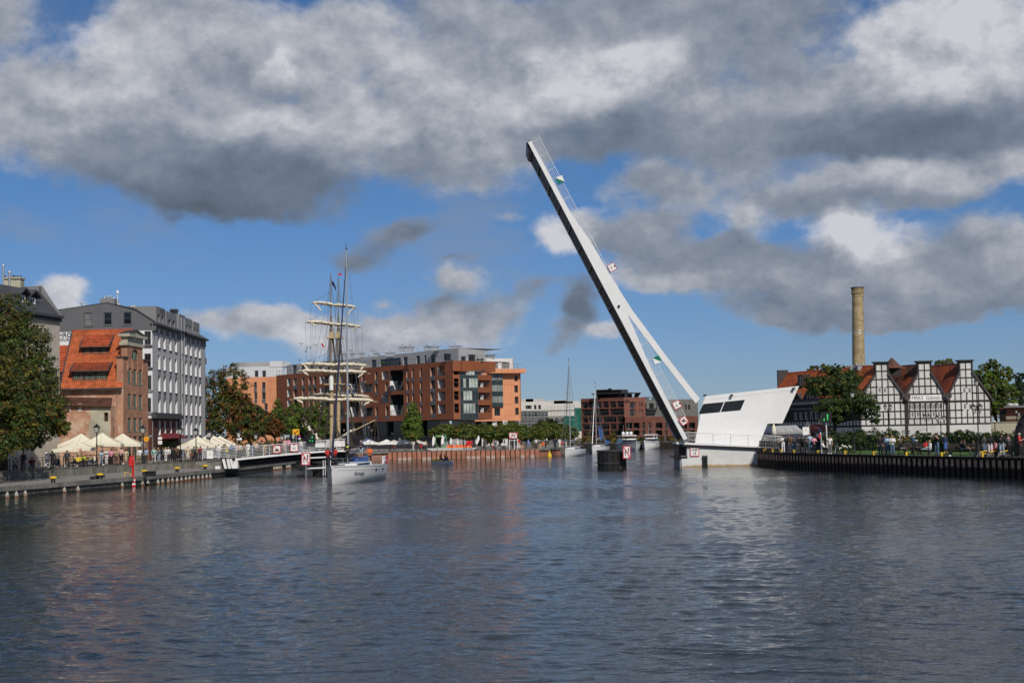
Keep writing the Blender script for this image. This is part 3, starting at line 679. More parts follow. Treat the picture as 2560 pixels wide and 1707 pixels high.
for (pl, pr_, pt_, pb, pu, name, nwin) in ((181, 268, 926, 952, 907, 'lower_dormer', 3), (206, 271, 866, 885, 838.5, 'upper_dormer', 3)):
 D = 160.2 if nwin and pb > 900 else 162.35
 xl, xr = X(pl, D, pb), X(pr_, D, pb); zb_, zt_ = rt(D), Z(230, pt_, D)
 D2 = D+.6
 for _ in range(30):
  D2 = 159.6+(Z(230, pu, D2)-zE)/(zR-zE)*(yR-159.6)
 fdm = Fac((xl, D), (xr, D)); L_ = fdm.L
 ws = [(L_*(i+.16)/3, zb_+.16, L_*(i+.86)/3, zt_-.12) for i in range(3)] if pb > 900 else [(L_*(i+.28)/3, zb_+.12, L_*(i+.72)/3, zt_-.10) for i in range(3)]
 k = MB(); k.wall(fdm, [(0, zb_-.1), (L_, zb_-.1), (L_, zt_), (0, zt_)], ws, .12); k.poly([(xl, D, zb_), (xl, D, zt_), (xl, D2, rt(D2))]); k.poly([(xr, D, zb_), (xr, D, zt_), (xr, D2, rt(D2))]); k.fbox(fdm, -.05, L_+.05, zb_-.06, zb_+.06, 0, .08)
 dm = k.build('dormer', M['lead'], t)
 for r in ws: window(fdm, r, .1, dm, 'frame_green', 'glass_dark', 4 if pb > 900 else 2, 3 if pb > 900 else 2, fw=.09, mull=.06)
 zt_ += .06; w_ = (xl-.18, xr+.18)
 k = MB(); tiles(k, (w_[0], D-.42, zt_-.12), (w_[1], D-.42, zt_-.12), (w_[1], D2, rt(D2)+.07), (w_[0], D2, rt(D2)+.07), 18 if pb > 900 else 14, 8, .06)
 k.poly([(w_[0], D-.42, zt_-.14), (w_[1], D-.42, zt_-.14), (w_[1], D2, rt(D2)), (w_[0], D2, rt(D2))]); k.build('dormer_roof', M['tile_rust' if pb > 900 else 'tile_mid'], t)
 k = MB(); k.tube((w_[0], D-.46, zt_-.16), (w_[1], D-.46, zt_-.16), .07, n=6)
 for xx in w_: k.hexa([(xx-.10, D-.4, zt_-.2), (xx+.10, D-.4, zt_-.2), (xx+.10, D2+.1, rt(D2)+.0), (xx-.10, D2+.1, rt(D2)+.0)], [(xx-.10, D-.4, zt_-.02), (xx+.10, D-.4, zt_-.02), (xx+.10, D2+.1, rt(D2)+.16), (xx-.10, D2+.1, rt(D2)+.16)])
 k.build('dormer_trim', M['lead'], t)
k = MB(); k.tube((X(293, 159.9, 1000), 159.85, zE-.2), (X(293, 159.9, 1000), 159.85, Z_PROM), .06, n=6); k.build('downpipe', M['rust'], t)
# ruined annex in front of the long side
xa, xb = XL-1.0, X(277, 158.2, 1020); zA = Z(220, 1012, 158.2)
fA = Fac((xa, 158.2), (xb, 158.2)); op = fA.rect(260, 1031, 271, 1053)
k = MB(); k.wall(fA, [(0, Z_PROM), (fA.L, Z_PROM), (fA.L, zA-.12), (0, zA+.12)], [op], .35); k.box(xb-.3, xb, 158.22, 159.98, Z_PROM, zA-.1)
an = k.build('annex_wall', M['brick_pale'], t)
k = MB(); o_ = fA.rect(224, 1013, 276, 1092)
k.tri([(o_[0], o_[1]), (o_[2]-.05, o_[1]-1), (o_[2]-.05, zA-.16), (o_[0]+.1, zA-.1), (o_[0]+.15, zA-1.4), (o_[0]-.1, zA-2.2)], [[(op[0], op[1]), (op[2], op[1]), (op[2], op[3]), (op[0], op[3])]], lambda u, z: fA.p(u, z, .03)); k.build('plaster_patch', M['plaster'], an)
for l, r in ((166, 177), (195, 205)):
 r_ = fA.rect(l, 1009, r, 1028); MB().fbox(fA, *[r_[0], r_[2], r_[1], r_[3]], .002, .03).build('lime_patch', M['lime'], an)
MB().fbox(fA, op[0], op[2], op[1], op[3], -.36, -.33).build('shutter', M['timber'], an)
k = MB(); tiles(k, (xa-.1, 157.75, zA+.0), (xb+.15, 157.75, zA-.28), (xb-.3, 159.95, zA+.75), (xa-.1, 159.95, zA+1.0), 30, 5, .07)
k.poly([(xa-.1, 157.8, zA-.05), (xb+.1, 157.8, zA-.3), (xb-.3, 159.95, zA+.7), (xa-.1, 159.95, zA+.95)]); k.build('annex_roof', M['tile_dark'], t)
# low red roof peeping out behind the brick house
t = thing('rear_house', 'low red tiled roof peeping out between beige house and brick house', 'house', (-53, 171, Z_PROM))
k = MB(); k.box(-57, -51.2, 169.5, 174, Z_PROM, 12.4); k.build('wall', M['brick_dark'], t)
k = MB(); tiles(k, (-57, 169.3, 12.3), (-51.0, 169.3, 12.3), (-51.6, 172.5, 15.6), (-57, 172.5, 15.6), 20, 10, .08); k.poly([(-57, 169.3, 12.25), (-51.0, 169.3, 12.25), (-51.6, 172.5, 15.5), (-57, 172.5, 15.5)]); k.build('roof', M['tile_mid'], t)
# ------------------------------------------------------------------ grey and white hotel block
Dg = 176.
xc_ = X(381, Dg, 900)
t = thing('grey_hotel', 'white and grey six storey hotel block with dark metal mansard roof', 'hotel', (-46, 190, Z_PROM))
fr = Fac((xc_, Dg), (X(513, 209, 900), 209)); fg = Fac((-72, Dg), (xc_, Dg)); L = fr.L
U = lambda ax, ay: fr.uz(340+ax/4.02, 740+ay/4.02)
zc = U(183, 285)[1]
u_rec0, u_rec1 = U(432, 600)[0], U(484, 600)[0]
c1 = [U(x, 600)[0] for x in (232, 286, 345, 402)]; c2 = [U(x, 700)[0] for x in (502, 551, 600, 641)]
rows1 = [(U(232, 520)[1], U(232, 372)[1]), (U(232, 738)[1], U(232, 592)[1]), (U(232, 955)[1], U(232, 803)[1]), (U(232, 1182)[1], U(232, 1030)[1])]
rows1.append((U(232, 1398)[1], U(232, 1250)[1]))
w1 = .62
wr = []
for j, (zb, zt) in enumerate(rows1):
 for u in c1: wr.append((u-w1, zb, u+w1, zt, j, 0))
 for u in c2: wr.append((u-w1*1.05, zb, u+w1*1.05, zt, j, 1))
 wr.append(((u_rec0+u_rec1)/2-.45, zb, (u_rec0+u_rec1)/2+.45, zt, j, 2))
zBr = U(232, 1205)[1]
k = MB(); k.wall(fr, [(0, Z_PROM), (L, Z_PROM), (L, zc), (0, zc)], [r[:4] for r in wr], .38, rmi=1)
k.fbox(Fac(fr.p(L, 0, 0)[:2], fr.p(L, 0, -14)[:2]), 0, 14, Z_PROM, zc, -.3, 0)
mk('gr_fac', (.47, .465, .465), .75, .06, .5); k.build('river_wall', [M['gr_fac'], M['gr_white']], t)  # wall greyer than its reveals: their differing sunlight is put into the colour
for r in wr:
 f_ = window(fr, r[:4], .32, t, 'frame_grey', 'glass' if random.random() < .6 else 'glass_curtain', 1, 1, fw=.09)
 MB().fbox(fr, r[0]-.06, r[2]+.06, r[1]-.16, r[1]-.004, -.3, .10).build('sill', M['gr_sill'], f_)
# grey spandrels between the lower floors, grey band of the recess, brick ground floors
for cols, lo in ((c1, 2), (c2, 1)):
 for u in cols:
  for j in range(lo, 4 if cols is c1 else 5):
   zt, zb = rows1[j-1][0]-.16, rows1[j][1]
   if j == lo: zt = zb+.35
   MB().fbox(fr, u-w1-.1, u+w1+.1, zb+.004, zt-.004, .004, .035).build('spandrel_panel', M['gr_mid'], t)
k = MB(); k.fbox(fr, u_rec0, u_rec0+.55, Z_PROM, zc-.3, .004, .10); k.fbox(fr, u_rec1-.55, u_rec1, Z_PROM, zc-.3, .004, .10); k.build('recess_strip', M['gr_mid'], t)
k = MB(); k.tube(fr.p(u_rec0+.7, zc+2, .16), fr.p(u_rec0+.7, 2, .16), .10, n=6); k.tube(fr.p(u_rec1-.7, zc+2, .16), fr.p(u_rec1-.7, 2, .16), .10, n=6); k.build('downpipe', M['galv'], t)
k = MB(); zc5 = rows1[4]
k.tri([(0, 1.62), (u_rec0-.05, 1.62), (u_rec0-.05, zBr-.3), (0, zBr-.3)], [[(a, b), (c, b), (c, d), (a, d)] for a, b, c, d, j, kk in wr if j == 4 and kk == 0]+[[(4, 1.7), (u_rec0-1.5, 1.7), (u_rec0-1.5, 4.4), (4, 4.4)]], lambda u, z: fr.p(u, z, .05)); k.build('brick_base', M['brick_dark'], t)
k = MB(); k.fbox(fr, 4, u_rec0-1.5, 1.62, 4.45, .01, .03); k.build('shop_front', M['glass_dark'], t)
k = MB(); k.hexa([fr.p(4, 4.2, .05), fr.p(u_rec0-1.2, 4.2, .05), fr.p(u_rec0-1.2, 4.2, 1.3), fr.p(4, 4.2, 1.3)], [fr.p(4, 4.9, .05), fr.p(u_rec0-1.2, 4.9, .05), fr.p(u_rec0-1.2, 4.35, 1.3), fr.p(4, 4.35, 1.3)]); k.build('awning', mat('awning_red', (.16, .02, .025)), t)
k = MB(); k.fbox(fr, -.4, u_rec0, zBr-.30, zBr+.12, .01, .55); k.fbox(fr, -.4, u_rec0, zBr+.12, zBr+.4, .01, .35); k.build('string_course', M['gr_sill'], t)
# slatted band under the eaves
for a, b in ((-.2, u_rec0), (u_rec1, L+.2)):
 k = MB(); zs = zc-.95
 for i in range(int((b-a)/.42)):
  u = a+.42*i
  if not any(abs(u+.2-c) < w1+.25 for c in c1+c2): k.fbox(fr, u, u+.30, zs, zc-.05, .005, .12)
  else: k.fbox(fr, u, u+.30, zc-.35, zc-.05, .005, .12)
 k.build('slatted_frieze', M['gr_slat'], t)
 k = MB(); k.fbox(fr, a, b, zc-.05, zc+.16, -.2, .55); k.build('eaves', M['gr_sill'], t)
# mansard and dormers
zm = Z(344, 772, Dg); inn = 2.1
k = MB(); A_ = fr.p(-.15, zc+.16, .5); B_ = fr.p(L+.15, zc+.16, .5); C_ = fr.p(L-.5, zm, -inn); D_ = fr.p(-.15, zm, -inn)
k.poly([A_, B_, C_, D_]); ap = at(268, 756, Dg)
k.poly([D_, C_, (C_.x-10, C_.y, zm+.4), (ap.x, Dg-.1, ap.z)]); k.poly([B_, (B_.x-12, B_.y, zc), (C_.x-10, C_.y, zm+.4), C_]); k.poly([(ap.x, Dg-.1, ap.z), (C_.x-10, C_.y, zm+.4), (-72, 209, 18), (-72, Dg, 18.2)]); k.build('mansard_roof', M['gr_dark'], t)
for (x0, x1, y0, y1, sx0, sx1) in ((200, 290, 100, 290, 0, 0), (303, 405, 150, 370, 0, 0), (492, 562, 215, 405, 0, 0), (574, 635, 253, 440, 0, 0)):
 ua, ub = U(x0, y1)[0], U(x1, y1)[0]; ztop = U(x0, y0)[1]; um = (ua+ub)/2; w_ = (ub-ua)
 ws = [(um-.30*w_, zc+.45, um-.08*w_, ztop-.95), (um+.12*w_, zc+.45, um+.34*w_, ztop-.95)]
 fd = Fac(fr.p(ua, 0, .05)[:2], fr.p(ub, 0, .05)[:2])
 k = MB(); k.wall(fd, [(0, zc+.16), (fd.L, zc+.16), (fd.L, ztop), (0, ztop)], [(a-ua, b, c-ua, d) for a, b, c, d in ws], .4)
 k.poly([fr.p(ua, zc+.1, .05), fr.p(ua, ztop, .05), fr.p(ua, ztop, -4), fr.p(ua, zc+.1, -4)]); k.poly([fr.p(ub, zc+.1, .05), fr.p(ub, ztop, .05), fr.p(ub, ztop, -4), fr.p(ub, zc+.1, -4)]); k.poly([fr.p(ua, ztop, .05), fr.p(ub, ztop, .05), fr.p(ub, ztop, -4), fr.p(ua, ztop, -4)])
 dm = k.build('dormer', M['gr_mid'], t)
 for a, b, c, d in ws: window(fd, (a-ua, b, c-ua, d), .34, dm, 'frame_grey', 'glass', 1, 2)
k = MB(); um = (u_rec0+u_rec1)/2; k.fbox(fr, u_rec0-.2, u_rec1+.2, zc-.4, U(440, 185)[1], -3, .12); sh = k.build('stair_tower', M['gr_mid'], t)
k = MB(); put_text(k, 'HOTEL', fr.p(U(262, 155)[0], U(262, 155)[1], .12), fr.d, (0, 0, 1), .9); k.build('lettering', M['gr_sill'], t)
# gable toward the camera
pts = [at(*q, Dg) for q in ((344, 772), (268, 756), (148, 775), (60, 790))]
zl = Z(250, 826, Dg)
zl = Z(370, 826, Dg)
wins = [fg.rect(210, 782, 230, 814), fg.rect(259, 781, 280, 812), fg.rect(308, 780, 329, 811)]
k = MB(); k.wall(fg, [(0, zl), (fg.L+.45, zl), (fg.L+.5, zc+.1)]+[(p.x+72, p.z) for p in pts]+[(0, 18)], wins, .2); k.build('metal_gable', M['gr_dark'], t)
for r in wins: window(fg, r, .15, t, 'frame_grey', 'glass_curtain' if r is wins[0] else 'glass_dark', 1, 2, fw=.10, sill=.06)
bay = [fg.rect(340+a/4.02, 740+b/4.02, 340+c/4.02, 740+d/4.02) for a, b, c, d in ((84, 352, 150, 490), (84, 577, 150, 715), (112, 797, 155, 940), (112, 1022, 152, 1165), (115, 1248, 152, 1395))]
k = MB(); k.wall(fg, [(0, Z_PROM), (fg.L, Z_PROM), (fg.L, zl-.004), (0, zl-.004)], bay, .3); k.build('white_gable_wall', M['gr_white'], t)
for i, r in enumerate(bay):
 f_ = window(fg, r, .12, t, 'frame_grey', 'glass_dark' if i % 2 else 'glass', 2, 2, fw=.09)
 MB().fbox(fg, r[0]-.1, fg.L+.02, r[1]-.32, r[1]-.02, .004, .14).build('bay_sill', M['gr_sill' if i < 2 else 'gr_mid'], f_)
k = MB(); k.fbox(fg, fg.L-1.15, fg.L-.02, 1.62, zBr-.3, .004, .05); k.build('brick_base', M['brick_dark'], t)
k = MB(); put_text(k, 'CHROBR', at(166, 837, Dg-.1), (1, 0, 0), (0, 0, 1), .72, bold=.012); put_text(k, 'HOUSING', at(166, 848.5, Dg-.1), (1, 0, 0), (0, 0, 1), .5, bold=.012); k.build('wall_lettering', M['gr_sill'], t)
k = MB(); c = at(157, 880, Dg-.5)
k.tube(c+Vector((-1.2, -.6, -.6)), c+Vector((-1.2, 1, -.6)), .01); k.prism([c+Vector((-1.6+1.6*math.cos(th), -.5, -.9+1.6*math.sin(th))) for th in np.linspace(0, math.pi/1.6, 8)]+[c+Vector((-1.6, -.5, -.9))], (0, .9, 0)); k.build('barrel_canopy', M['gr_sill'], t)
# roof equipment
k = MB(); k.box(X(255, 181, 755), X(291, 181, 755), 180, 182, Z(270, 765, 181), Z(270, 748, 181)); k.build('chimney', M['gr_mid'], t)
for px, py in ((262, 747), (268, 744), (276, 744), (285, 748), (204, 760), (297, 764), (329, 768), (336, 768)):
 b = at(px, py+8, 181); k = MB(); k.tube(b, b+Vector((0, 0, .5)), .09, n=6); k.lathe(b+Vector((0, 0, .5)), [(.24, 0), (.24, .09), (.05, .16)], 8); k.build('vent_cowl', M['galv'], t)
k = MB(); k.tube(at(294, 760, 181), at(294, 731, 181), .05, n=5); k.ball(at(294, 731, 181), .18, .18, .26); k.build('mast', M['white'], t)
for ax, ay in ((440, 186), (475, 186)):
 u, z = U(ax, ay); k = MB(); k.tube(fr.p(u, z-.3, -1), fr.p(u, z+.5, -1), .28, n=8); k.lathe(fr.p(u, z+.5, -1), [(.4, 0), (.4, .12), (0, .35)], 8); k.build('roof_fan', M['dark_steel'], t)
# projecting blocks on the far end of the hotel
for y in (646, 872, 1062, 1255):
 u, z = U(676, y); MB().fbox(fr, L+.0, L+1.0, z-.45, z+.45, -1.2, .0).build('end_balcony', M['gr_mid'], t)
# ------------------------------------------------------------------ rust-brown and orange apartment block on the central embankment
t = thing('apartment_block', 'long rust brown apartment block with glazed corner and grey penthouse storey', 'apartment block', (-20, 285, Z_C))
C0 = (-11.0, 265.)                                            # near corner
fL = Fac((-51.4, 313.0), C0); LL = fL.L                       # long facade; u grows toward the corner
zb, zt = Z(1125, 1048, 265), Z(1125, 902, 265)
fl = [(fL.uz(990, y)[1]) for y in (0,)]
# storeys read off at the column near px 1085
st = [(fL.uz(1084, b)[1], fL.uz(1084, a)[1]) for a, b in ((918, 940), (949, 971), (980, 1002), (1011, 1034))]
tall = [(fL.uz(990, 977)[1], fL.uz(990, 925)[1]), (fL.uz(990, 1038)[1], fL.uz(990, 986)[1])]
ops = []
def colm(x0, x1, rows, kind):
 ua, ub = fL.uz(x0, 980)[0], fL.uz(x1, 980)[0]
 for r in rows: ops.append((ua, st[r][0], ub, st[r][1], kind, r))
for x0, x1 in ((1016.5, 1022), (1030, 1035.5), (1050, 1055.5)): colm(x0, x1, (0, 1, 2, 3), 'slim')
colm(1076, 1088.5, (0, 1, 2, 3), 'win')
colm(1095, 1112.5, (0, 1, 2, 3), 'loggia')
ua, ub = fL.uz(975, 980)[0], fL.uz(1008.5, 980)[0]
for zz in tall: ops.append((ua, zz[0], ub, zz[1], 'tall', 0))
for x0, x1, rows, kd in ((955.5, 971, (0, 2), 'loggia'), (937.5, 944, (0, 1, 3), 'slim'), (902, 932, (1, 3), 'loggia'), (903, 911, (0, 2), 'slim'), (963, 970, (1, 3), 'slim'), (905, 925, (0,), 'none'),
       (870, 898, (0, 2), 'tallw'), (846, 858, (0, 1, 2, 3), 'slim'), (800, 824, (0, 1, 2, 3), 'loggia'), (783, 791, (0, 1, 2, 3), 'slim'), (771, 779, (0, 1, 2, 3), 'slim'), (755, 762, (0, 1, 2, 3), 'slim'), (733, 743, (0, 1, 2, 3), 'win'), (718, 728, (0, 1, 2, 3), 'loggia')):
 if kd == 'none': continue
 if kd == 'tallw':
  a_, b_ = fL.uz(x0, 980)[0], fL.uz(x1, 980)[0]
  for zz in tall: ops.append((a_, zz[0], b_, zz[1], 'tall', 0))
 else: colm(x0, x1, rows, kd)
dep = {'slim': .45, 'win': .5, 'loggia': 1.5, 'tall': 1.9}
k = MB()
fL_holes = [o[:4] for o in ops]
k.tri([(0, zb), (LL, zb), (LL, zt), (0, zt)], [[(a, b), (c, b), (c, d), (a, d)] for a, b, c, d in fL_holes], lambda u, z: fL.p(u, z))
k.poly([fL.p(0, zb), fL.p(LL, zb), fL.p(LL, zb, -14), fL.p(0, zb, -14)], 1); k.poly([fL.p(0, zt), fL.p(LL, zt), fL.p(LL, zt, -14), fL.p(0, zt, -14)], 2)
k.poly([fL.p(0, zb), fL.p(0, zt), fL.p(0, zt, -14), fL.p(0, zb, -14)])
k.build('long_facade', [M['cladding'], M['soffit'], M['pent']], t)
for (a, b, c, d, kd, r_) in ops:
 dd = dep[kd]; lining = M['white'] if kd in ('loggia', 'tall') else M['orange_dark']
 k = MB(); h = [(a, b), (c, b), (c, d), (a, d)]
 for i in range(4):
  (p, q), (r, s) = h[i], h[(i+1) % 4]; k.poly([fL.p(p, q, 0), fL.p(r, s, 0), fL.p(r, s, -dd), fL.p(p, q, -dd)], 0 if i == 3 else 1)
 if kd == 'tall': k = MB(); k.poly([fL.p(a, b, 0), fL.p(a, (b+d)/2, 0), fL.p(a, (b+d)/2, -dd), fL.p(a, b, -dd)], 0); [k.poly([fL.p(p, q, 0), fL.p(r, s, 0), fL.p(r, s, -dd), fL.p(p, q, -dd)], 1) for (p, q), (r, s) in zip(h[:3], h[1:])]; k.poly([fL.p(a, (b+d)/2, 0), fL.p(a, d, 0), fL.p(a, d, -dd), fL.p(a, (b+d)/2, -dd)], 1)
 nm = k.build('loggia' if kd in ('loggia', 'tall') else 'reveal', [lining, M['cladding' if kd != 'tall' else 'soffit']], t)
 window(fL, (a, b, c, d), dd-.02, nm, 'frame_grey', random.choice(['glass', 'glass_dark', 'glass_curtain'] if kd != 'tall' else ['glass_dark']), {'slim': 1, 'win': 2, 'loggia': 3, 'tall': 5}[kd], 2 if kd == 'tall' else 1, fw=.09)
 if kd in ('loggia', 'tall'):
  k = MB(); k.fbox(fL, a, c, b+.95, b+1.0, -.06, -.01); k.poly([fL.p(a, b+.05, -.03), fL.p(c, b+.05, -.03), fL.p(c, b+.95, -.03), fL.p(a, b+.95, -.03)])
  for i in range(int((c-a)/.35)): k.fbox(fL, a+.35*i, a+.35*i+.025, b, b+.95, -.05, -.02)
  k.f = [f for f in k.f]; k.f.pop(6); k.mi.pop(6); k.sm.pop(6); k.build('balustrade', M['frame_grey'], nm)
 else:
  MB().fbox(fL, a, c, b-.75, b-.01, .004, .03).build('sill_panel', M['frame_grey'], nm)
# horizontal joints of the cladding
for zz in [s[0]-.35 for s in st]:
 k = MB(); segs = [(0, LL)]
 for (a, b, c, d, *_) in ops:
  if b-.8 < zz < d: segs = [q for s in segs for q in ((s[0], min(s[1], a-.1)), (max(s[0], c+.1), s[1])) if q[1]-q[0] > .3]
 for a, b in segs: k.fbox(fL, a, b, zz, zz+.04, .001, .012)
 k.build('cladding_joint', M['clad_front'], t)
# the glazed corner and the balcony corner
C1 = (X(1152, 268.5, 980), 268.5-3.1);
fC = Fac(C0, C1)                                              # short chamfer with loggias
zs = [s for s in st]
rr = [(fC.L*.12, s[0], fC.L*.78, s[1]) for s in zs]
k = MB(); k.wall(fC, [(0, zb), (fC.L, zb), (fC.L, zt), (0, zt)], rr, 1.6); k.build('chamfer_wall', M['clad_front'], t)
for r in rr: window(fC, r, 1.55, t, 'frame_grey', 'glass_dark', 2, 1); MB().fbox(fC, r[0], r[2], r[1]+.9, r[1]+.95, -.08, -.03).build('handrail', M['frame_grey'], t)
D2 = (X(1195, 266.6, 980), 266.6); fG = Fac((C1[0], C1[1]), D2)
zg0, zg1 = zb-.1, fG.uz(1170, 927)[1]
n_ = 6; lev = sorted([zb]+[s[0]-.1 for s in st]+[s[1]+.05 for s in st[1:]]+[zg1]);
for i in range(n_):
 for j in range(len(lev)-1):
  a, b = fG.L*i/n_+.04, fG.L*(i+1)/n_-.04; op = j % 2 == 1
  MB().fbox(fG, a, b, lev[j]+.05, lev[j+1]-.05, -.05, .0).build('curtain_pane', M['spandrel' if not op else random.choice(['glass_blind', 'glass', 'glass_blind', 'glass'])], t)
k = MB(); k.fbox(fG, 0, fG.L, zb-.1, zg1, -.2, -.06)
for i in range(n_+1): k.fbox(fG, fG.L*i/n_-.035, fG.L*i/n_+.035, zb-.1, zg1, -.06, .06)
for z in lev: k.fbox(fG, 0, fG.L, z-.04, z+.04, -.059, .05)
k.build('mullions', M['frame_grey'], t)
D3_ = (X(1229.5, 270.5, 980), 270.5); fB = Fac(D2, D3_)
for j, s in enumerate(st):
 z0 = s[0]-1.0 if j < 3 else zb
 k = MB(); k.fbox(fB, 0, fB.L, z0, s[0], -2.2, 0); k.build('balcony', M['clad_front'], t)
 k = MB(); k.fbox(fB, 0, fB.L, s[0], s[1]+.6, -2.4, -2.25); b_ = k.build('balcony_wall', M['pent'], t)
 window(fB, (.1, s[0], fB.L*.42, s[1]), 2.2, b_, 'frame_grey', 'glass_dark', 2, 1); window(fB, (fB.L*.62, s[0], fB.L*.95, s[1]), 2.2, b_, 'frame_grey', 'glass', 1, 1)
 k = MB(); k.fbox(fB, 0, fB.L, s[0]+.95, s[0]+1.0, -.08, -.03)
 for i in range(12): k.fbox(fB, fB.L*i/12, fB.L*i/12+.03, s[0], s[0]+.95, -.07, -.04)
 k.build('balustrade', M['frame_grey'], t)
 k = MB(); k.obox(fB.p(fB.L*.55, s[0]+.5, -.9), (.3, 0, 0), (0, .3, 0), (0, 0, .45)); k.build('patio_chair', M['white'], t)
k = MB(); k.fbox(fB, fB.L-.35, fB.L, zb, st[0][0], -2.2, .01); k.build('balcony_pier', M['clad_front'], t)
# cornice band round the corner
zp0, zp1 = Z(1195, 928, 268), zt
k = MB(); E1 = (X(1236, 271, 907), 271.); fP = Fac(C0, (X(1152, 265.2, 903), 264.9)); fP2 = Fac((X(1152, 265.2, 903), 264.9), E1)
k.fbox(fP, 0, fP.L, zp0, zp1, -3, .25); k.fbox(fP2, 0, fP2.L, zp0-.1, zp1-.01, -6, .25); k.build('parapet_band', M['clad_front'], t)
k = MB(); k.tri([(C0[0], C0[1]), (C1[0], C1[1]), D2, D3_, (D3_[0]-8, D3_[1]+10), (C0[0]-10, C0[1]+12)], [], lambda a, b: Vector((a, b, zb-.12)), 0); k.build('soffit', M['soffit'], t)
# plinth storey, columns
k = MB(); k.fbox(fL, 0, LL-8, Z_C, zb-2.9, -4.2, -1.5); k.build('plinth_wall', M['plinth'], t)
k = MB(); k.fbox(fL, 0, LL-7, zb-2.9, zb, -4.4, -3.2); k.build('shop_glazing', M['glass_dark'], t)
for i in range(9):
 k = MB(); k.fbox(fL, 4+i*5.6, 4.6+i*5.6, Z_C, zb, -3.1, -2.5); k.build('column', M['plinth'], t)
for px, D in ((1112, 270), (1140, 268), (1160, 270), (1178, 275)):
 p = at(px, 1070, D); k = MB(); k.box(p.x-.75, p.x+.75, D-.4, D+.4, Z_C, zb-.13); k.build('column', M['pent'], t)
for px, py in ((962, 1088), (1000, 1085), (1006, 1085)):
 u, z = fL.uz(px, py); MB().fbox(fL, u, u+1.0, z, z+.55, -1.49, -1.45).build('shop_sign', M['frame_grey'], t)
# penthouse
pz1 = Z(1105, 872, 270); fp = Fac(fL.p(0, 0, -2.6)[:2], fL.p(LL-1.6, 0, -2.6)[:2]); Lp = fp.L
pw = []
for x0, x1, y0, y1 in ((928, 941, 899, 914), (950, 1002, 896, 910), (1008, 1019, 892, 906), (1040, 1050, 889, 904), (1060, 1066, 888, 903), (1077, 1089, 886, 901)):
 r = fp.rect(x0, y0, x1, y1); pw.append((r[0], zt+.1, r[2], r[3]))
for i in range(6):
 u = Lp*.04+i*3.4;
 if u+1.6 < pw[0][0]-1: pw.append((u, zt+.1, u+1.7, zt+2.1))
k = MB(); k.wall(fp, [(0, zt-.1), (Lp, zt-.1), (Lp, pz1), (0, pz1-.3)], pw, .3);
EP = (X(1213, 272.5, 880), 272.5); fq2 = Fac(fp.p(Lp, 0)[:2], EP)
pw2 = [fq2.rect(1110, 884, 1129, 902), fq2.rect(1171, 886, 1189, 905), fq2.rect(1153, 891, 1165, 904)]
pw2 = [(a, max(b, zt), c, d) for a, b, c, d in pw2]
k.wall(fq2, [(0, zt-.1), (fq2.L, zt-.1), (fq2.L, pz1), (0, pz1)], pw2, .3)
k.poly([fp.p(0, pz1-.3), fp.p(Lp, pz1), fp.p(Lp, pz1, -11), fp.p(0, pz1-.3, -11)]); k.poly([fp.p(Lp, pz1), fq2.p(fq2.L, pz1), fq2.p(fq2.L, pz1, -9), fp.p(Lp, pz1, -11)]); k.fbox(fq2, fq2.L-.05, fq2.L, zt-.1, pz1-.02, -8, -.02); k.build('penthouse_wall', M['pent'], t)
for r in pw: window(fp, r, .25, t, 'frame_grey', 'glass', max(1, int((r[2]-r[0])/1.2)), 1)
for r in pw2: window(fq2, r, .25, t, 'frame_grey', 'glass_dark', 2, 1)
k = MB()
for i in range(18): k.fbox(fq2, fq2.L*i/18, fq2.L*i/18+.03, zt, pz1, .001, .02) if not any(a-.05 < fq2.L*i/18 < c+.05 for a, b, c, d in pw2) else None
k.build('panel_joint', M['gr_mid'], t)
k = MB()
fr1 = Fac(fL.p(0, 0, .0)[:2], fL.p(LL, 0, 0)[:2])
for f_, L_ in ((fr1, LL), (fP2, fP2.L)):
 k.fbox(f_, 0, L_, zt+.95, zt+1.0, -.15, -.1)
 for i in range(int(L_/1.1)): k.fbox(f_, i*1.1, i*1.1+.04, zt, zt+.96, -.15, -.1)
k.build('roof_railing', M['frame_grey'], t)
k = MB(); put_text(k, 'NEXT', fp.p(fp.uz(914, 899)[0], pz1-.75, .06), fp.d, (0, 0, 1), 1.0, bold=.02, space=1.4); put_text(k, 'DOM', fp.p(fp.uz(914, 899)[0], pz1-1.55, .06), fp.d, (0, 0, 1), .8, bold=.02, space=1.4); k.build('wall_lettering', M['pent_white'], t)
for px, w_ in ((975, 2.4), (1006, 1.6), (1025, 1.8), (1066, 1.2), (1085, 2.6), (1138, 3.0), (940, 1.4), (905, 1.2), (880, 1.2), (860, 1.)):
 D = 272 if px > 1000 else 284
 b = at(px, 880, D); b.z = pz1-.35 if px < 1000 else pz1
 k = MB(); k.box(b.x-w_/2*.7, b.x+w_/2*.7, D-.4, D+.4, b.z-.2, b.z+.45); k.box(b.x-w_/2, b.x+w_/2, D-.6, D+.6, b.z+.55, b.z+.68)
 for s in (-.5, .5): k.tube((b.x+s*w_*.5, D, b.z+.4), (b.x+s*w_*.5, D, b.z+.6), .06, n=4)
 k.tube((b.x, D, b.z+.6), (b.x, D, b.z+1.15), .12, n=6); k.build('roof_vent', M['galv'], t)
for px in (958, 1000, 1128, 1195, 1205):
 D = 276 if px < 1010 else 268; s = .55 if px == 958 else .35
 b = at(px, 905, D); b.z = zt+.1; k = MB(); k.lathe(b, [(.05, 0), (s, .25*s), (s*.7, .8*s), (0, 1.2*s)], 7, sx=1.3); k.build('planter_bush', LEAF['deep'], t)
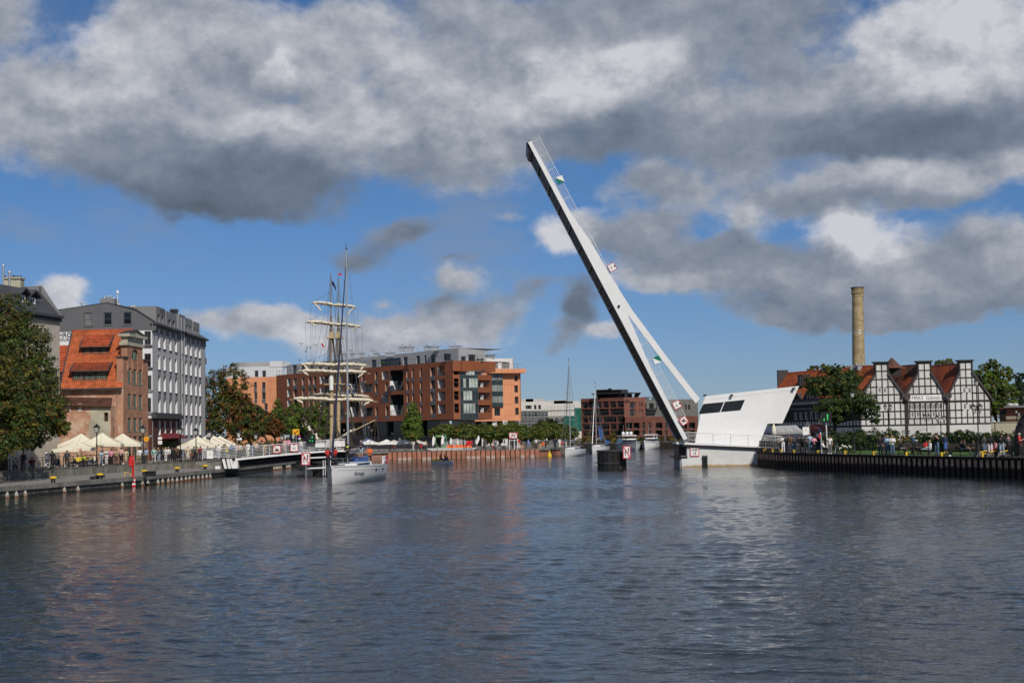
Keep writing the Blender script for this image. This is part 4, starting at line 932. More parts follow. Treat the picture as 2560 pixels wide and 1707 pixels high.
# orange wing behind to the right
t = thing('orange_wing', 'bright orange apartment wing with overhanging flat cornice right of the brown block', 'apartment block', (2, 296, Z_C))
Do = 294.
fo = Fac((X(1180, Do, 1000), Do), (X(1302.5, Do+3.5, 1000), Do+3.5)); zo0, zo1 = Z(1300, 1051, Do+3), Z(1260, 932, Do)
ow = [fo.rect(1286, 938, 1294.5, 953), fo.rect(1286, 963, 1295, 981), fo.rect(1287, 991, 1296, 1009), fo.rect(1288, 1019, 1297, 1037), fo.rect(1236, 1020, 1250.5, 1039)]
k = MB(); k.wall(fo, [(0, zo0), (fo.L, zo0), (fo.L, zo1+.5), (0, zo1+.5)], ow, .5); fo2 = Fac(fo.p(fo.L, 0)[:2], fo.p(fo.L, 0, -9)[:2]); k.fbox(fo2, 0, 8, zo0, zo1+.5, -.2, 0); k.poly([fo.p(0, zo0), fo.p(fo.L, zo0), fo.p(fo.L, zo0, -9), fo.p(0, zo0, -9)]); k.build('wall', M['orange'], t)
for r in ow: window(fo, r, .45, t, 'frame_grey', 'glass_dark', 2, 1)
k = MB()
for px in (1262, 1268, 1273, 1279, 1285, 1298):
 u = fo.uz(px, 1000)[0]; z = zo0
 while z < zo1:
  if not any(a-.05 < u < c+.05 and b < z+1.5 < d+1.5 for a, b, c, d in ow): k.fbox(fo, u, u+.03, z, z+2.2, .001, .008)
  z += 3.1
for y in (963, 983, 1011, 1039): u, z = fo.uz(1262, y); k.fbox(fo, fo.uz(1257, 1000)[0], fo.uz(1284, 1000)[0], z, z+.04, .001, .008)
k.build('panel_joint', M['clad_front'], t)
k = MB(); a_, b_ = fo.uz(1217, 925)[0], fo.uz(1308.5, 925)[0]; k.fbox(fo, a_, b_, zo1, Z(1260, 920.5, Do-1.5), -8, 1.5); k.build('cornice', M['orange'], t)
k = MB()
for i in range(1, 6): u = a_+(b_-a_)*i/6; k.fbox(fo, u, u+.04, zo1, Z(1260, 921, Do-1.5), 1.501, 1.51)
k.build('cornice_joint', M['clad_front'], t)
ga, gb = fo.uz(1228, 980)[0], fo.uz(1256.5, 980)[0]; zl = [fo.uz(1240, y)[1] for y in (1017, 1007, 990, 979, 962, 951, 934)]
for j in range(6):
 for i in range(2):
  a, b = ga+(gb-ga)*i/2+.05, ga+(gb-ga)*(i+1)/2-.05; MB().fbox(fo, a, b, zl[j]+.06, zl[j+1]-.06, .1, .4).build('curtain_pane', M['spandrel' if j % 2 == 0 else 'glass_curtain'], t)
k = MB(); k.fbox(fo, ga, gb, zl[0], zl[6], .02, .3)
k.build('curtain_frame', M['frame_grey'], t)
k = MB(); pz2 = Z(1290, 894, Do+2); px0, px1 = fo.uz(1208, 900)[0], fo.uz(1289.5, 900)[0]; zf = Z(1260, 920.5, Do-1.5)
r2 = [fo.rect(1241, 905, 1250, 920), fo.rect(1260, 905, 1279.5, 920)]; r2 = [(a, max(b, zf-.05), c, d) for a, b, c, d in r2]
fo3 = Fac(fo.p(0, 0, -1.5)[:2], fo.p(fo.L, 0, -1.5)[:2])
k.wall(fo3, [(px0, zf-.1), (px1, zf-.1), (px1, pz2), (px0, pz2)], r2, .3); k.fbox(Fac(fo3.p(px1, 0)[:2], fo3.p(px1, 0, -6)[:2]), 0, 6, zf, pz2, -.2, 0); k.poly([fo3.p(px0, pz2), fo3.p(px1, pz2), fo3.p(px1, pz2, -6), fo3.p(px0, pz2, -6)]); k.build('penthouse_wall', M['pent_white'], t)
for r in r2: window(fo3, r, .25, t, 'frame_grey', 'glass_curtain', 2, 1)
k = MB(); k.fbox(fo, a_+2, b_-.6, zf+.9, zf+.95, 1.2, 1.25); [k.fbox(fo, a_+2+i*.7, a_+2.04+i*.7, zf, zf+.9, 1.2, 1.25) for i in range(int((b_-a_-2.6)/.7))]; k.build('roof_railing', M['frame_grey'], t)
for px in (1183, 1210, 1237, 1263):
 p = at(px, 1070, Do+3); k = MB(); k.box(p.x-.5, p.x+.5, Do+2, Do+3.4, Z_C, zo0); k.build('column', M['pent_white'], t)
k = MB(); k.box(X(1170, Do+8), X(1298, Do+8), Do+7.9, Do+8.3, Z_C, zo0); k.build('ground_floor_wall', M['plinth'], t)
b = at(1218, 880, Do+4); k = MB(); k.box(b.x-1.5, b.x+1.5, Do+3, Do+5, pz2, pz2+.5); k.box(b.x-2, b.x+2, Do+2.6, Do+5.4, pz2+.7, pz2+.85); k.tube((b.x, Do+4, pz2+.5), (b.x, Do+4, pz2+1.4), .12); k.build('roof_vent', M['galv'], t)
# orange and white block at the far left end of the same estate
t = thing('white_orange_block', 'orange apartment block with white upper storeys behind the autumn trees', 'apartment block', (-62, 345, Z_FAR))
Dw = 340.
fw = Fac((X(566, Dw), Dw), (X(697, Dw-2), Dw-2))
zo = Z(640, 943, Dw); zt = Z(600, 917, Dw)
ws = [fw.rect(a, b, c, d) for a, b, c, d in ((655, 955, 663.5, 970), (655, 981, 664, 997), (661, 1008, 669, 1024), (635, 955, 642, 970), (636, 981, 643, 997))]
k = MB(); k.wall(fw, [(0, Z_FAR), (fw.uz(706, 990)[0], Z_FAR), (fw.uz(706, 990)[0], zo), (0, zo)], ws, .35); k.build('orange_wall', M['orange'], t)
for r in ws: window(fw, r, .3, t, 'frame_grey', 'glass', 1, 1); MB().fbox(fw, r[0], r[2], r[1]-1.0, r[1]-.01, .002, .03).build('sill_panel', M['frame_grey'], t)
k = MB()
for px in (672, 676, 680, 685, 690, 694, 698): u = fw.uz(px, 980)[0]; k.fbox(fw, u, u+.04, zo-9, zo, .001, .012)
for y in (953, 974, 1001): u, z = fw.uz(680, y); k.fbox(fw, fw.uz(672, 980)[0], fw.uz(704, 980)[0], z, z+.04, .001, .012)
k.build('panel_joint', M['clad_front'], t)
wu = [fw.rect(636, 926, 645, 942), fw.rect(655, 926, 664, 942)]
k = MB(); k.wall(fw, [(0, zo+.002), (fw.uz(706, 930)[0], zo+.002), (fw.uz(706, 930)[0], Z(640, 917, Dw)), (0, Z(640, 917, Dw))], wu, .3, o=-.2); k.fbox(fw, fw.uz(674, 920)[0], fw.uz(706, 920)[0], Z(690, 917, Dw)-.1, Z(690, 903.5, Dw), -6, -.1); k.build('white_wall', M['pent_white'], t)
for r in wu: window(fw, r, .25, t, 'frame_grey', 'glass', 1, 1, o=-.2)
k = MB(); c = at(640, 915, Dw+6); k.lathe((c.x, Dw+6, Z(640, 918, Dw+6)), [(6, -1), (6, Z(640, 908, Dw+6)-Z(640, 918, Dw+6)), (0.1, Z(640, 907, Dw+6)-Z(640, 918, Dw+6))], 24, sm=False); k.build('drum', M['pent'], t)
k = MB(); k.fbox(fw, fw.uz(706, 930)[0], fw.uz(725, 930)[0], zo-.2, Z(710, 922, Dw), -6, -1); k.fbox(fw, fw.uz(707, 930)[0], fw.uz(727, 930)[0], Z(710, 915, Dw), Z(710, 913, Dw), -7, -2); k.build('stair_head', M['pent_white'], t)
# ------------------------------------------------------------------ pale construction site behind the hedge-like trees
t = thing('unfinished_building', 'pale unfinished building with scaffolding and green safety netting', 'building', (18, 420, Z_FAR))
Dc = 420.
f = Fac((X(1300, Dc), Dc), (X(1460, Dc), Dc))
zz = [Z(1380, y, Dc) for y in (1076, 1056, 1040, 1024, 1003)]
ww = [f.rect(a, b, c, d) for a, b, c, d in ((1314, 1013, 1329, 1022), (1335, 1012, 1341, 1023), (1346, 1012, 1352, 1023), (1310, 1029, 1314.5, 1040), (1322, 1029, 1326, 1040), (1333, 1029, 1343, 1040))]
k = MB(); k.wall(f, [(0, Z_FAR), (f.uz(1370, 1030)[0], Z_FAR), (f.uz(1370, 1030)[0], zz[4]), (0, zz[4])], ww, .6); k.box(X(1370, Dc+4), X(1460, Dc+4), Dc+4, Dc+6, Z_FAR, Z(1400, 1008, Dc)); k.build('wall', M['lime'], t)
for r in ww: window(f, r, .5, t, 'frame_grey', 'glass_dark', 1, 1)
for i, y in enumerate((1072, 1056, 1041, 1026)):
 k = MB(); z = Z(1380, y, Dc); k.fbox(f, -.5, f.uz(1440, y)[0], z-.25, z+.1, -.3, 1.5); k.build('slab', M['concrete'], t)
for i in range(17):
 u = f.uz(1302+8.4*i, 1040)[0]; k = MB(); k.tube(f.p(u, Z_FAR, 1.6), f.p(u, zz[3]+1.2, 1.6), .07, n=4); k.build('scaffold_pole', M['galv'], t)
k = MB()
for y in (1068, 1064, 1050, 1046, 1034, 1030): z = Z(1380, y, Dc); k.tube(f.p(0, z, 1.6), f.p(f.L*.86, z, 1.6), .05, n=4)
k.build('scaffold_rail', M['galv'], t)
for a, b in ((1372, 1385), (1387, 1400), (1402, 1412)):
 k = MB(); k.box(X(a, Dc), X(b, Dc), Dc-.2, Dc+3, Z(1380, 1054, Dc), Z(1380, 1044, Dc)); k.build('dark_bay', M['soffit'], t)
k = MB(); u1, u2 = f.uz(1408, 1040)[0], f.uz(1456, 1040)[0]
N_ = 14
for i in range(N_):
 a, b = u1+(u2-u1)*i/N_, u1+(u2-u1)*(i+1)/N_; oa, ob = 1.8+.25*math.sin(i*2.1), 1.8+.25*math.sin((i+1)*2.1)
 k.poly([f.p(a, Z(1430, 1078, Dc), oa), f.p(b, Z(1430, 1078, Dc), ob), f.p(b, Z(1430, 1027, Dc)+(.8 if a > (u1+u2)/2 else -1.5), ob), f.p(a, Z(1430, 1027, Dc)+(.8 if a > (u1+u2)/2 else -1.5), oa)])
k.build('safety_net', M['netting'], t)
for x0, y0 in ((1312, 1002), (1340, 1001), (1395, 1004), (1410, 1003), (1428, 1005)):
 k = MB(); b = at(x0, y0+2, Dc+5); k.box(b.x-3, b.x+2.5, Dc+4.5, Dc+7, b.z-2, b.z+.4+random.random()*.5); k.build('roof_block', M['pale_wall'], t)
# ------------------------------------------------------------------ dark red brick block beyond the marina
t = thing('red_brick_block', 'dark red brick apartment block with grid of deep balconies beyond the marina', 'apartment block', (30, 335, Z_FAR))
Dr = 330.
f1 = Fac((X(1453, Dr+6, 1040), Dr+6), (X(1561, Dr, 1040), Dr)); z1 = Z(1561, 993, Dr)
rows = [(1007.5-.0, 1020), (1023, 1039), (1042, 1056), (1060, 1074), (1077, 1090)]
holes = []
cols = [(1455.5, 1469.5), (1471.5, 1487.5), (1489.5, 1504), (1507, 1522), (1525, 1540.5), (1543, 1560)]
merge = {0: [], 1: [0, 2, 4], 2: [1, 3], 3: [0, 2], 4: [0, 2, 4]}
for j, (ya, yb) in enumerate(rows):
 i = 0
 while i < 6:
  e = i+1 if i in merge[j] and i+1 < 6 else i
  a, b = f1.uz(cols[i][0], 1040)[0], f1.uz(cols[e][1], 1040)[0]
  za, zb_ = f1.uz(1552, ya-5.2 if j == 0 else ya-2)[1], f1.uz(1552, yb-2)[1]
  holes.append((a, zb_, b, za)); i = e+1
k = MB(); k.wall(f1, [(0, Z_FAR), (f1.L, Z_FAR), (f1.L, z1), (0, z1)], holes, 1.9); k.poly([f1.p(0, z1), f1.p(f1.L, z1), f1.p(f1.L, z1, -12), f1.p(0, z1, -12)]); k.build('balcony_facade', M['brick_red'], t)
for a, b, c, d in holes:
 w_ = window(f1, (a, b, c, d), 1.85, t, 'frame_grey', 'glass_dark', max(2, int((c-a)/1.3)), 1, fw=.1)
 k = MB(); k.fbox(f1, a, c, b+.95, b+1.02, -.1, -.04)
 for i in range(int((c-a)/.3)): k.fbox(f1, a+i*.3, a+i*.3+.02, b, b+.95, -.08, -.05)
 k.build('balustrade', M['frame_grey'], w_)
f2 = Fac(f1.p(f1.L, 0)[:2], (X(1613, Dr+3, 1000), Dr+3))
r2 = [f2.rect(a, b, c, d) for a, b, c, d in ((1575, 1004, 1586, 1020), (1575, 1022, 1586, 1040), (1587.5, 1004, 1590, 1018), (1587.5, 1022, 1590, 1036), (1596.5, 1005, 1599, 1017), (1603, 1005, 1607, 1017), (1596.5, 1022, 1599, 1032), (1603, 1022, 1607, 1032))]
k = MB(); k.wall(f2, [(0, Z_FAR), (f2.L, Z_FAR), (f2.L, z1), (0, z1)], r2, .35); k.build('side_wall', brickmat('brick_red_lit', (.27, .105, .075), (.235, .09, .065), (.20, .11, .085)), t)  # paler copy of the red brick: sunlight on this side is in the colour
for r in r2: window(f2, r, .3, t, 'frame_grey', 'glass', 1, 1)
f3 = Fac((X(1563, Dr-2.5, 1060), Dr-2.5), (X(1745, Dr-1, 1060), Dr-1)); z3 = Z(1640, 1041, Dr)
h3 = []
for j, (ya, yb) in enumerate(((1056, 1071), (1075, 1088))):
 for a, b in ((1565, 1581), (1584, 1599), (1606, 1613), (1622, 1627), (1640, 1656), (1663, 1669), (1682, 1697), (1702, 1718), (1722, 1738)):
  h3.append(f3.rect(a, ya, b, yb))
k = MB(); k.wall(f3, [(0, Z_FAR), (f3.L, Z_FAR), (f3.L, z3), (0, z3)], h3, 1.2); k.poly([f3.p(0, z3), f3.p(f3.L, z3), f3.p(f3.L, z3, -8), f3.p(0, z3, -8)]); k.build('lower_wing_wall', M['brick_red'], t)
for r in h3: window(f3, r, 1.15 if r[2]-r[0] > 1.2 else .3, t, 'frame_grey', 'glass_dark', 2, 1, fw=.1)
k = MB(); k.fbox(f3, 0, f3.L, z3, z3+1.0, -.12, -.08); k.f = []; k.v = []; k.mi = []; k.sm = []
k.fbox(f3, 0, f3.L, z3+.95, z3+1.02, -.12, -.06); [k.fbox(f3, i*.5, i*.5+.03, z3, z3+.95, -.11, -.08) for i in range(int(f3.L/.5))]; k.build('terrace_railing', M['frame_grey'], t)
k = MB(); k.fbox(f3, 0, f3.L, Z_FAR+.0, Z(1600, 1091, Dr), .02, .05); k.fbox(f1, 0, f1.L, Z_FAR, Z(1500, 1092.5, Dr+3), .02, .05); k.build('shop_front', M['glass_dark'], t)
f4 = Fac((X(1610, Dr+5, 1020), Dr+5), (X(1745, Dr+6, 1020), Dr+6)); z4 = Z(1650, 999, Dr+5)
h4 = [f4.rect(a, b, c, d) for a, b, c, d in ((1623, 1008, 1634, 1022), (1650, 1009, 1655, 1023), (1712, 1011, 1716, 1024), (1720, 1011, 1725, 1024), (1611, 1008, 1616, 1026), (1640, 1008, 1642, 1022), (1668, 1008, 1676, 1024))]
k = MB(); k.wall(f4, [(0, Z_FAR), (f4.L, Z_FAR), (f4.L, z4), (0, z4)], h4, .35); k.poly([f4.p(0, z4), f4.p(f4.L, z4), f4.p(f4.L, z4, -8), f4.p(0, z4, -8)]); k.build('grey_upper_wall', mat('grey_render', (.15, .148, .135), .8), t)
for r in h4: window(f4, r, .3, t, 'frame_grey', 'glass_dark', 2, 1)
k = MB(); u, z = f4.uz(1628, 1026); k.fbox(f4, u-1.2, u+1.2, z, z+.5, 0, 1.4); k.build('balcony', M['dark_steel'], t)
for a, b, c, d in ((1483, 986, 1510, 994), (1510, 986, 1545, 994)):
 k = MB(); u1, zz1 = f1.uz(a, d); u2, zz2 = f1.uz(c, b); k.fbox(f1, u1, u2, z1, zz2+1.2, -5, -1.5); k.build('roof_pavilion', M['glass_dark'], t)
k = MB(); k.box(X(1482, Dr+5), X(1604, Dr+3), Dr+2, Dr+7, Z(1540, 984, Dr+4), Z(1540, 982.5, Dr+4)); k.build('pergola_roof', M['dark_steel'], t)
for px in (1484, 1500, 1530, 1545, 1560, 1575, 1590): k = MB(); p = at(px, 985, Dr+3); k.tube((p.x, p.y, z1), (p.x, p.y, Z(1540, 983.5, Dr+4)), .08, n=4); k.build('pergola_post', M['dark_steel'], t)
k = MB(); k.lathe((X(1525, Dr+5, 980), Dr+5, z1), [(.42, 0), (.42, Z(1525, 970.5, Dr+5)-z1)], 8); k.build('chimney', M['dark_steel'], t)
for px, w_ in ((1549, 1.0), (1560, .8), (1575, .9), (1615, 1.4), (1640, 2.), (1655, 1.6)):
 zb_ = z1 if px < 1610 else z4; p = at(px, 990, Dr+6); k = MB(); k.box(p.x-w_/2, p.x+w_/2, Dr+5.5, Dr+7, zb_, zb_+.9 if px < 1610 else zb_+.5); k.box(p.x-w_*.65, p.x+w_*.65, Dr+5.3, Dr+7.2, zb_+1.1 if px < 1610 else zb_+.6, zb_+1.25 if px < 1610 else zb_+.72); k.build('roof_unit', M['gr_dark'], t)
k = MB(); k.prism([(X(1588, Dr+3), Dr+3, z1), (X(1597, Dr+3), Dr+3, z1), (X(1605, Dr+3), Dr+3, Z(1600, 982.5, Dr+3)), (X(1592, Dr+3), Dr+3, Z(1600, 983, Dr+3))], (0, 2, 0)); k.build('slanted_canopy', M['dark_steel'], t)
k = MB(); [put_text(k, s, f2.p(f2.uz(1568, y)[0], f2.uz(1568, y)[1], .03), f2.d, (0, 0, 1), .6, bold=.02) for s, y in (('DEO', 1002), ('PLAZA', 1005))]; k.build('wall_lettering', M['black'], t)
# ------------------------------------------------------------------ signs
def board(px, py, D, w_, h_, kind, label, rot=0., yaw=0., post=None, border='red', parent=None, name='sign', n=None, face='sign_white', cat='sign'):
 """a panel with coloured border and its symbol, facing the camera; rot turns it in its own plane"""
 c = at(px, py, D); ca, sa = math.cos(rot), math.sin(rot)
 a = Vector((math.cos(yaw), math.sin(yaw), 0)); up = Vector((0, 0, 1)); nn = Vector((math.sin(yaw), -math.cos(yaw), 0))
 ex, ey = a*ca-up*sa, a*sa+up*ca
 t = parent or thing(name, label, cat, c if not post else Vector((c.x, D, post)))
 k = MB(); k.obox(c+nn*-.03, ex*w_/2, ey*h_/2, nn*.03); bo = k.build('board', M[face], t)
 P = lambda x, y, o=.012: c+ex*x+ey*y+nn*o
 b_ = .07*max(w_, h_)
 if border:
  k = MB()
  for x0, x1, y0, y1 in ((-w_/2, w_/2, h_/2-b_, h_/2), (-w_/2, w_/2, -h_/2, -h_/2+b_), (-w_/2, -w_/2+b_, -h_/2+b_, h_/2-b_), (w_/2-b_, w_/2, -h_/2+b_, h_/2-b_)):
   q = [P(x0, y0), P(x1, y0), P(x1, y1), P(x0, y1)]; k.hexa([p-nn*.012 for p in q], q)
  k.build('border', M[border], t)
 def bar(k, x0, y0, x1, y1, wd, o=.02):
  d = Vector((x1-x0, y1-y0)).normalized(); e = Vector((-d.y, d.x))*wd/2
  k.poly([P(x0+e.x, y0+e.y, o), P(x0-e.x, y0-e.y, o), P(x1-e.x, y1-e.y, o), P(x1+e.x, y1+e.y, o)])
 k = MB(); r = MB(); W, H_ = w_/2-b_, h_/2-b_
 if kind[0] == 'text':
  rows = kind[1:]; sz = min(H_*1.7/len(rows), w_*1.15/max(len(x) for x in rows))
  tri = len(rows) == 1
  for i, s in enumerate(rows): put_text(k, s, P(0, (len(rows)/2-.5-i)*sz*1.05-(H_*.22 if tri else 0), .018), ex, ey, sz if not tri else sz*.8, bold=.02)
  if tri: k.poly([P(-W*.35, H_, .018), P(0, H_*.55, .018), P(W*.35, H_, .018)])
 elif kind[0] == 'overtake':
  for x, s in ((W*.5, .25), (-W*.5, -.25)):
   bar(k, x, (s-.42)*H_, x, (s+.25)*H_, W*.24); k.poly([P(x-W*.26, (s+.2)*H_, .02), P(x+W*.26, (s+.2)*H_, .02), P(x, (s+.62)*H_, .02)])
  bar(r, -W, H_, W, -H_, b_, .026)
 elif kind[0] == 'noboat':
  k.poly([P(-W*.6, -.15*H_, .018), P(-W*.45, -.42*H_, .018), P(W*.45, -.42*H_, .018), P(W*.7, -.05*H_, .018)]); k.poly([P(-W*.2, .0*H_, .019), P(-W*.1, -.2*H_, .019), P(W*.3, -.2*H_, .019), P(W*.35, .12*H_, .019)]); bar(k, -W*.7, -.55*H_, W*.7, -.5*H_, .05)
  bar(r, -W, H_, W, -H_, b_, .026)
 elif kind[0] == 'noprop':
  bar(k, -W*.45, H_*.45, W*.35, -H_*.5, W*.36); bar(k, -W*.4, -H_*.45, W*.4, H_*.5, W*.36); bar(r, -W, -H_, W, H_, b_, .026)
 elif kind[0] == 'anchor':
  bar(k, -W*.25, H_*.35, W*.45, -H_*.4, .10); bar(k, W*.2, -H_*.6, W*.62, -H_*.1, .08)
  for i in range(6):
   a0, a1 = 1.2+i*.45, 1.2+(i+1)*.45; bar(k, -W*.1+math.cos(a0)*W*.42, H_*.15+math.sin(a0)*H_*.5, -W*.1+math.cos(a1)*W*.42, H_*.15+math.sin(a1)*H_*.5, .08)
  bar(r, -W, -H_, W, H_, b_*1.1, .026)
 elif kind[0] == 'led':
  for s, x, y, z in kind[1]:
   if s == '^': k.poly([P(x*W-.25*W, y*H_-.22*H_, .02), P(x*W+.25*W, y*H_-.22*H_, .02), P(x*W, y*H_+.28*H_, .02)])
   if s == '|': bar(k, x*W, y*H_-z*H_, x*W, y*H_+z*H_, .07);
   if s == 'A': bar(k, x*W, y*H_-z*H_, x*W, y*H_+z*H_, .10); k.poly([P(x*W-.22*W, y*H_+z*H_*.45, .021), P(x*W+.22*W, y*H_+z*H_*.45, .021), P(x*W, y*H_+z*H_*1.3, .021)])
   if s == '7': bar(k, x*W-.14*W, y*H_+.16*H_, x*W+.14*W, y*H_+.16*H_, .06); bar(k, x*W+.1*W, y*H_+.16*H_, x*W, y*H_-.2*H_, .06)
   if s == 'v': k.poly([P(x*W-.2*W, y*H_+.18*H_, .02), P(x*W+.18*W, y*H_+.18*H_, .02), P(x*W+.02*W, y*H_-.22*H_, .02)])
  k.build('light_symbol', M['led_green'], t); k = MB()
 elif kind[0] == 'yarrow':
  bar(k, -W*.6, -H_*.7, W*.7, H_*.6, .10); bar(k, -W*.6, -H_*.7, -W*.05, -H_*.7, .09); bar(k, -W*.6, -H_*.7, -W*.6, -H_*.1, .09)
 elif kind[0] == 'dots':
  for i in range(5): k.poly([P(random.uniform(-.3, .3)*W, random.uniform(-.2, .5)*H_, .018)+ex*a_+ey*b2 for a_, b2 in ((-.022, -.02), (.022, -.02), (.022, .02), (-.022, .02))])
 if k.f: k.build('symbol', M['black' if kind[0] != 'dots' else 'ochre'], t)
 if r.f: r.build('red_stroke', M['red'], t)
 if post is not None:
  k = MB(); k.tube((c.x, D+.08, post), (c.x, D+.08, c.z+h_*.3), .06, n=6); k.build('post', M['galv'], t)
 return t
# ------------------------------------------------------------------ right abutment of the bascule bridge
t = thing('bridge_pier', 'white concrete bridge pier standing in the water under the operator cabin', 'pier', (22, 160, 0))
DP = 157.05
xl, xm, xr = X(1690, DP, 1166), X(1718, DP, 1140), 26.6
k = MB(); q = [(X(1704, DP, 1160), DP), (xr, DP+.0), (xr, DP+6), (X(1704, DP, 1160), DP+6)]
k.hexa([(x, y, -1) for x, y in q], [(x, y, 1.22) for x, y in q])
k.hexa([(xm, DP, 1.222), (xr, DP, 1.222), (xr, DP+6, 1.222), (xm, DP+6, 1.222)], [(xm, DP, 2.25), (xr, DP, 1.85), (xr, DP+6, 1.85), (xm, DP+6, 2.25)]); k.build('body', M['pier'], t)
k = MB(); k.box(xl+.45, X(1704, DP, 1160)-.01, DP+.15, DP+6, -1, 1.0); k.build('end_wall', mat('pier_end_shade', (.30, .32, .35), .7, .08), t)  # pier white darkened: the shade on this end is in the colour
k = MB(); k.box(xl, xm+.02, DP-.12, DP+6.2, 1.03, 1.20); k.build('ledge', M['black'], t)
k = MB(); k.box(xl+.5, xm-.02, DP+1.2, DP+6, 1.23, 2.4); k.build('machine_housing', M['black'], t)
for px in (1759, 1766):
 k = MB(); p = at(px, 1150, DP-.15); k.tube((p.x, DP-.14, -.2), (p.x, DP-.14, 1.0), .13, n=8); k.tube((p.x, DP-.14, 1.0), (p.x, DP-.14, 1.25), .17, .10, n=8); k.build('mooring_pile', M['dark_steel'], t)
# deck with parapet rail
t = thing('bridge_walkway', 'white walkway with wire railing in front of the operator cabin', 'walkway', (24, 157, 1.8))
a, b = at(1693, 1110, 157), at(1946, 1120.5, 157)
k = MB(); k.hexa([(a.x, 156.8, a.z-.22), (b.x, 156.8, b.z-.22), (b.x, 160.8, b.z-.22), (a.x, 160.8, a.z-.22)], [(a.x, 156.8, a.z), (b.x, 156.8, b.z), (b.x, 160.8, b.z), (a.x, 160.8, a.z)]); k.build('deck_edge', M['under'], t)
k = MB(); k.hexa([(a.x-.1, 156.75, a.z+.01), (b.x, 156.75, b.z+.01), (b.x, 160.8, b.z+.01), (a.x-.1, 160.8, a.z+.01)], [(a.x-.1, 156.75, a.z+.24), (b.x, 156.75, b.z+.10), (b.x, 160.8, b.z+.10), (a.x-.1, 160.8, a.z+.24)]); k.build('deck', M['bridge_white'], t)
k = MB(); p0, p1 = at(1716, 1102, 156.9), at(1940, 1116, 156.9); q0, q1 = at(1709, 1079.5, 156.9), at(1957, 1090.5, 156.9)
for i in range(1, 8):
 f_ = i/7; k.tube(p0.lerp(q0, f_), p1.lerp(q1, f_), .022 if i < 7 else .045, n=4)
k.build('handrail', M['galv'], t)
for px in (1709, 1737, 1781, 1824, 1867, 1909, 1940):
 f_ = (px-1709)/(1940-1709); k = MB(); b0, b1 = p0.lerp(p1, f_), q0.lerp(q1, f_*.95); k.tube((b1.x, 156.95, b0.z-.1), (b1.x, 156.95, b1.z), .03, n=4); k.build('rail_post', M['galv'], t)
k = MB()
for i in range(9):
 f_ = i/8; k.tube(at(1697+22*f_, 1105, 156.8), at(1714+8*f_, 1079, 156.8), .02, n=3); k.tube(at(1697+14*f_*0+17*f_, 1105-26*f_, 156.8), at(1722, 1105-26*f_, 156.8), .02, n=3)
k.build('end_mesh', M['galv'], t)
# operator cabin
t = thing('operator_cabin', 'slanted white bridge operator cabin with dark strip window beside the raised span', 'cabin', (23.5, 163, 2))
DB = 160.9
pts = [at(*q, DB) for q in ((1735, 1111), (1893, 1119), (1919, 1058.5), (1956, 1058), (1998, 964.5), (1764, 990), (1757, 1007))]
pts[0].z = 2.2; pts[1].z = 1.75
wins = [[at(*q, DB) for q in ((1747, 1035), (1799, 1030.5), (1810, 1004.5), (1758, 1009.5))], [at(*q, DB) for q in ((1801.5, 1030), (1851, 1025.5), (1862.5, 999), (1812.5, 1004))]]
k = MB(); k.tri([(p.x, p.z) for p in pts], [[(p.x, p.z) for p in wn_] for wn_ in wins], lambda x, z: Vector((x, DB, z)))
off = Vector((.6, 4.6, 0))
for i in range(len(pts)): a, b = pts[i], pts[(i+1) % len(pts)]; k.poly([a, b, b+off, a+off])
k.poly([p+off for p in pts])
for wn_ in wins:
 for i in range(4): a, b = wn_[i], wn_[(i+1) % 4]; k.poly([a, b, b+Vector((0, .12, 0)), a+Vector((0, .12, 0))])
k.build('shell', M['bridge_white'], t)
for wn_ in wins:
 k = MB(); k.poly([p+Vector((0, .11, 0)) for p in wn_]); k.build('window', M['glass_dark'], t)
mk('seam', (.58, .59, .60), .5, .03)
k = MB()
for j in range(1, 6):
 f_ = j/6; a, b = pts[0].lerp(pts[6], f_), pts[1].lerp(pts[4], f_)
 if j in (2, 3): pass
a, b = at(1762, 999, DB-.004), at(1990, 974, DB-.004); k.tube(a, b, .02, n=4); k.build('upper_seam', M['seam'], t)
for px, py in ((1829, 988), (1984, 971), (1762, 988)):
 k = MB(); c = at(px, py, DB-.3); k.tube(c+Vector((0, .3, 0)), c, .03, n=4); k.obox(c, (.16, 0, 0), (0, .13, 0), (.03, 0, .10)); k.build('floodlight', M['dark_steel'], t)
# ------------------------------------------------------------------ raised bascule leaf
PV = at(1703, 1088, 156); TH = math.atan2(32.1, 15.8)
t = thing('bascule_span', 'long white footbridge span raised steeply into the sky', 'bascule span', PV)
es, eh = Vector((-math.cos(TH), 0, math.sin(TH))), Vector((math.sin(TH), 0, math.cos(TH)))
def LP(s, h, y): return PV+es*s+eh*h+Vector((0, y, 0))
LEN, WD = 36.0, 8.0
top = [(-.6, .45), (2.6, .45), (8, .47), (14.3, .95), (8, 1.98), (3.3, 2.82), (2.3, 3.02), (2.6, 3.66), (3.2, 3.5), (8, 2.62), (14.5, 1.60), (18, 1.30), (21, 1.16), (23.5, 1.02), (25.5, .72), (27.5, .52), (LEN, .40)]
for y0 in (0, WD-.25):
 k = MB(); pl = [(-.6, 0)]+(top if y0 == 0 else [(-.6, .45), (8, .47)]+top[top.index((18, 1.30)):])+[(LEN, 0)]
 for y in (y0, y0+.25): k.tri(pl, [], lambda a, b: LP(a, b, y))
 for i in range(len(pl)): (a, b), (c, d) = pl[i], pl[(i+1) % len(pl)]; k.poly([LP(a, b, y0), LP(c, d, y0), LP(c, d, y0+.25), LP(a, b, y0+.25)])
 k.build('side_girder', M['bridge_white'], t)
k = MB()
for i in range(12): s = 22.8-i*1.0; k.obox(LP(s-.0, .02, -.006), es*.02, eh*.0, Vector((0, .004, 0)))
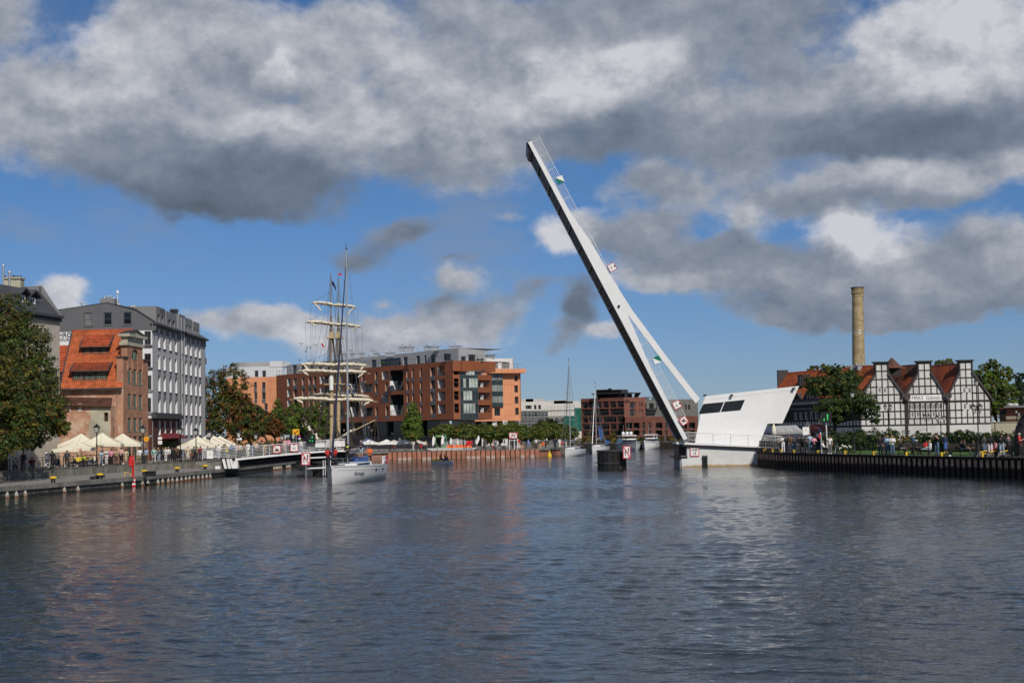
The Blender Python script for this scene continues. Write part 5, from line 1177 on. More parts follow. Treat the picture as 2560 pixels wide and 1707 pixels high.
k = MB(); q = [(-.6, .12), (LEN, .12), (LEN, .30), (-.6, .30)]
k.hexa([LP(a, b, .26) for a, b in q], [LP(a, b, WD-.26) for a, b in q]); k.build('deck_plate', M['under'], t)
for i in range(15):
 s = .8+i*2.5; k = MB(); q = [(s, -.02), (s+.16, -.02), (s+.16, .118), (s, .118)]; k.hexa([LP(a, b, .28) for a, b in q], [LP(a, b, WD-.28) for a, b in q]); k.build('cross_beam', M['dark_steel'], t)
k = MB(); k.hexa([LP(-.2, -.04, .30), LP(LEN-.2, -.04, .30), LP(LEN-.2, .11, .30), LP(-.2, .11, .30)], [LP(-.2, -.04, .6), LP(LEN-.2, -.04, .6), LP(LEN-.2, .11, .6), LP(-.2, .11, .6)]); k.build('under_beam', M['black'], t)
k = MB(); q = [(LEN-.6, -.22), (LEN+.10, -.16), (LEN+.14, .36), (LEN, .38), (LEN-.9, 0)]; k.hexa([LP(a, b, .4) for a, b in q], [LP(a, b, WD-.4) for a, b in q]); k.build('tip_lock', M['black'], t)
for y0 in (.05, WD-.05):
 k = MB()
 for j, h in enumerate((.55, .70, .85, 1.0, 1.15, 1.36)):
  k.tube(LP(1.0, h, y0), LP(LEN+.3, h, y0), .018 if j < 5 else .04, n=4, cap=False)
 k.build('handrail', M['white_metal'], t)
 for i in range(20):
  s = 1.6+i*1.8; k = MB(); k.tube(LP(s, .3, y0), LP(s, 1.36, y0), .03, n=4); k.build('rail_post', M['white_metal'], t)
k = MB()
for i in range(18): s = 1.2+i*.22; k.tube(LP(s, .3, .4), LP(s, 1.3, WD-.4), .02, n=3)
k.build('counterweight_grille', M['galv'], t)
for py, px in ((770, 1567),):
 k = MB(); c = LP(15.5, .5, -.12); k.ball(c, .14, .14, .14); k.build('lamp', M['dark_steel'], t)
def leaf_sign(s, h, size, kind, rot, label, border='red', name='sign'):
 c = LP(s, h, -.12); t_ = thing(name, label, 'sign', c)
 # reuse the board builder at this place
 px, py = proj(c); return board(px, py, c.y, size, size, kind, label, rot=rot, border=border, parent=t_)
def proj(p):
 d = p-Vector((0, 0, H)); return CX+F*d.dot(cr)/d.dot(f0), CY-F*d.dot(cu)/d.dot(f0)
turn = TH
for (px, py, kd, lb) in ((1692.5, 1011.5, ('text', '1,8'), 'red bordered clearance sign reading 1,8 on the foot of the raised span'), (1709.5, 1051.5, ('noprop',), 'red bordered sign with crossed propeller at the foot of the raised span'), (1530, 668, ('text', '12,5'), 'faded red bordered sign halfway up the raised span')):
 board(px, py, 155.8, .84, .84, kd, lb, rot=turn if kd[0] == 'text' else turn-.12, border='red' if py > 700 else 'pinkred')
mk('faded', (.62, .30, .30), .6, .05)
for px, py, flip, lb in ((1400, 449.5, 0, 'green and white diamond sign near the tip of the raised span'), (1642.5, 899.5, 1, 'green and white diamond sign on the lower half of the raised span')):
 c = at(px, py, 155.85); t = thing('diamond_sign', lb, 'sign', c, group='diamond signs on the raised span')
 a0 = -TH+math.pi/2; r_ = .54
 P_ = [c+Vector((math.cos(-.42+math.pi/2*i)*r_, 0, math.sin(-.42+math.pi/2*i)*r_)) for i in range(4)]
 k = MB(); k.prism([P_[0], P_[1], P_[2]], (0, .05, 0)); k.build('upper_half', M['green_sign' if flip else 'sign_white'], t)
 k = MB(); k.prism([P_[2]+Vector((0, .002, 0)), P_[3], P_[0]], (0, .05, 0)); k.build('lower_half', M['sign_white' if flip else 'green_sign'], t)
board(1736.5, 1129, 156.95, .98, .98, ('text', 'VHF', '15'), 'red bordered sign reading VHF 15 on the white bridge pier')
board(2066, 1043, 146, 1.05, 1.1, ('led', [('A', .25, 0, .62), ('v', -.55, -.62, 0), ('|', -.5, -.4, .2)]), 'black light board with tall green arrow before the tree by the half timbered house', face='black', border=None, post=Z_R, name='light_board')
# ------------------------------------------------------------------ fixed approach span on the left bank
t = thing('approach_span', 'low white footbridge approach span with wire railing leading from the left promenade', 'footbridge', (-28, 157, 1.7))
DL = 156.
top_px = [(588, 1145.5), (640, 1140), (700, 1134), (760, 1129), (815, 1125.5), (872, 1124)]
bot_px = [(588, 1151), (640, 1145.5), (700, 1139.5), (760, 1134), (815, 1130), (872, 1128.5)]
A_ = [at(*q, DL) for q in top_px]; B_ = [at(*q, DL) for q in bot_px]
k = MB(); k.hexa([A_[0]]+[Vector(p) for p in A_[1:]]+[Vector(p) for p in B_[::-1]], [p+Vector((0, .3, 0)) for p in A_]+[p+Vector((0, .3, 0)) for p in B_[::-1]]); k.build('edge_beam', M['bridge_white'], t)
k = MB(); k.hexa([p+Vector((0, .3, -.03)) for p in A_]+[p+Vector((0, .3, 0)) for p in B_[::-1]], [p+Vector((0, 4.4, -.03)) for p in A_]+[p+Vector((0, 4.4, 0)) for p in B_[::-1]]); k.build('deck', M['paving'], t)
g = [at(*q, DL+.8) for q in ((594, 1151), (660, 1144), (740, 1136), (808, 1131), (872, 1129.5))]; h = [at(*q, DL+.8) for q in ((596, 1169), (660, 1162), (740, 1153), (808, 1146), (872, 1143))]
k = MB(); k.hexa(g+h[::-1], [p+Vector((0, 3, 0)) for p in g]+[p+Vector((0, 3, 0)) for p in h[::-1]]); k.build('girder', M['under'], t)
k = MB(); p = at(590, 1150, DL+.1); k.box(p.x-.22, p.x+.22, DL-.1, DL+4.2, Z_LOW, p.z-.06); k.build('end_column', M['bridge_white'], t)
for px0, px1 in ((558, 564), (569, 574), (576, 583)):
 k = MB(); a, b = at(px0, 1147, DL-.2), at(px1, 1169, DL-.2); b.z = Z_LOW; k.hexa([b+Vector((-.14, 0, 0)), b+Vector((.14, 0, 0)), b+Vector((.14, .25, 0)), b+Vector((-.14, .25, 0))], [a+Vector((-.12, 0, 0)), a+Vector((.12, 0, 0)), a+Vector((.12, .25, 0)), a+Vector((-.12, .25, 0))]); k.build('raking_strut', M['white'], t)
rb = [at(*q, DL+.05) for q in ((506, 1148), (548, 1146), (588, 1145), (640, 1139.5), (700, 1133.5), (760, 1128.5), (815, 1125), (852, 1124))]
rt_ = [at(*q, DL+.05) for q in ((505, 1125), (548, 1121.5), (588, 1117.5), (640, 1114), (700, 1110), (760, 1105), (800, 1101), (852, 1097))]
for yy in (0, 4.2):
 k = MB()
 for j in range(8):
  f_ = j/7; ps = [a.lerp(b, f_)+Vector((0, yy, 0)) for a, b in zip(rb, rt_)]
  if j: k.path(ps, .022 if j < 7 else .05, n=4)
 k.build('handrail', M['white_metal'], t)
for px in (506, 547, 590, 618, 631.5, 658, 673.5, 715, 757, 776, 800, 820, 842):
 i = max(j for j in range(len(rb)) if proj(rb[j])[0] <= px+1); i = min(i, len(rb)-2); xa, xb_ = proj(rb[i])[0], proj(rb[i+1])[0]; f_ = (px-xa)/(xb_-xa)
 k = MB(); k.tube(rb[i].lerp(rb[i+1], f_)+Vector((0, .05, -.1)), rt_[i].lerp(rt_[i+1], f_)+Vector((0, .05, 0)), .04, n=4); k.build('rail_post', M['white_metal'], t)
k = MB(); k.box(X(505, DL+.5), X(590, DL+.5), DL+.3, DL+4.8, Z_PROM-.7, Z_PROM+.03); k.build('landing', M['concrete'], t)
k = MB(); q = at(788, 1105, DL-.1), at(812, 1126, DL-.1); k.box(q[0].x, q[1].x, DL-.1, DL-.02, q[1].z+.35, q[0].z-.1); k.build('gate_panel', M['bridge_white'], t)
board(692, 1122.5, DL-.15, .84, .84, ('noboat',), 'red bordered sign with crossed out boat on the left footbridge railing')
board(735.5, 1118.5, DL-.15, .86, .86, ('text', '0,7'), 'red bordered clearance sign reading 0,7 on the left footbridge railing')
board(525, 1136, DL-.15, .68, .88, ('dots',), 'blank white notice board at the foot of the left footbridge railing', border=None, name='notice_board')
board(777, 1098, DL-.25, 1.0, 1.02, ('led', [('^', .35, .55, 0), ('7', -.25, -.35, 0), ('|', .38, -.4, .25)]), 'black traffic light board with green arrow on the left footbridge', face='black', border=None, name='light_board')
board(895.5, 1100, 163, .95, 1.05, ('none',), 'plain black back of a traffic light board behind the yacht boom', face='black', border=None, post=1.2, name='light_board')
# dolphins: the mid-channel one and the one beside the footbridge
def dolphin(px0, px1, D, label, zt):
 a, b = X(px0, D, 1150), X(px1, D, 1150); c = Vector(((a+b)/2, D+1.6, 0)); r_ = (b-a)/2
 t = thing('dolphin', label, 'mooring dolphin', c, group='timber clad dolphins guarding the bridge opening')
 sh = lambda s, n_=16: [(c.x+math.copysign(abs(math.cos(q))**.55, math.cos(q))*r_*s, c.y+math.copysign(abs(math.sin(q))**.55, math.sin(q))*1.6*s) for q in np.linspace(0, 2*math.pi, n_, endpoint=False)]
 k = MB(); q = sh(.93); k.hexa([(x, y, -.6) for x, y in q], [(x, y, zt-.1) for x, y in q]); k.build('core', M['black'], t)
 q = sh(.96, 32)
 for i in range(32):
  (x0, y0), (x1, y1) = q[i], q[(i+1) % 32]; d = Vector((x1-x0, y1-y0, 0)); nrm = Vector((d.y, -d.x, 0)).normalized()*.07
  u, v = Vector((x0, y0, 0))+d*.06, Vector((x1, y1, 0))-d*.06; zz = zt-.25-random.random()*.06
  k = MB(); k.hexa([u+nrm+Vector((0, 0, -.5)), v+nrm+Vector((0, 0, -.5)), v+Vector((0, 0, -.5)), u+Vector((0, 0, -.5))], [u+nrm+Vector((0, 0, zz)), v+nrm+Vector((0, 0, zz)), v+Vector((0, 0, zz)), u+Vector((0, 0, zz))]); k.build('plank', M[random.choice(['timber', 'black', 'rust_and_shade'])], t)
 for z in (zt-.12, zt*.32):
  q = sh(1.06); k = MB(); k.hexa([(x, y, z-.09) for x, y in q], [(x, y, z+.09) for x, y in q]); k.build('fender_belt', M['dark_steel'], t)
 return t
dolphin(1496, 1569, 155, 'black timber dolphin standing alone in mid channel', 2.05)
board(1567, 1130, 154.2, .84, 1.36, ('overtake',), 'white no overtaking sign with two black arrows on the mid channel dolphin', post=-.3, border='pinkred')
dolphin(778, 852, 152, 'black timber dolphin beside the left footbridge, half hidden by the yacht', 1.5)
board(764.5, 1146.5, 150, .92, 1.32, ('overtake',), 'tilted white no overtaking sign with two black arrows beside the left footbridge', post=-.3, border='pinkred', rot=.03)
t = thing('fender_rail', 'white steel guard rails on the dolphin beside the left footbridge', 'guard rail', at(800, 1180, 150.5))
for y in (1145, 1171):
 k = MB(); k.tube(at(768, y, 150.4), at(832, y-3, 150.4), .085, n=8); k.build('rail', M['white_metal'], t)
for px in (808, 813, 826): k = MB(); k.tube(at(px, 1150, 150.45), at(px, 1188, 150.45), .045, n=6); k.build('upright', M['white_metal'], t)
t = tag(MB().ball(at(752, 1162, 160), .62, .6, .62, 14).build('buoy', M['sail']), 'large round pale buoy tucked beside the fender under the footbridge', 'buoy')
# ------------------------------------------------------------------ half timbered house on the right bank
t = thing('timbered_house', 'black and white half timbered house with three tall gables and tiled roofs', 'house', (50, 175, Z_R))
D1 = 172.
pA, pB = (X(2152, D1, 1000), D1), (X(2476.5, D1-.5, 1000), D1-.5)
f = Fac(pA, pB); L = f.L; ax = Vector((-.35, .937, 0)).normalized()      # direction the ridges run back
Zp = lambda px, py: f.uz(px, py)[1]; Up = lambda px, py=1000: f.uz(px, py)[0]
z_base = Zp(2300, 1094); z_sill = Zp(2300, 1061); z_band = Zp(2300, 1004.5); z_col = Zp(2300, 986)
z_r = [Zp(2350, 1004.5), Zp(2350, 1025.5), Zp(2350, 1044.5), Zp(2350, 1061)]
ztop = Zp(2300, 906); zst = Zp(2300, 935)                          # stub gable top, where slopes meet the stub
# gables: stub edges and valley feet, all in photo columns measured on the facade
G = [(Up(2189, 920), Up(2219, 920), Up(2153, 1000), Up(2262, 1000)), (Up(2295.5, 920), Up(2326, 920), Up(2262, 1000), Up(2367, 1000)), (Up(2399, 920), Up(2429, 920), Up(2367, 1000), Up(2477, 1000))]
zfoot = [Zp(2160, 990), Zp(2262, 992), Zp(2367, 994), Zp(2477, 1003)]
outl = [(0, Z_R), (L, Z_R), (L, Zp(2477, 1004))]
outl += [(G[2][1], zst), (G[2][1], ztop), (G[2][0], ztop), (G[2][0], zst), (G[2][2], zfoot[2]), (G[1][1], zst), (G[1][1], ztop), (G[1][0], ztop), (G[1][0], zst), (G[1][2], zfoot[1]), (G[0][1], zst), (G[0][1], ztop), (G[0][0], ztop), (G[0][0], zst), (0, Zp(2153, 988))]
wz = lambda l, tp, r, b: f.rect(2200+l/6.533, 880+tp/6.533, 2200+r/6.533, 880+b/6.533)
wins = [wz(50, 575, 108, 668), wz(-35, 575, 22, 665), wz(1348, 583, 1408, 674), wz(1433, 583, 1494, 674), wz(1358, 845, 1420, 940), wz(1444, 843, 1505, 940)]
wins += [wz(498+86*i, 852-1*i, 556+86*i, 948-1*i) for i in range(6)]+[wz(503+86*i, 975-1*i, 562+86*i, 1070-1*i) for i in range(6)]
wins += [wz(-45, 850, 20, 945), wz(52, 848, 110, 945), wz(-125, 850, -60, 945)]
low = [wz(345, 1270, 415, 1350), wz(430, 1270, 497, 1350), wz(620, 1265, 690, 1306), wz(695, 1262, 770, 1300)]
wins = [w_ for w_ in wins if w_[0] > 0.05]
k = MB(); k.wall(f, outl, wins+low, .18); k.build('gable_wall', M['infill'], t)
for r in wins: window(f, r, .10, t, 'frame_white', 'glass_dark', 3, 3, fw=.07, mull=.024)
for r in low: window(f, r, .10, t, 'frame_white', 'glass_dark', 2, 2, fw=.07, mull=.05)
def inside(u, z):
 if z < z_sill or u < 0 or u > L: return False
 if z < z_band: return True
 for a, b, c, d in G:
  if a <= u <= b and z <= ztop: return True
  zf = z_band if True else 0
  if c <= u <= a and z <= zfoot[0]+(zst-zfoot[0])*(u-c)/(a-c): return True
  if b <= u <= d and z <= zfoot[1]+(zst-zfoot[1])*(d-u)/(d-b): return True
 return False
cuts_u = []
zs_rows = [z_sill, z_r[2], z_r[1], z_band, Zp(2300, 984.5), Zp(2300, 965), Zp(2300, 946), Zp(2300, 925.5), ztop-.1]
def bar(u0, u1, z0, z1, o=.045, name='timber'):
 """a timber, broken where a window stands in it"""
 segs = [(u0, u1, z0, z1)]
 for (a, b, c, d) in wins:
  ns = []
  for (p, q, r, s) in segs:
   if c-.0 <= p or a >= q or d <= r or b >= s: ns.append((p, q, r, s)); continue
   if (q-p) > (s-r):
    if a-p > .1: ns.append((p, a, r, s))
    if q-c > .1: ns.append((c, q, r, s))
   else:
    if b-r > .1: ns.append((p, q, r, b))
    if s-d > .1: ns.append((p, q, d, s))
  segs = ns
 for (p, q, r, s) in segs: MB().fbox(f, p, q, r, s, .003, o+random.uniform(-.006, .006)).build(name, M['timber'], t)
tw = .12
# posts, continuous through the storeys
pu = [0.05]
gr = [.08, .9, 1.8, 2.7, 3.55, 4.45, 5.3]
posts = []
for (a, b, c, d) in G:
 m_ = (a+b)/2; w_ = (b-a)
 for j in range(-4, 5):
  u = m_+j*w_*.5*.97
  if c-.05 <= u <= d+.05: posts.append(u)
posts.append(L-.06)
posts = sorted(posts); pp = [posts[0]]
for u in posts[1:]:
 if u-pp[-1] > .42: pp.append(u)
for u in pp:
 z = z_sill; zt_ = z_sill
 while zt_ < ztop and inside(u, zt_+.1): zt_ += .1
 j = 0
 for za, zb_ in zip(zs_rows, zs_rows[1:]):
  if za >= zt_-.2: break
  sh = 0 if za < z_band-.05 else 0
  bar(u-tw/2, u+tw/2, za+.08, min(zb_-.08, zt_))
# rails
for j, z in enumerate(zs_rows):
 wd = .15 if j == 0 else (.22 if j == 3 else .115)
 u = 0.; run = None; us = np.arange(0, L+.05, .06)
 for u in us:
  i_ = inside(u, z+.05 if j == 0 else z-.05)
  if i_ and run is None: run = u
  if (not i_ or u >= us[-1]-.01) and run is not None:
   if u-run > .4: bar(run, u, z-wd/2, z+wd/2, .06)
   run = None
# dark window band of the middle gable and the corbel posts
u0_, u1_ = wz(490, 850, 1000, 1075)[0], wz(490, 850, 1005, 1075)[2]
bar(u0_-.1, u1_+.1, wz(490, 960, 560, 965)[1]-.0, wz(490, 952, 560, 975)[3]+.0, .05); bar(u0_-.1, u1_+.1, z_band-.75, z_band-.2, .055)
for i in range(7): uu = wz(474+86*i, 850, 497+86*i, 1075); bar(uu[0], uu[2]+.0, uu[1], uu[3], .05)
# barge boards along the slopes and stub caps
def slope(a, b, name='barge_board', w_=.24, o=.22):
 k = MB(); (ua, za), (ub, zb_) = a, b; d = Vector((ub-ua, zb_-za)).normalized(); e = Vector((-d.y, d.x))*w_/2
 if e.y < 0: e = -e
 q = [(ua+e.x, za+e.y), (ub+e.x, zb_+e.y), (ub-e.x, zb_-e.y), (ua-e.x, za-e.y)]
 k.hexa([f.p(u, z, o) for u, z in q], [f.p(u, z, .005) for u, z in q]); k.build(name, M['lead'], t)
vf = [(0-.25, Zp(2153, 992)), (G[0][3], Zp(2262, 990)), (G[1][3], Zp(2367, 992)), (L+.25, Zp(2477, 1004))]
for i, (a, b, c, d) in enumerate(G):
 slope((a-.02, zst+.15), (c+(.0 if i else -.1), vf[i][1]-.1)); slope((b+.02, zst+.15), (d, vf[i+1][1]-.1) if i < 2 else (L+.35, Zp(2480, 1003)))
 for u in (a-.09, b+.0): MB().fbox(f, u-.02, u+.13, zst, ztop+.04, -.5, .07).build('stub_edge', M['timber'], t)
 MB().fbox(f, a-.28, b+.28, ztop+.045, ztop+.20, -.8, .25).build('stub_cap', M['timber'], t)
 bar((a+b)/2-tw/2, (a+b)/2+tw/2, zst, ztop-.1)
 k = MB(); k.hexa([f.p(a-.1, zst-.4, -.05), f.p(b+.1, zst-.4, -.05), f.p(b+.1, zst-.4, -.75), f.p(a-.1, zst-.4, -.75)], [f.p(a-.1, ztop+.04, -.05), f.p(b+.1, ztop+.04, -.05), f.p(b+.1, ztop+.04, -.75), f.p(a-.1, ztop+.04, -.75)]); k.build('stub_back', M['lead'], t)
for px in (2264, 2367):
 u, z = f.uz(px, 990); k = MB(); k.obox(f.p(u, z+.1, .12), f.d*.5, f.n*.2, Vector((0, 0, .25))); k.lathe(f.p(u, z-.85, .2), [(.05, 0), (.3, .3), (.33, .6), (.1, .8)], 8); k.build('rain_hopper', M['lead'], t)
 MB().fbox(f, u-.14, u+.14, z_base, z-.6, .01, .16).build('downpipe', M['timber'], t)
# roofs running back from the gables
DEPTH = 21.
zr = ztop-.25
for i, (a, b, c, d) in enumerate(G):
 m_ = (a+b)/2; B0 = f.p(m_, zr, -.3); B1 = B0+ax*DEPTH
 lft = f.p(c if i else -.3, vf[i][1], -.3); rgt = f.p(d if i < 2 else L+.3, vf[i+1][1], -.3)
 mt_l = ['tile', 'tile_brown', 'tile_rust'][i]
 rw = [(38, 26, 1.), (22, 16, .62), (22, 16, .62)][i]
 k = MB(); k.poly([lft, B0, B1, lft+ax*DEPTH]); k.poly([rgt, B0, B1, rgt+ax*DEPTH]); rf = k.build('roof', M[mt_l], t)
 k = MB(); tiles(k, lft+ax*DEPTH, lft, B0, B1, int(DEPTH/.42), rw[1], .085); k.build('pantiles', M[mt_l], rf, kind='stuff')
 k = MB(); k.tube(B0, B1, .13, n=8); k.build('ridge', M['tile_dark' if i else 'tile_mid'], t)
# long left wall in shade with its two small dormer gables
fl = Fac(f.p(-.0, 0)[:2] if False else (pA[0]+ax.x*DEPTH, pA[1]+ax.y*DEPTH), pA)
k = MB(); zle = vf[0][1]
lw = []
for i in range(7): u = fl.uz(1990+13.0*i, 1030)[0]; lw.append((u-.38, fl.uz(2000, 1048)[1], u+.38, fl.uz(2000, 1024)[1]))
lw = [w_ for w_ in lw if 0 < w_[0]]
k.wall(fl, [(0, Z_R), (fl.L, Z_R), (fl.L, zle), (0, zle)], lw, .15); k.build('side_wall', M['infill'], t)
for w_ in lw: window(fl, w_, .1, t, 'frame_white', 'glass_dark', 2, 3, fw=.06)
def lbar(u0, u1, z0, z1): MB().fbox(fl, u0, u1, z0, z1, .003, .05).build('timber', M['timber'], t)
zz = [fl.uz(2100, y)[1] for y in (1066, 1049, 1022, 1012)]
for z, w_ in ((zz[0], .22), (zz[1], .25), (zz[2], .3), (zz[3], .5)): lbar(0, fl.L, z-w_/2, z+w_/2)
for i in range(30): u = .2+i*fl.L/30; lbar(u, u+.16, zz[0]+.12, zz[1]-.13)
for a, b in zip([(0, 0)]+lw, lw+[(fl.L, 0, 0, 0)]):
 x0, x1 = (a[2] if len(a) > 2 else 0), b[0]
 if x1-x0 > .1: lbar(x0+.02, min(x1-.02, fl.L), zz[1]+.13, zz[2]-.16)
k = MB(); k.fbox(fl, 0, fl.L, zle-.15, zle+.1, 0, .5); k.build('eaves', M['lead'], t)
for px0, pxm, px1, yt, yb in ((1990, 1998, 2009, 985, 1012), (2013, 2031, 2049, 965, 1012)):
 ua, um, ub = (fl.uz(p_, 1000)[0] for p_ in (px0, pxm, px1)); z0, z1 = zle, fl.uz(pxm, yt)[1]
 k = MB(); k.poly([fl.p(ua, z0, .1), fl.p(ub, z0, .1), fl.p(um, z1, .1)]); dg = k.build('dormer_gable', M['infill'], t)
 k = MB()
 for q in (.3, .5, .7): u = ua+(ub-ua)*q; zt_ = z0+(z1-z0)*(1-abs(q-.5)*2)*.95; k.fbox(fl, u-.08, u+.08, z0, zt_, .103, .16)
 k.fbox(fl, ua+(um-ua)*.45, ub-(ub-um)*.45, z0+(z1-z0)*.42, z0+(z1-z0)*.42+.14, .103, .17); k.build('timber', M['timber'], dg)
 k = MB(); bk = Vector((fl.n.x, fl.n.y, 0))*-4.5
 for (u, z) in ((ua-.2, z0-.1), (ub+.2, z0-.1)):
  k.poly([fl.p(u, z, .35), fl.p(um, z1+.15, .35), fl.p(um, z1+.15, .35)+bk, fl.p(u, z, .35)+bk]); k.poly([fl.p(u, z-.25, .36), fl.p(um, z1-.12, .36), fl.p(um, z1+.17, .36), fl.p(u, z+.02, .36)])
 k.build('dormer_roof', M['lead'], t)
k = MB(); c = fl.p(fl.uz(1986, 950)[0], 0); u, z0 = fl.uz(1986, 962);
k.fbox(fl, u-.5, u+.5, z0-.4, z0+1.3, -2.6, -.8); dw = k.build('roof_dormer', M['timber'], t)
window(fl, (u-.35, z0-.1, u+.35, z0+1.1), .78, dw, 'frame_grey', 'glass', 1, 2)
k = MB(); e = f.p(G[0][0]+.2, 0, -.3)+ax*DEPTH; k.box(e.x-.9, e.x+.5, e.y-.1, e.y+.6, zr-3, zr+.45); k.build('rear_stub', M['lead'], t)
for px, w_ in ((2064, 1.), (2106, 1.5), (2137, 2.0), (2150, 1.6)):
 s = (2189-px)/221*DEPTH; p = f.p((G[0][0]+G[0][1])/2, zr, -.3)+ax*s; k = MB(); k.box(p.x-w_*.4, p.x+w_*.4, p.y, p.y+.8, zr-.4, zr+.16); k.box(p.x-w_*.55, p.x+w_*.55, p.y-.1, p.y+.9, zr+.2, zr+.3); k.tube((p.x, p.y+.4, zr+.3), (p.x, p.y+.4, zr+.6), .09, n=6); k.build('roof_vent', M['galv'], t)
p = f.p(Up(2241, 920), 0, -1.2); z = Zp(2241, 920)
k = MB(); k.box(p.x-.9, p.x+.9, p.y, p.y+1.8, z-.9, z+.05); k.build('turret', M['timber'], t)
k = MB(); k.lathe((p.x, p.y+.9, z+.06), [(1.75, 0), (1.0, .35), (.1, 1.25), (0, 1.3)], 4, sm=False); k.build('turret_roof', M['tile_brown'], t)
# name board
r = wz(488, 700, 998, 797); tb = MB().fbox(f, r[0], r[2], r[1], r[3], .09, .14).build('name_board', M['sign_white'], t)
k = MB(); put_text(k, 'MRKS  Gdansk', f.p((r[0]+r[2])/2, (r[1]+r[3])/2, .15), f.d*.93, (0, 0, 1.12), (r[3]-r[1])*.84, bold=-.004); k.build('lettering', M['black'], tb)
for ux in (.05,):
 pass
MB().fbox(f, 0, L, z_base-.01, z_base+.03, .0, .05).build('plinth_strip', M['timber'], t)
# ------------------------------------------------------------------ yellow brick chimney
Dk = 262.
a, b = at(2147, 930, Dk), at(2142.5, 717, Dk); r0_ = 15.2*Dk/F; r1_ = 13.6*Dk/F
t = thing('factory_chimney', 'tall yellow brick factory chimney rising behind the half timbered house', 'chimney', (a.x, Dk, Z_FAR))
h = b.z; zb_ = Z_FAR; lean = (at(2143.5, 717, Dk).x-a.x)
hd = 9*(h-a.z)/100.
def shaft(s): return r0_+(r1_-r0_)*s
k = MB(); ring = []; n_ = 28; za = Z_FAR
prof = [(0, r0_*1.25), (.99, r1_)]
zz = np.linspace(za, h-1.9, 14); R_ = [r0_*1.2+(r1_*.97-r0_*1.2)*(z-za)/(h-za) for z in zz]
vs = [(a.x+lean*max(0, (z-a.z)/(h-a.z))+r_*math.cos(q), Dk+r_*math.sin(q), z) for z, r_ in zip(zz, R_) for q in np.linspace(0, 2*math.pi, n_, endpoint=False)]
k.mesh(vs, [[j*n_+i, j*n_+(i+1) % n_, (j+1)*n_+(i+1) % n_, (j+1)*n_+i] for j in range(13) for i in range(n_)], 0, True); k.build('shaft', M['brick_yellow'], t)
cx_ = a.x+lean
k = MB(); k.lathe((cx_, Dk, h-1.9), [(r1_*.97, 0), (r1_*1.03, .1), (r1_*1.03, .75), (r1_*1.10, .95), (r1_*1.10, 1.62), (r1_*1.10, 1.65)], n_, sm=False); k.build('crown', M['brick_yellow'], t)
for j, (z, rr) in enumerate(((h-1.15, 1.10), (h-.38, 1.16))):
 for i in range(20): q = i*2*math.pi/20; k = MB(); c = Vector((cx_+math.cos(q)*r1_*1.06, Dk+math.sin(q)*r1_*1.06, z)); d = Vector((math.cos(q), math.sin(q), 0)); e = Vector((-d.y, d.x, 0)); k.obox(c, d*.10, e*.09, Vector((0, 0, .17))); k.build('corbel', M['brick_yellow'], t)
k = MB(); k.lathe((cx_, Dk, h-.25), [(r1_*1.2, 0), (r1_*1.22, .16), (r1_*.7, .17)], n_); k.build('cap', M['dark_steel'], t)
for y in (828, 835):
 z = Z(2145, y, Dk); s = (z-za)/(h-za); rr = r0_*1.2+(r1_*.97-r0_*1.2)*s; k = MB(); k.lathe((a.x+lean*(z-a.z)/(h-a.z), Dk, z), [(rr+.04, 0), (rr+.05, .10), (rr, .11)], n_); k.build('iron_band', M['galv'], t)
# ------------------------------------------------------------------ low buildings at the right edge
t = thing('brick_annex', 'low orange brick building with cream band at the right edge', 'building', (68, 190, Z_R))
Dx = 188.; fx = Fac((X(2500, Dx, 1040), Dx), (X(2640, Dx-6, 1040), Dx-6))
k = MB(); k.fbox(fx, 0, fx.L, Z_R, Z(2530, 1019, Dx), -8, 0); k.build('wall', M['brick_orange'], t)
z = Z(2530, 1044, Dx); MB().fbox(fx, 0, fx.L, z-.2, z+.2, .002, .05).build('cream_band', M['cream'], t)
k = MB(); k.fbox(fx, .9, fx.L+1, Z(2530, 1019, Dx), Z(2530, 1014.5, Dx), -9, .4); k.build('roof', M['gr_light'], t)
k = MB(); k.fbox(fx, 0, .9, Z_R, Z(2530, 1021, Dx), .01, .1); k.build('dark_bay', M['timber'], t)
for px in (2525, 2538): k = MB(); k.ball(at(px, 1012.5, Dx+2), .5, .5, .3); k.build('roof_dome', M['lamp_glass'], t)
t = thing('cream_wall', 'plain cream garden wall behind the hedge at right edge', 'wall', (60, 168, Z_R)); Dx = 168.
fx = Fac((X(2477.5, Dx, 1070), Dx), (X(2620, Dx-4, 1070), Dx-4)); k = MB(); k.fbox(fx, 0, fx.L, Z_R, Z(2500, 1056, Dx), -.3, 0); k.build('wall_face', M['cream'], t)
k = MB(); k.fbox(fx, -.05, fx.L, Z(2500, 1056, Dx)+.002, Z(2500, 1055, Dx)+.05, -.35, .05); k.build('wall_cap', M['plaster'], t)
t = thing('inflated_arch', 'black inflatable arch with grey stripe cut off by the right edge', 'arch', at(2575, 1120, 112)); c = at(2650, 1085, 112); c.z = Z_R
R1 = 3.05
for nm, r_, oo, m_ in (('tube', .55, 0, 'black'), ('stripe', .20, -.5, 'gr_mid')):
 k = MB(); pts = [Vector((c.x-(R1-(.28 if nm == 'stripe' else 0))*math.cos(q), 112+oo, Z_R+1.1+(R1-(.28 if nm == 'stripe' else 0))*1.0*math.sin(q))) for q in np.linspace(0, math.pi, 17)]
 k.path([Vector((pts[0].x, 112+oo, Z_R))]+pts+[Vector((pts[-1].x, 112+oo, Z_R))], r_, n=10); k.build(nm, M[m_], t)
k = MB(); k.box(c.x-2.4, c.x+2.4, 112.3, 112.5, Z_R, Z_R+3.4); k.build('back_panel', M['black'], t)
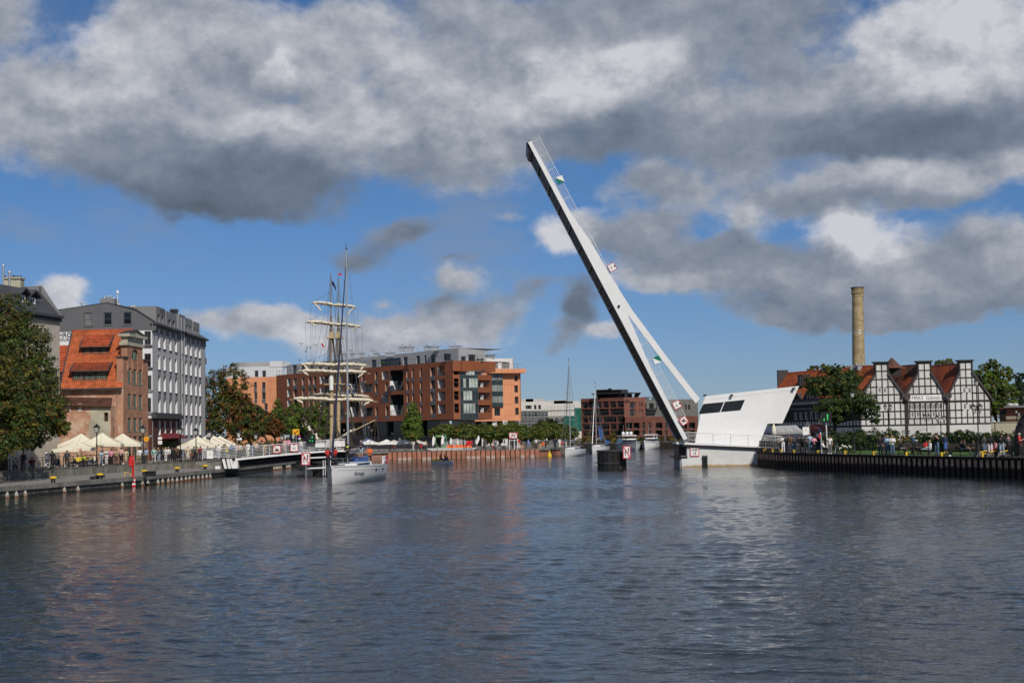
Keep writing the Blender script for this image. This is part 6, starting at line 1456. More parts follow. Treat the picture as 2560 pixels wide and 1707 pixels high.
# awning, red kiosk canopy, planters
t = thing('white_awning', 'long white awning over the terrace beside the operator cabin', 'awning', at(1960, 1110, 153))
a, b = at(1905, 1078, 167), at(2008, 1074, 165); k = MB(); n_ = 14
for i in range(n_):
 p, q = a.lerp(b, i/n_), a.lerp(b, (i+1)/n_); sag = lambda j: Vector((0, 0, .06*math.sin(j*2.2)))
 k.poly([p+Vector((0, 0, -.15))+sag(i), q+Vector((0, 0, -.15))+sag(i+1), q+Vector((0, 4, .55)), p+Vector((0, 4, .55))]); k.poly([p+Vector((0, 0, -.15))+sag(i), q+Vector((0, 0, -.15))+sag(i+1), q+Vector((0, 0, -.42)), p+Vector((0, 0, -.42))])
k.build('canvas', M['gr_light'], t)
for s in (0, .33, .66, 1): p = a.lerp(b, s); k = MB(); k.tube((p.x, p.y+.1, Z_R), (p.x, p.y+.1, p.z-.2), .05, n=5); k.build('post', M['galv'], t)
t = thing('red_kiosk', 'small kiosk with dark red canopy in front of the half timbered house', 'kiosk', at(2055, 1110, 156))
a, b = at(2026, 1082, 155), at(2090, 1078, 155)
k = MB(); k.hexa([a, b, b+Vector((-1, 3, .0)), a+Vector((.6, 3, 0))], [a+Vector((.05, .05, .06)), b+Vector((-.05, .05, .06)), b+Vector((-1.1, 2.9, .85)), a+Vector((.6, 2.9, .85))]); k.build('canopy', mat('canopy_red', (.17, .035, .03), .8, .1), t)
k = MB(); k.box(a.x+.1, b.x-.3, 155.2, 157.8, Z_R, a.z-.02); k.build('booth', M['soffit'], t)
k = MB(); k.box(a.x+.6, b.x-.6, 155.1, 155.18, a.z-.45, a.z-.08); k.build('fascia', M['canvas_white'], t)
# ------------------------------------------------------------------ trees: tapered trunk and limbs, crowns of many leaf-sized faces in clumps
def leaves(name, blobs, n, size, mats, parent, seed=0, kind=None, flat=0., shell=.45):
 if n < 60000: n, size = int(n*1.7), size*.74
 rg = np.random.default_rng(seed); P, NN, MI = [], [], []
 off = root_loc(parent) if parent else Vector((0, 0, 0))
 vol = np.array([b[3]*b[5] for b in blobs]); vol = vol/vol.sum()
 wts = np.array([x[1] for x in mats], float); wts /= wts.sum()
 per = 22
 for b, v in zip(blobs, vol):
  nc = max(3, int(n*v/per)); c = np.array(b[:3]); r = np.array(b[3:6])
  d = rg.normal(size=(nc, 3)); d /= np.linalg.norm(d, axis=1)[:, None]
  rad = rg.uniform(shell, 1.04, nc)**.6*(1+.12*np.sin(d[:, 0]*5+seed)*np.cos(d[:, 2]*6))
  cc = c+d*rad[:, None]*r
  cs = .16*r.mean()*rg.uniform(.6, 1.35, nc)+size*.6
  mi = rg.choice(len(mats), nc, p=wts)
  q = rg.normal(size=(nc, per, 3)); q /= (np.linalg.norm(q, axis=2)[:, :, None]+1e-6); q *= (rg.uniform(0, 1, (nc, per, 1))**.5)*cs[:, None, None]
  q[:, :, 2] *= .75-flat*.4
  P.append((cc[:, None, :]+q).reshape(-1, 3))
  nn = d[:, None, :]*.7+q/cs[:, None, None]*.5+rg.normal(size=(nc, per, 3))*.55; nn[:, :, 2] += .35
  NN.append(nn.reshape(-1, 3)); MI.append(np.repeat(mi, per))
 P, NN, MI = np.vstack(P), np.vstack(NN), np.concatenate(MI)
 N_ = len(P); NN /= np.linalg.norm(NN, axis=1)[:, None]
 t1 = np.cross(NN, rg.normal(size=(N_, 3))); t1 /= np.linalg.norm(t1, axis=1)[:, None]; t2 = np.cross(NN, t1)
 s = size*rg.uniform(.6, 1.3, (N_, 1))
 V = np.stack([P-t1*s, P-t2*s*.55, P+t1*s, P+t2*s*.55], 1).reshape(-1, 3)-np.array(off)
 me = bpy.data.meshes.new(name); me.vertices.add(4*N_); me.vertices.foreach_set('co', V.ravel())
 me.loops.add(4*N_); me.loops.foreach_set('vertex_index', np.arange(4*N_, dtype=np.int32))
 me.polygons.add(N_); me.polygons.foreach_set('loop_start', np.arange(0, 4*N_, 4, dtype=np.int32)); me.polygons.foreach_set('loop_total', np.full(N_, 4, dtype=np.int32))
 for k_, _ in mats: me.materials.append(LEAF[k_])
 me.polygons.foreach_set('material_index', MI.astype(np.int32)); me.update(calc_edges=True)
 o = bpy.data.objects.new(name, me); COL.objects.link(o)
 if parent: o.parent = parent
 if kind: o['kind'] = kind
 return o
def pb(px, py, D, rx, ry, dy=1.):
 c = at(px, py, D); return (c.x, c.y, c.z, rx*D/F, max(rx, ry)*.8*dy*D/F, ry*D/F)
NS = [0]
def tree(name, label, base, blobs, n, size, mats, r=.22, group=None, flat=0., shell=.45):
 NS[0] += 1; t = thing(name, label, 'tree', base, group); base = Vector(base)
 k = MB(); rg = random.Random(NS[0]); c = sum((Vector(b[:3]) for b in blobs), Vector())/len(blobs)
 fork = base.lerp(Vector((base.x*.4+c.x*.6, base.y*.4+c.y*.6, c.z)), .5)
 mid = base.lerp(fork, .5)+Vector((rg.uniform(-.1, .1), 0, 0))
 k.tube(base+Vector((0, 0, -.1)), mid, r*1.15, r*.85, 9); k.tube(mid, fork, r*.85, r*.7, 9)
 for b in blobs:
  e = Vector(b[:3]); m_ = fork.lerp(e, .5)+Vector((rg.uniform(-.3, .3), rg.uniform(-.3, .3), .15))
  k.tube(fork, m_, r*.55, r*.35, 6); k.tube(m_, e, r*.35, r*.12, 6)
  for _ in range(4):
   d = Vector((rg.uniform(-1, 1)*b[3], rg.uniform(-1, 1)*b[4], rg.uniform(-.2, 1)*b[5]))*.75; k.tube(m_.lerp(e, rg.random()), e+d, r*.16, r*.04, 4)
 k.build('trunk', M['bark'], t)
 leaves('crown', blobs, n, size, mats, t, NS[0], flat=flat, shell=shell); return t
CH = [('olive', 4), ('ochre', .6), ('dark', 4.5), ('deep', 1.5), ('mid', 1.5), ('brown', .6), ('yellow', .12)]
tree('chestnut_tree', 'huge olive green and rusty chestnut tree leaning over the promenade at left edge', (-47.5, 134, Z_PROM),
  [pb(20, 800, 136, 62, 66), pb(-30, 880, 137, 90, 110), pb(55, 880, 134, 72, 85), pb(95, 950, 133, 55, 70), pb(30, 985, 131, 105, 85), pb(125, 1020, 132.5, 46, 50), pb(80, 1065, 130, 75, 42), pb(150, 1062, 132.5, 28, 30), pb(-10, 1085, 128, 80, 40), pb(60, 1100, 129, 55, 24), pb(120, 1030, 125, 48, 42), pb(150, 1068, 126, 26, 24), pb(70, 1045, 121, 58, 44), pb(10, 1020, 122, 85, 60), pb(-40, 960, 121, 90, 110), pb(20, 1100, 119, 70, 30), pb(-40, 1120, 116, 80, 34)], 72000, .135, CH, .42, shell=.3)
AU = [('dark', 4), ('rust', 1.6), ('ochre', 1.4), ('olive', 3), ('brown', 1.6)]
tree('autumn_tree', 'tall half bare rust brown tree beside the hotel corner', (-38.5, 214, Z_PROM), [pb(540, 985, 214, 40, 60), pb(582, 960, 214, 44, 46), pb(560, 1040, 212, 52, 50), pb(520, 1060, 211, 40, 40)], 9000, .22, AU, .3)
tree('autumn_tree', 'dark green tree with rusty top right of the tall half bare tree', (-36, 216, Z_PROM), [pb(600, 1030, 215, 42, 48), pb(636, 1050, 214, 36, 40), pb(610, 1075, 212, 50, 30)], 6500, .22, [('dark', 4), ('deep', 2), ('rust', 2), ('olive', 2)], .25)
tree('rusty_tree', 'small reddish brown tree in front of the white and orange block', (-36.0, 219, Z_PROM), [pb(668, 1058, 219, 30, 30), pb(690, 1070, 218, 24, 24)], 3800, .2, [('rust', 4), ('brown', 2), ('olive', 1)], .2)
FR = [('fresh', 3), ('mid', 3), ('dark', 1), ('olive', 1)]
tree('green_tree', 'slim pointed green tree in front of the orange end block', (-36, 240, Z_C), [pb(695, 1028, 238, 13, 34), pb(700, 1062, 238, 24, 26)], 2600, .2, FR, .15)
tree('green_tree', 'bushy green tree left of the tall ship yards', (-34.2, 243, Z_C), [pb(735, 1030, 242, 26, 22), pb(725, 1062, 240, 36, 26), pb(765, 1050, 240, 24, 28)], 4200, .22, FR, .18)
tree('green_tree', 'green tree half hidden behind the tall ship masts', (-29.5, 244, Z_C), [pb(800, 1035, 244, 30, 30), pb(790, 1068, 242, 34, 26), pb(825, 1062, 243, 24, 24)], 3600, .22, FR, .18)
tree('maple_tree', 'fresh green conical tree standing alone before the brown apartment block', (-16.2, 240, Z_C), [pb(1031, 1024, 240, 13, 18), pb(1032, 1048, 240, 22, 22), pb(1030, 1072, 240, 27, 22), pb(1034, 1088, 240, 24, 14)], 5200, .19, [('fresh', 5), ('mid', 3), ('yellow', .6)], .16)
for i in range(13):
 px = 1102+26*i+random.uniform(-5, 5); D = 252+random.uniform(-3, 3)+(6 if i > 9 else 0); py = 1080-(5 if i in (6, 7, 10, 11) else 0)+random.uniform(-3, 3)
 tree('flat_topped_tree', ('leftmost flat topped tree' if i == 0 else 'rightmost flat topped tree' if i == 12 else 'flat topped tree, number %s from the left' % ('one two three four five six seven eight nine ten eleven twelve'.split()[i]))+' in the row along the central quay', (X(px, D), D, Z_C), [pb(px-8, py+6, D, 27, 15), pb(px+12, py+1, D+1, 25, 16), pb(px, py-7, D+1, 18, 13)], 3300, .22, [('mid', 4), ('olive', 3), ('fresh', 1.2), ('dark', 1), ('ochre', .3)], .12, 'flat topped trees along the central quay', flat=.6)
tree('dark_tree', 'dark round tree rising above the flat topped row near the building site', (X(1368, 300), 300, Z_C), [pb(1362, 1066, 300, 26, 18), pb(1375, 1058, 300, 16, 13), pb(1400, 1075, 300, 26, 14)], 2600, .26, [('deep', 3), ('dark', 3)], .2)
for px, lb, hh in ((1471, 'thin young tree left of the blue sail flag before the brick block', 18), (1504, 'thin young tree right of the blue sail flag before the brick block', 16), (1532, 'yellowish young tree before the brick block, rightmost of three', 19)):
 tree('young_tree', lb, (X(px, 312), 312, Z_FAR), [pb(px, 1090, 312, 7, hh*.8), pb(px+2, 1098, 312, 9, 8)], 700, .2, [('olive', 2), ('ochre', 2), ('mid', 1)], .08)
tree('ash_tree', 'spreading dark green tree in front of the half timbered house', (X(2080, 154), 154, Z_R), [pb(2096, 962, 154, 50, 34), pb(2050, 965, 154, 40, 26), pb(2035, 955, 155, 26, 16), pb(2128, 948, 155, 30, 24), pb(2080, 925, 155, 30, 14), pb(2140, 1000, 152, 50, 28), pb(2170, 1025, 151.5, 30, 18), pb(2185, 1045, 151, 14, 16), pb(2085, 1020, 152, 46, 26), pb(2080, 1045, 152, 34, 14)], 14500, .16, [('dark', 5), ('deep', 3), ('mid', 2.5), ('olive', 1)], .26, shell=.25)
tree('plane_tree', 'tall pale green tree beside the right gable of the half timbered house', (X(2490, 196), 196, Z_R), [pb(2456, 940, 196, 24, 28), pb(2482, 922, 196, 20, 26), pb(2510, 935, 197, 26, 22), pb(2480, 970, 195, 40, 30), pb(2520, 985, 196, 28, 30), pb(2470, 1010, 195, 34, 30), pb(2505, 1020, 194, 34, 26)], 8500, .22, [('fresh', 3), ('olive', 3), ('mid', 3), ('dark', 2)], .3, shell=.3)
tree('pine_tree', 'dark conifer at the right edge behind the brick annex', (X(2552, 240), 240, Z_R), [pb(2556, 950, 240, 18, 22), pb(2550, 975, 240, 24, 22), pb(2560, 1000, 240, 34, 22)], 3600, .22, [('deep', 5), ('dark', 1)], .25)
tree('green_tree', 'treetop peeping over the brown tiled roof between second and third gable', (X(2362, 230), 230, Z_R), [pb(2352, 908, 230, 16, 8), pb(2372, 906, 230, 12, 10)], 1200, .2, [('mid', 2), ('olive', 2)], .15)
tree('green_tree', 'treetop peeping over the ridge at the left end of the orange roof', (X(2040, 240), 240, Z_R), [pb(2034, 922, 240, 16, 9), pb(2060, 918, 240, 10, 9)], 1100, .2, [('dark', 2), ('olive', 2)], .15)
tree('green_tree', 'dark green treetop behind the operator cabin notch and the awning', (X(1925, 190), 190, Z_R), [pb(1925, 1068, 190, 20, 12), pb(1915, 1080, 190, 22, 12)], 1500, .2, [('deep', 2), ('mid', 2)], .15)
def hedge(label, pts, h, th, D_off, n, mats, seed):
 t = thing('hedge', label, 'hedge', (pts[0][0], pts[0][1], Z_R)); bl = []
 for (a, b) in zip(pts, pts[1:]):
  L_ = math.hypot(b[0]-a[0], b[1]-a[1]); m_ = max(1, int(L_/1.3))
  for i in range(m_+1):
   s = i/m_; bl.append((a[0]+(b[0]-a[0])*s, a[1]+(b[1]-a[1])*s, Z_R+h*.52+random.uniform(-.05, .12), 1.0, th, h*.55))
 leaves('foliage', bl, n, .10, mats, t, seed)
 k = MB(); f_ = Fac(pts[0], pts[-1]); k.fbox(f_, 0, f_.L, Z_R, Z_R+h*.8, -th*.5, th*.5); k.build('twigs', LEAF['deep'], t); return t
hedge('clipped dark green hedge behind the tripod and the person in white shirt', [(X(2078, 150), 150), (X(2150, 149), 149), (X(2228, 148), 148)], 2.0, .8, 0, 12000, [('deep', 3), ('dark', 3), ('mid', 1.5)], 71)
hedge('long dark green hedge below the cream wall at the right', [(X(2300, 138), 138), (X(2400, 134), 134), (X(2540, 128), 128)], 1.75, .8, 0, 17000, [('deep', 3), ('dark', 3), ('mid', 1.5)], 72)
t = thing('ornamental_grass', 'pale yellowish ornamental grasses between the two hedges', 'grass', (X(2255, 146), 146, Z_R)); leaves('blades', [(X(px, 146), 146, Z_R+.7, .9, .6, .8) for px in (2235, 2255, 2275, 2290)], 1500, .16, [('olive', 2), ('ochre', 2), ('fresh', 1)], t, 73)
t = thing('rose_bush', 'low rose bush with pale pink flowers before the clipped hedge', 'bush', (X(2112, 138), 138, Z_R)); leaves('foliage', [(X(px, 138), 138, Z_R+.35, .7, .5, .4) for px in (2098, 2110, 2122)], 700, .1, [('mid', 2), ('dark', 2)], t, 74)
for i in range(9): k = MB(); k.ball((X(2098+3.4*i, 137.5), 137.5, Z_R+.6+random.uniform(-.15, .2)), .1, .1, .09, 7); k.build('flower', M['lime' if i % 3 else 'canvas'], t)
t = thing('shrub_bank', 'low dense green shrubs below the autumn trees beside the footbridge', 'shrubs', (X(640, 205), 205, Z_PROM)); leaves('foliage', [(X(px, 206), 206, Z_PROM+.9, 1.7, 1.2, 1.2) for px in range(560, 740, 18)], 3600, .2, [('dark', 3), ('deep', 2), ('mid', 2)], t, 75)
t = tag(leaves('dry_grass', [(X(px, 306), 306, Z_FAR+.5, 1.3, .8, .75) for px in range(1425, 1720, 12)], 3600, .2, [('ochre', 3), ('olive', 2), ('yellow', .4)], None, 76), kind='stuff')
# ------------------------------------------------------------------ boats (built bow toward +x, then turned and set on the water)
def hull(mb, L, B, fb, fs, mi=0, mi2=None, rake=.35, n=15, tr=.75, bottom=-.35, flare=.80, band=None):
 st = []
 for i in range(n):
  s = i/(n-1); x = -L/2+L*s
  w = B/2*(1-max(0, (s-.45)/.55)**2.3)*(tr+(1-tr)*min(1, s/.42)**.8)
  w = max(w, .02); zd = fs+(fb-fs)*s**1.6; xs = x+rake*(s**6)
  st.append([(x, w*.35, bottom), (x, w*flare, .0), (x+rake*.3*s**6, w*(flare*.4+.6), zd*.45), (x+rake*.7*s**6, w*.985, zd*.80), (xs, w, zd)])
 for sg in (1, -1):
  vs = [(p[0], p[1]*sg, p[2]) for q in st for p in q]
  fs_ = [[i*5+j, (i+1)*5+j, (i+1)*5+j+1, i*5+j+1] for i in range(n-1) for j in range(4)]
  mb.mesh(vs, fs_, mi, True)
 mb.poly([(q[4][0], q[4][1], q[4][2]) for q in st]+[(q[4][0], -q[4][1], q[4][2]) for q in st[::-1]], mi2 if mi2 is not None else mi)
 a = st[0]; mb.poly([(p[0], p[1], p[2]) for p in a]+[(p[0], -p[1], p[2]) for p in a[::-1]], mi)
 return st
def side_pt(st, s, hz, sg, out=.02):
 n = len(st); x = s*(n-1); i = min(int(x), n-2); f_ = x-i
 j = min(int(hz*4), 3); g = hz*4-j
 P = lambda q: Vector(q[j]).lerp(Vector(q[j+1]), g)
 p = P(st[i]).lerp(P(st[i+1]), f_); return Vector((p.x, (p.y+out)*sg, p.z))
def strip(mb, st, hz0, hz1, sg, mi=0, s0=0., s1=1., n=24, out=.012):
 for i in range(n):
  a, b = s0+(s1-s0)*i/n, s0+(s1-s0)*(i+1)/n
  mb.poly([side_pt(st, a, hz0, sg, out), side_pt(st, b, hz0, sg, out), side_pt(st, b, hz1, sg, out), side_pt(st, a, hz1, sg, out)], mi)
def lump(mb, a, b, r, seed=0, n=7, seg=14, sag=.0, mi=0, var=.35):
 """a furled sail: an uneven roll lashed along a spar"""
 rg = random.Random(seed); a, b = Vector(a), Vector(b); d = (b-a).normalized(); e = d.orthogonal().normalized(); g = d.cross(e); vs = []
 for i in range(seg+1):
  s = i/seg; c = a.lerp(b, s)+Vector((0, 0, -sag*math.sin(math.pi*s)+rg.uniform(-.06, .06))); rr = r*(1+rg.uniform(-var, var))*(.55+.45*math.sin(math.pi*min(1, max(0, s*.96+.02)))**.4)*(1 if i % 3 or var < .2 else .72)
  vs += [c+e*math.cos(2*math.pi*q/n)*rr+g*math.sin(2*math.pi*q/n)*rr for q in range(n)]
 mb.mesh(vs, [[i*n+q, i*n+(q+1) % n, (i+1)*n+(q+1) % n, (i+1)*n+q] for i in range(seg) for q in range(n)], mi, True); mb.poly(vs[:n][::-1], mi); mb.poly(vs[-n:], mi)
def yacht(label, px_bow, py_bow, D, L, B, fb, ang, mast_h, mast_s=.60, boom=True, name=None, cabin=True, furl='navy', small=False, flag=None):
 b = at(px_bow, py_bow, D); a = R(ang); dr = Vector((-math.sin(a), -math.cos(a), 0)); c = Vector((b.x, D, 0))-dr*(L/2)
 t = thing('sailing_yacht', label, 'sailing yacht', c, rz=math.atan2(dr.y, dr.x))
 k = MB(); st = hull(k, L, B, fb, fb*.86, 0, 1); h_ = k.build('hull', [M['hull_white'], M['deckgrey']], t, local=True)
 k = MB()
 for sg in (1, -1): strip(k, st, .90, .93, sg, 0, .0, .985);
 k.build('stripe', M['navy'] if not small else M['hull_grey'], h_, local=True)
 if not small:
  for sg in (1, -1): k = MB(); strip(k, st, .70, .715, sg, 0, .03, .95); k.build('rubbing_line', M['hull_grey'], h_, local=True)
  for s in (.22, .45):
   for sg in (1, -1):
    p = side_pt(st, s, .70, sg, .02); k = MB(); k.ball(p, .30, .03, .12, 10); k.build('porthole', M['glass_dark'], h_, local=True)
  if name:
   k = MB(); p, q = side_pt(st, .86, .48, 1, .03), side_pt(st, .62, .52, 1, .03); ex = (q-p).normalized(); ey = (side_pt(st, .74, .75, 1, .03)-side_pt(st, .74, .45, 1, .03)).normalized()
   vs, fs_ = text_geo(name, .50, shear=.3, bold=.012); m_ = p.lerp(q, .5); nn = ex.cross(ey); vs2 = []
   for v in vs:
    s = .74+(-v.x)/L*1.02; w_ = side_pt(st, s, .56, 1, .035); vs2.append(w_+ey*v.y)
   k.mesh(vs2, fs_); k.build('name_lettering', M['navy'], h_, local=True)
 zd = fb*.9
 if cabin:
  k = MB(); cb = [(-L*.20, B*.27), (L*.16, B*.24), (L*.27, B*.08), (L*.27, -B*.08), (L*.16, -B*.24), (-L*.20, -B*.27)]
  k.hexa([(x, y, zd-.15) for x, y in cb], [(x-.25*(x > L*.2), y*.86, zd+.34-(.12 if x > L*.1 else 0)) for x, y in cb]); cbn = k.build('coachroof', M['hull_white'], t, local=True)
  for sg in (1, -1):
   k = MB(); k.poly([(-L*.15, sg*(B*.265), zd+.06), (L*.13, sg*B*.235, zd+.06), (L*.12, sg*B*.22, zd+.20), (-L*.15, sg*B*.25, zd+.24)]); k.build('window', M['glass_dark'], cbn, local=True)
  if not small:
   k = MB(); k.lathe((L*.30, 0, zd+.12), [(.42, 0), (.42, .05), (.38, .08)], 4, sm=False); k.build('hatch', M['glass_dark'], t, local=True)
   k = MB(); pr = [(-L*.19, B*.20), (-L*.13, B*.19), (-L*.13, -B*.19), (-L*.19, -B*.20)]; k.hexa([(x, y, zd+.3) for x, y in pr], [(x-.3*(x < -L*.15)*0, y*.85, zd+.80-(.25 if x > -L*.15 else 0)) for x, y in pr]); k.build('spray_hood', M['blue'], t, local=True)
 mx = -L/2+L*mast_s; rm = .10 if not small else .08
 k = MB(); k.tube((mx, 0, zd), (mx-.25, 0, mast_h), rm*1.1, rm*.6, 10); ms = k.build('mast', M['alu'], t, local=True)
 for z, w_ in ((mast_h*.38, .95), (mast_h*.66, .75)): k = MB(); k.tube((mx-.15, -w_, z), (mx-.1, 0, z+.05), .03, n=5); k.tube((mx-.15, w_, z), (mx-.1, 0, z+.05), .03, n=5); k.build('spreader', M['alu'], ms, local=True)
 k = MB(); k.tube((mx-.25, 0, mast_h), (mx-.25, 0, mast_h+.55), .02, n=4); k.tube((mx-.25, 0, mast_h+.3), (mx+.1, 0, mast_h+.4), .02, n=4); k.ball((mx-.3, 0, mast_h+.12), .08, .08, .1, 6); k.build('masthead_gear', M['dark_steel'], ms, local=True)
 if boom:
  k = MB(); k.tube((mx-.2, 0, zd+1.15), (-L*.30, 0, zd+1.25), .07, n=6); bm = k.build('boom', M['alu'], t, local=True)
  k = MB(); lump(k, (mx-.3, 0, zd+1.36), (-L*.28, 0, zd+1.42), .17, 3, var=.15); k.build('sail_cover', M['gr_mid'], bm, local=True)
 fx = L/2+.25; top = Vector((mx-.1, 0, mast_h*.93)); lowp = Vector((fx-.2, 0, fb+.15))
 k = MB(); k.tube(lowp, top, .03, n=4); k.tube(lowp.lerp(top, .03), lowp.lerp(top, .55), .105 if not small else .08, .085 if not small else .06, n=8); k.tube(lowp.lerp(top, .55), lowp.lerp(top, .93), .085 if not small else .06, .04, n=8); k.build('furled_jib', M[furl], t, local=True)
 k = MB(); rs = .014 if not small else .018
 for sg in (1, -1):
  k.tube((mx-.3, sg*B*.46, zd), (mx-.2, 0, mast_h*.97), rs, n=3, cap=False); k.tube((mx-.3, sg*B*.46, zd), (mx-.15, sg*.95, mast_h*.38), rs, n=3, cap=False); k.tube((mx-.15, sg*.95, mast_h*.38), (mx-.2, 0, mast_h*.8), rs, n=3, cap=False)
 k.tube((-L/2+.1, 0, zd), (mx-.25, 0, mast_h), rs, n=3, cap=False); k.build('rigging', M['galv'], t, local=True)
 if not small:
  k = MB()
  for sg in (1, -1):
   ps = [side_pt(st, s, 1.0, sg, -.08) for s in (0., .12, .28, .44, .60, .76, .90)]
   for h in (.32, .62): k.path([p+Vector((0, 0, h)) for p in ps], .012, n=3)
  for s, e in ((.90, 1.0), (0., -.0)):
   pass
  k.build('lifeline', M['galv'], t, local=True)
  for sg in (1, -1):
   for s in (.12, .28, .44, .60, .76): p = side_pt(st, s, 1., sg, -.08); k = MB(); k.tube(p, p+Vector((0, 0, .64)), .018, n=4); k.build('stanchion', M['galv'], t, local=True)
  a_, b_ = side_pt(st, .90, 1., 1, -.08), side_pt(st, .90, 1., -1, -.08); tip = Vector((L/2+.1, 0, fb+.6)); k = MB()
  k.path([a_, a_+Vector((0, 0, .62)), tip, b_+Vector((0, 0, .62)), b_], .022, n=5); k.build('pulpit', M['galv'], t, local=True)
  a_, b_ = side_pt(st, .02, 1., 1, -.1), side_pt(st, .02, 1., -1, -.1); k = MB(); k.path([a_, a_+Vector((0, 0, .7)), b_+Vector((0, 0, .7)), b_], .022, n=5); k.build('pushpit', M['galv'], t, local=True)
  k = MB(); ctr = side_pt(st, .06, 1., 1, -.05)+Vector((0, 0, .42)); rr = [ctr+Vector((math.cos(q)*.32, 0, math.sin(q)*.32)) for q in np.linspace(.6, 6.0, 13)]; k.path(rr, .07, n=6); k.build('horseshoe_buoy', M['pinkred'], t, local=True)
  k = MB(); c0 = side_pt(st, .0, 1., 1, -.4); k.obox(c0+Vector((-.15, 0, .35)), (.22, 0, 0), (0, .16, 0), (0, 0, .42)); k.build('liferaft', M['hull_white'], t, local=True)
  k = MB(); k.lathe((-L*.34, 0, zd-.1), [(.1, 0), (.08, .9), (.0, .92)], 8); rr = [Vector((-L*.34-.12, math.cos(q)*.5, zd+.75+math.sin(q)*.5)) for q in np.linspace(0, 2*math.pi, 17)]; k.path(rr, .025, n=5); k.build('wheel', M['galv'], t, local=True)
  k = MB(); k.lathe((L/2-.05, 0, fb-.12), [(.1, 0), (.16, .1), (.04, .2)], 6); k.tube((L/2+.2, 0, fb-.05), (L/2+.15, 0, fb-.45), .07, n=5); k.build('anchor', M['dark_steel'], t, local=True)
 return t, st, c, dr
Y1 = yacht('white sailing yacht lettered Rumcajs motoring toward the viewer under bare mast', 830, 1210, 125, 13.6, 4.1, 1.62, 9.3, 21.0, .62, name='Rumcajs')
yacht('white sailing yacht under bare mast left of the timber dolphin', 1413, 1143, 232, 11.5, 3.6, 1.25, 13, 15.6, .60, small=True, furl='dark_steel')
yacht('white sailing yacht with yellow waterline just behind the mid channel dolphin', 1481, 1133.5, 258, 10.5, 3.5, 1.3, 14, 12.6, .62, small=True, furl='hull_white')
# ------------------------------------------------------------------ motor yacht and a launch in the marina
def motor(label, px, py, D, L, B, ang, balls=3):
 p = at(px, py, D); a = R(ang); dr = Vector((-math.sin(a), -math.cos(a), 0)); c = Vector((p.x, D, 0))-dr*L/2
 t = thing('motor_yacht', label, 'motor boat', c, rz=math.atan2(dr.y, dr.x))
 k = MB(); st = hull(k, L, B, 1.9, 1.3, 0, 0, rake=.7); h_ = k.build('hull', [M['hull_white']], t, local=True)
 k = MB(); [strip(k, st, .80, .88, s, 0, 0, .96) for s in (1, -1)]; k.build('stripe', M['dark_steel'], h_, local=True)
 k = MB(); q = [(-L*.35, B*.40), (L*.12, B*.38), (L*.24, B*.2), (L*.24, -B*.2), (L*.12, -B*.38), (-L*.35, -B*.40)]
 k.hexa([(x, y, 1.3) for x, y in q], [(x-.9*(x > 0), y*.85, 2.35) for x, y in q]); s_ = k.build('cabin', M['hull_white'], t, local=True)
 k = MB(); q2 = [(x*1.004, y*1.01) for x, y in q]; k.hexa([(x-.28*(x > 0), y*.97, 1.62) for x, y in q2], [(x-.72*(x > 0), y*.90, 2.15) for x, y in q2]); k.build('window_band', M['glass_dark'], s_, local=True)
 k = MB(); k.hexa([(-L*.36, -B*.36, 2.9), (L*.05, -B*.34, 2.9), (L*.05, B*.34, 2.9), (-L*.36, B*.36, 2.9)], [(-L*.36, -B*.36, 3.05), (L*.02, -B*.32, 3.05), (L*.02, B*.32, 3.05), (-L*.36, B*.36, 3.05)])
 for x in (-L*.3, -.2):
  for y in (B*.3, -B*.3): k.tube((x, y, 2.3), (x, y, 2.95), .06, n=5)
 k.build('hardtop', M['hull_white'], t, local=True)
 for i in range(balls): k = MB(); k.ball((-L*.15, (i-1)*.75*B/4, 3.4), .34, .34, .36, 10); k.build('radome', M['hull_white'], t, local=True)
 k = MB(); k.tube((-L*.2, .5, 3.0), (-L*.2, .5, 5.6), .03, n=4); k.tube((-L*.2, -.6, 3.0), (-L*.2, -.6, 5.0), .03, n=4); k.build('aerial', M['galv'], t, local=True)
motor('white motor yacht with three radar domes moored before the brick block', 1589, 1127, 276, 11, 4.2, -8)
motor('small white motor launch right of the motor yacht with radar domes', 1612, 1121, 292, 8, 3.0, 20, 0)
# ------------------------------------------------------------------ pedal boat, channel buoy
D = 198; c = at(1107, 1155, D); t = thing('pedal_boat', 'yellow and white pedal boat with two riders on the channel', 'pedal boat', (c.x, D, 0), rz=math.pi)
for y in (-.55, .55): k = MB(); hull(k, 2.9, .5, .38, .36, rake=.3, tr=.8, n=9); k.v = [(x, yy+y, z) for x, yy, z in k.v]; k.build('float', M['hull_white'], t, local=True)
k = MB(); k.box(-1.1, 1.3, -.75, .75, .36, .46); k.hexa([(.4, -.7, .46), (1.5, -.6, .46), (1.5, .6, .46), (.4, .7, .46)], [(.4, -.6, .72), (1.2, -.5, .60), (1.2, .5, .60), (.4, .6, .72)]); k.build('deck', M['yellow'], t, local=True)
for y in (-.36, .36): k = MB(); k.box(-.6, -.1, y-.25, y+.25, .46, .62); k.box(-.7, -.58, y-.25, y+.25, .46, 1.0); k.build('seat', M['blue'], t, local=True)
c = at(1374, 1140, 238); t = thing('channel_buoy', 'small yellow cone shaped buoy before the low end of the central quay', 'buoy', (c.x, 238, 0)); k = MB(); k.lathe((c.x, 238, -.2), [(.38, 0), (.40, .3), (.22, .72), (.10, .8), (.10, .98), (0, 1.0)], 12); k.build('body', M['yellow'], t); k = MB(); k.lathe((c.x, 238, .8), [(.13, 0), (.13, .12), (0, .14)], 8); k.build('top_mark', M['yellow'], t)
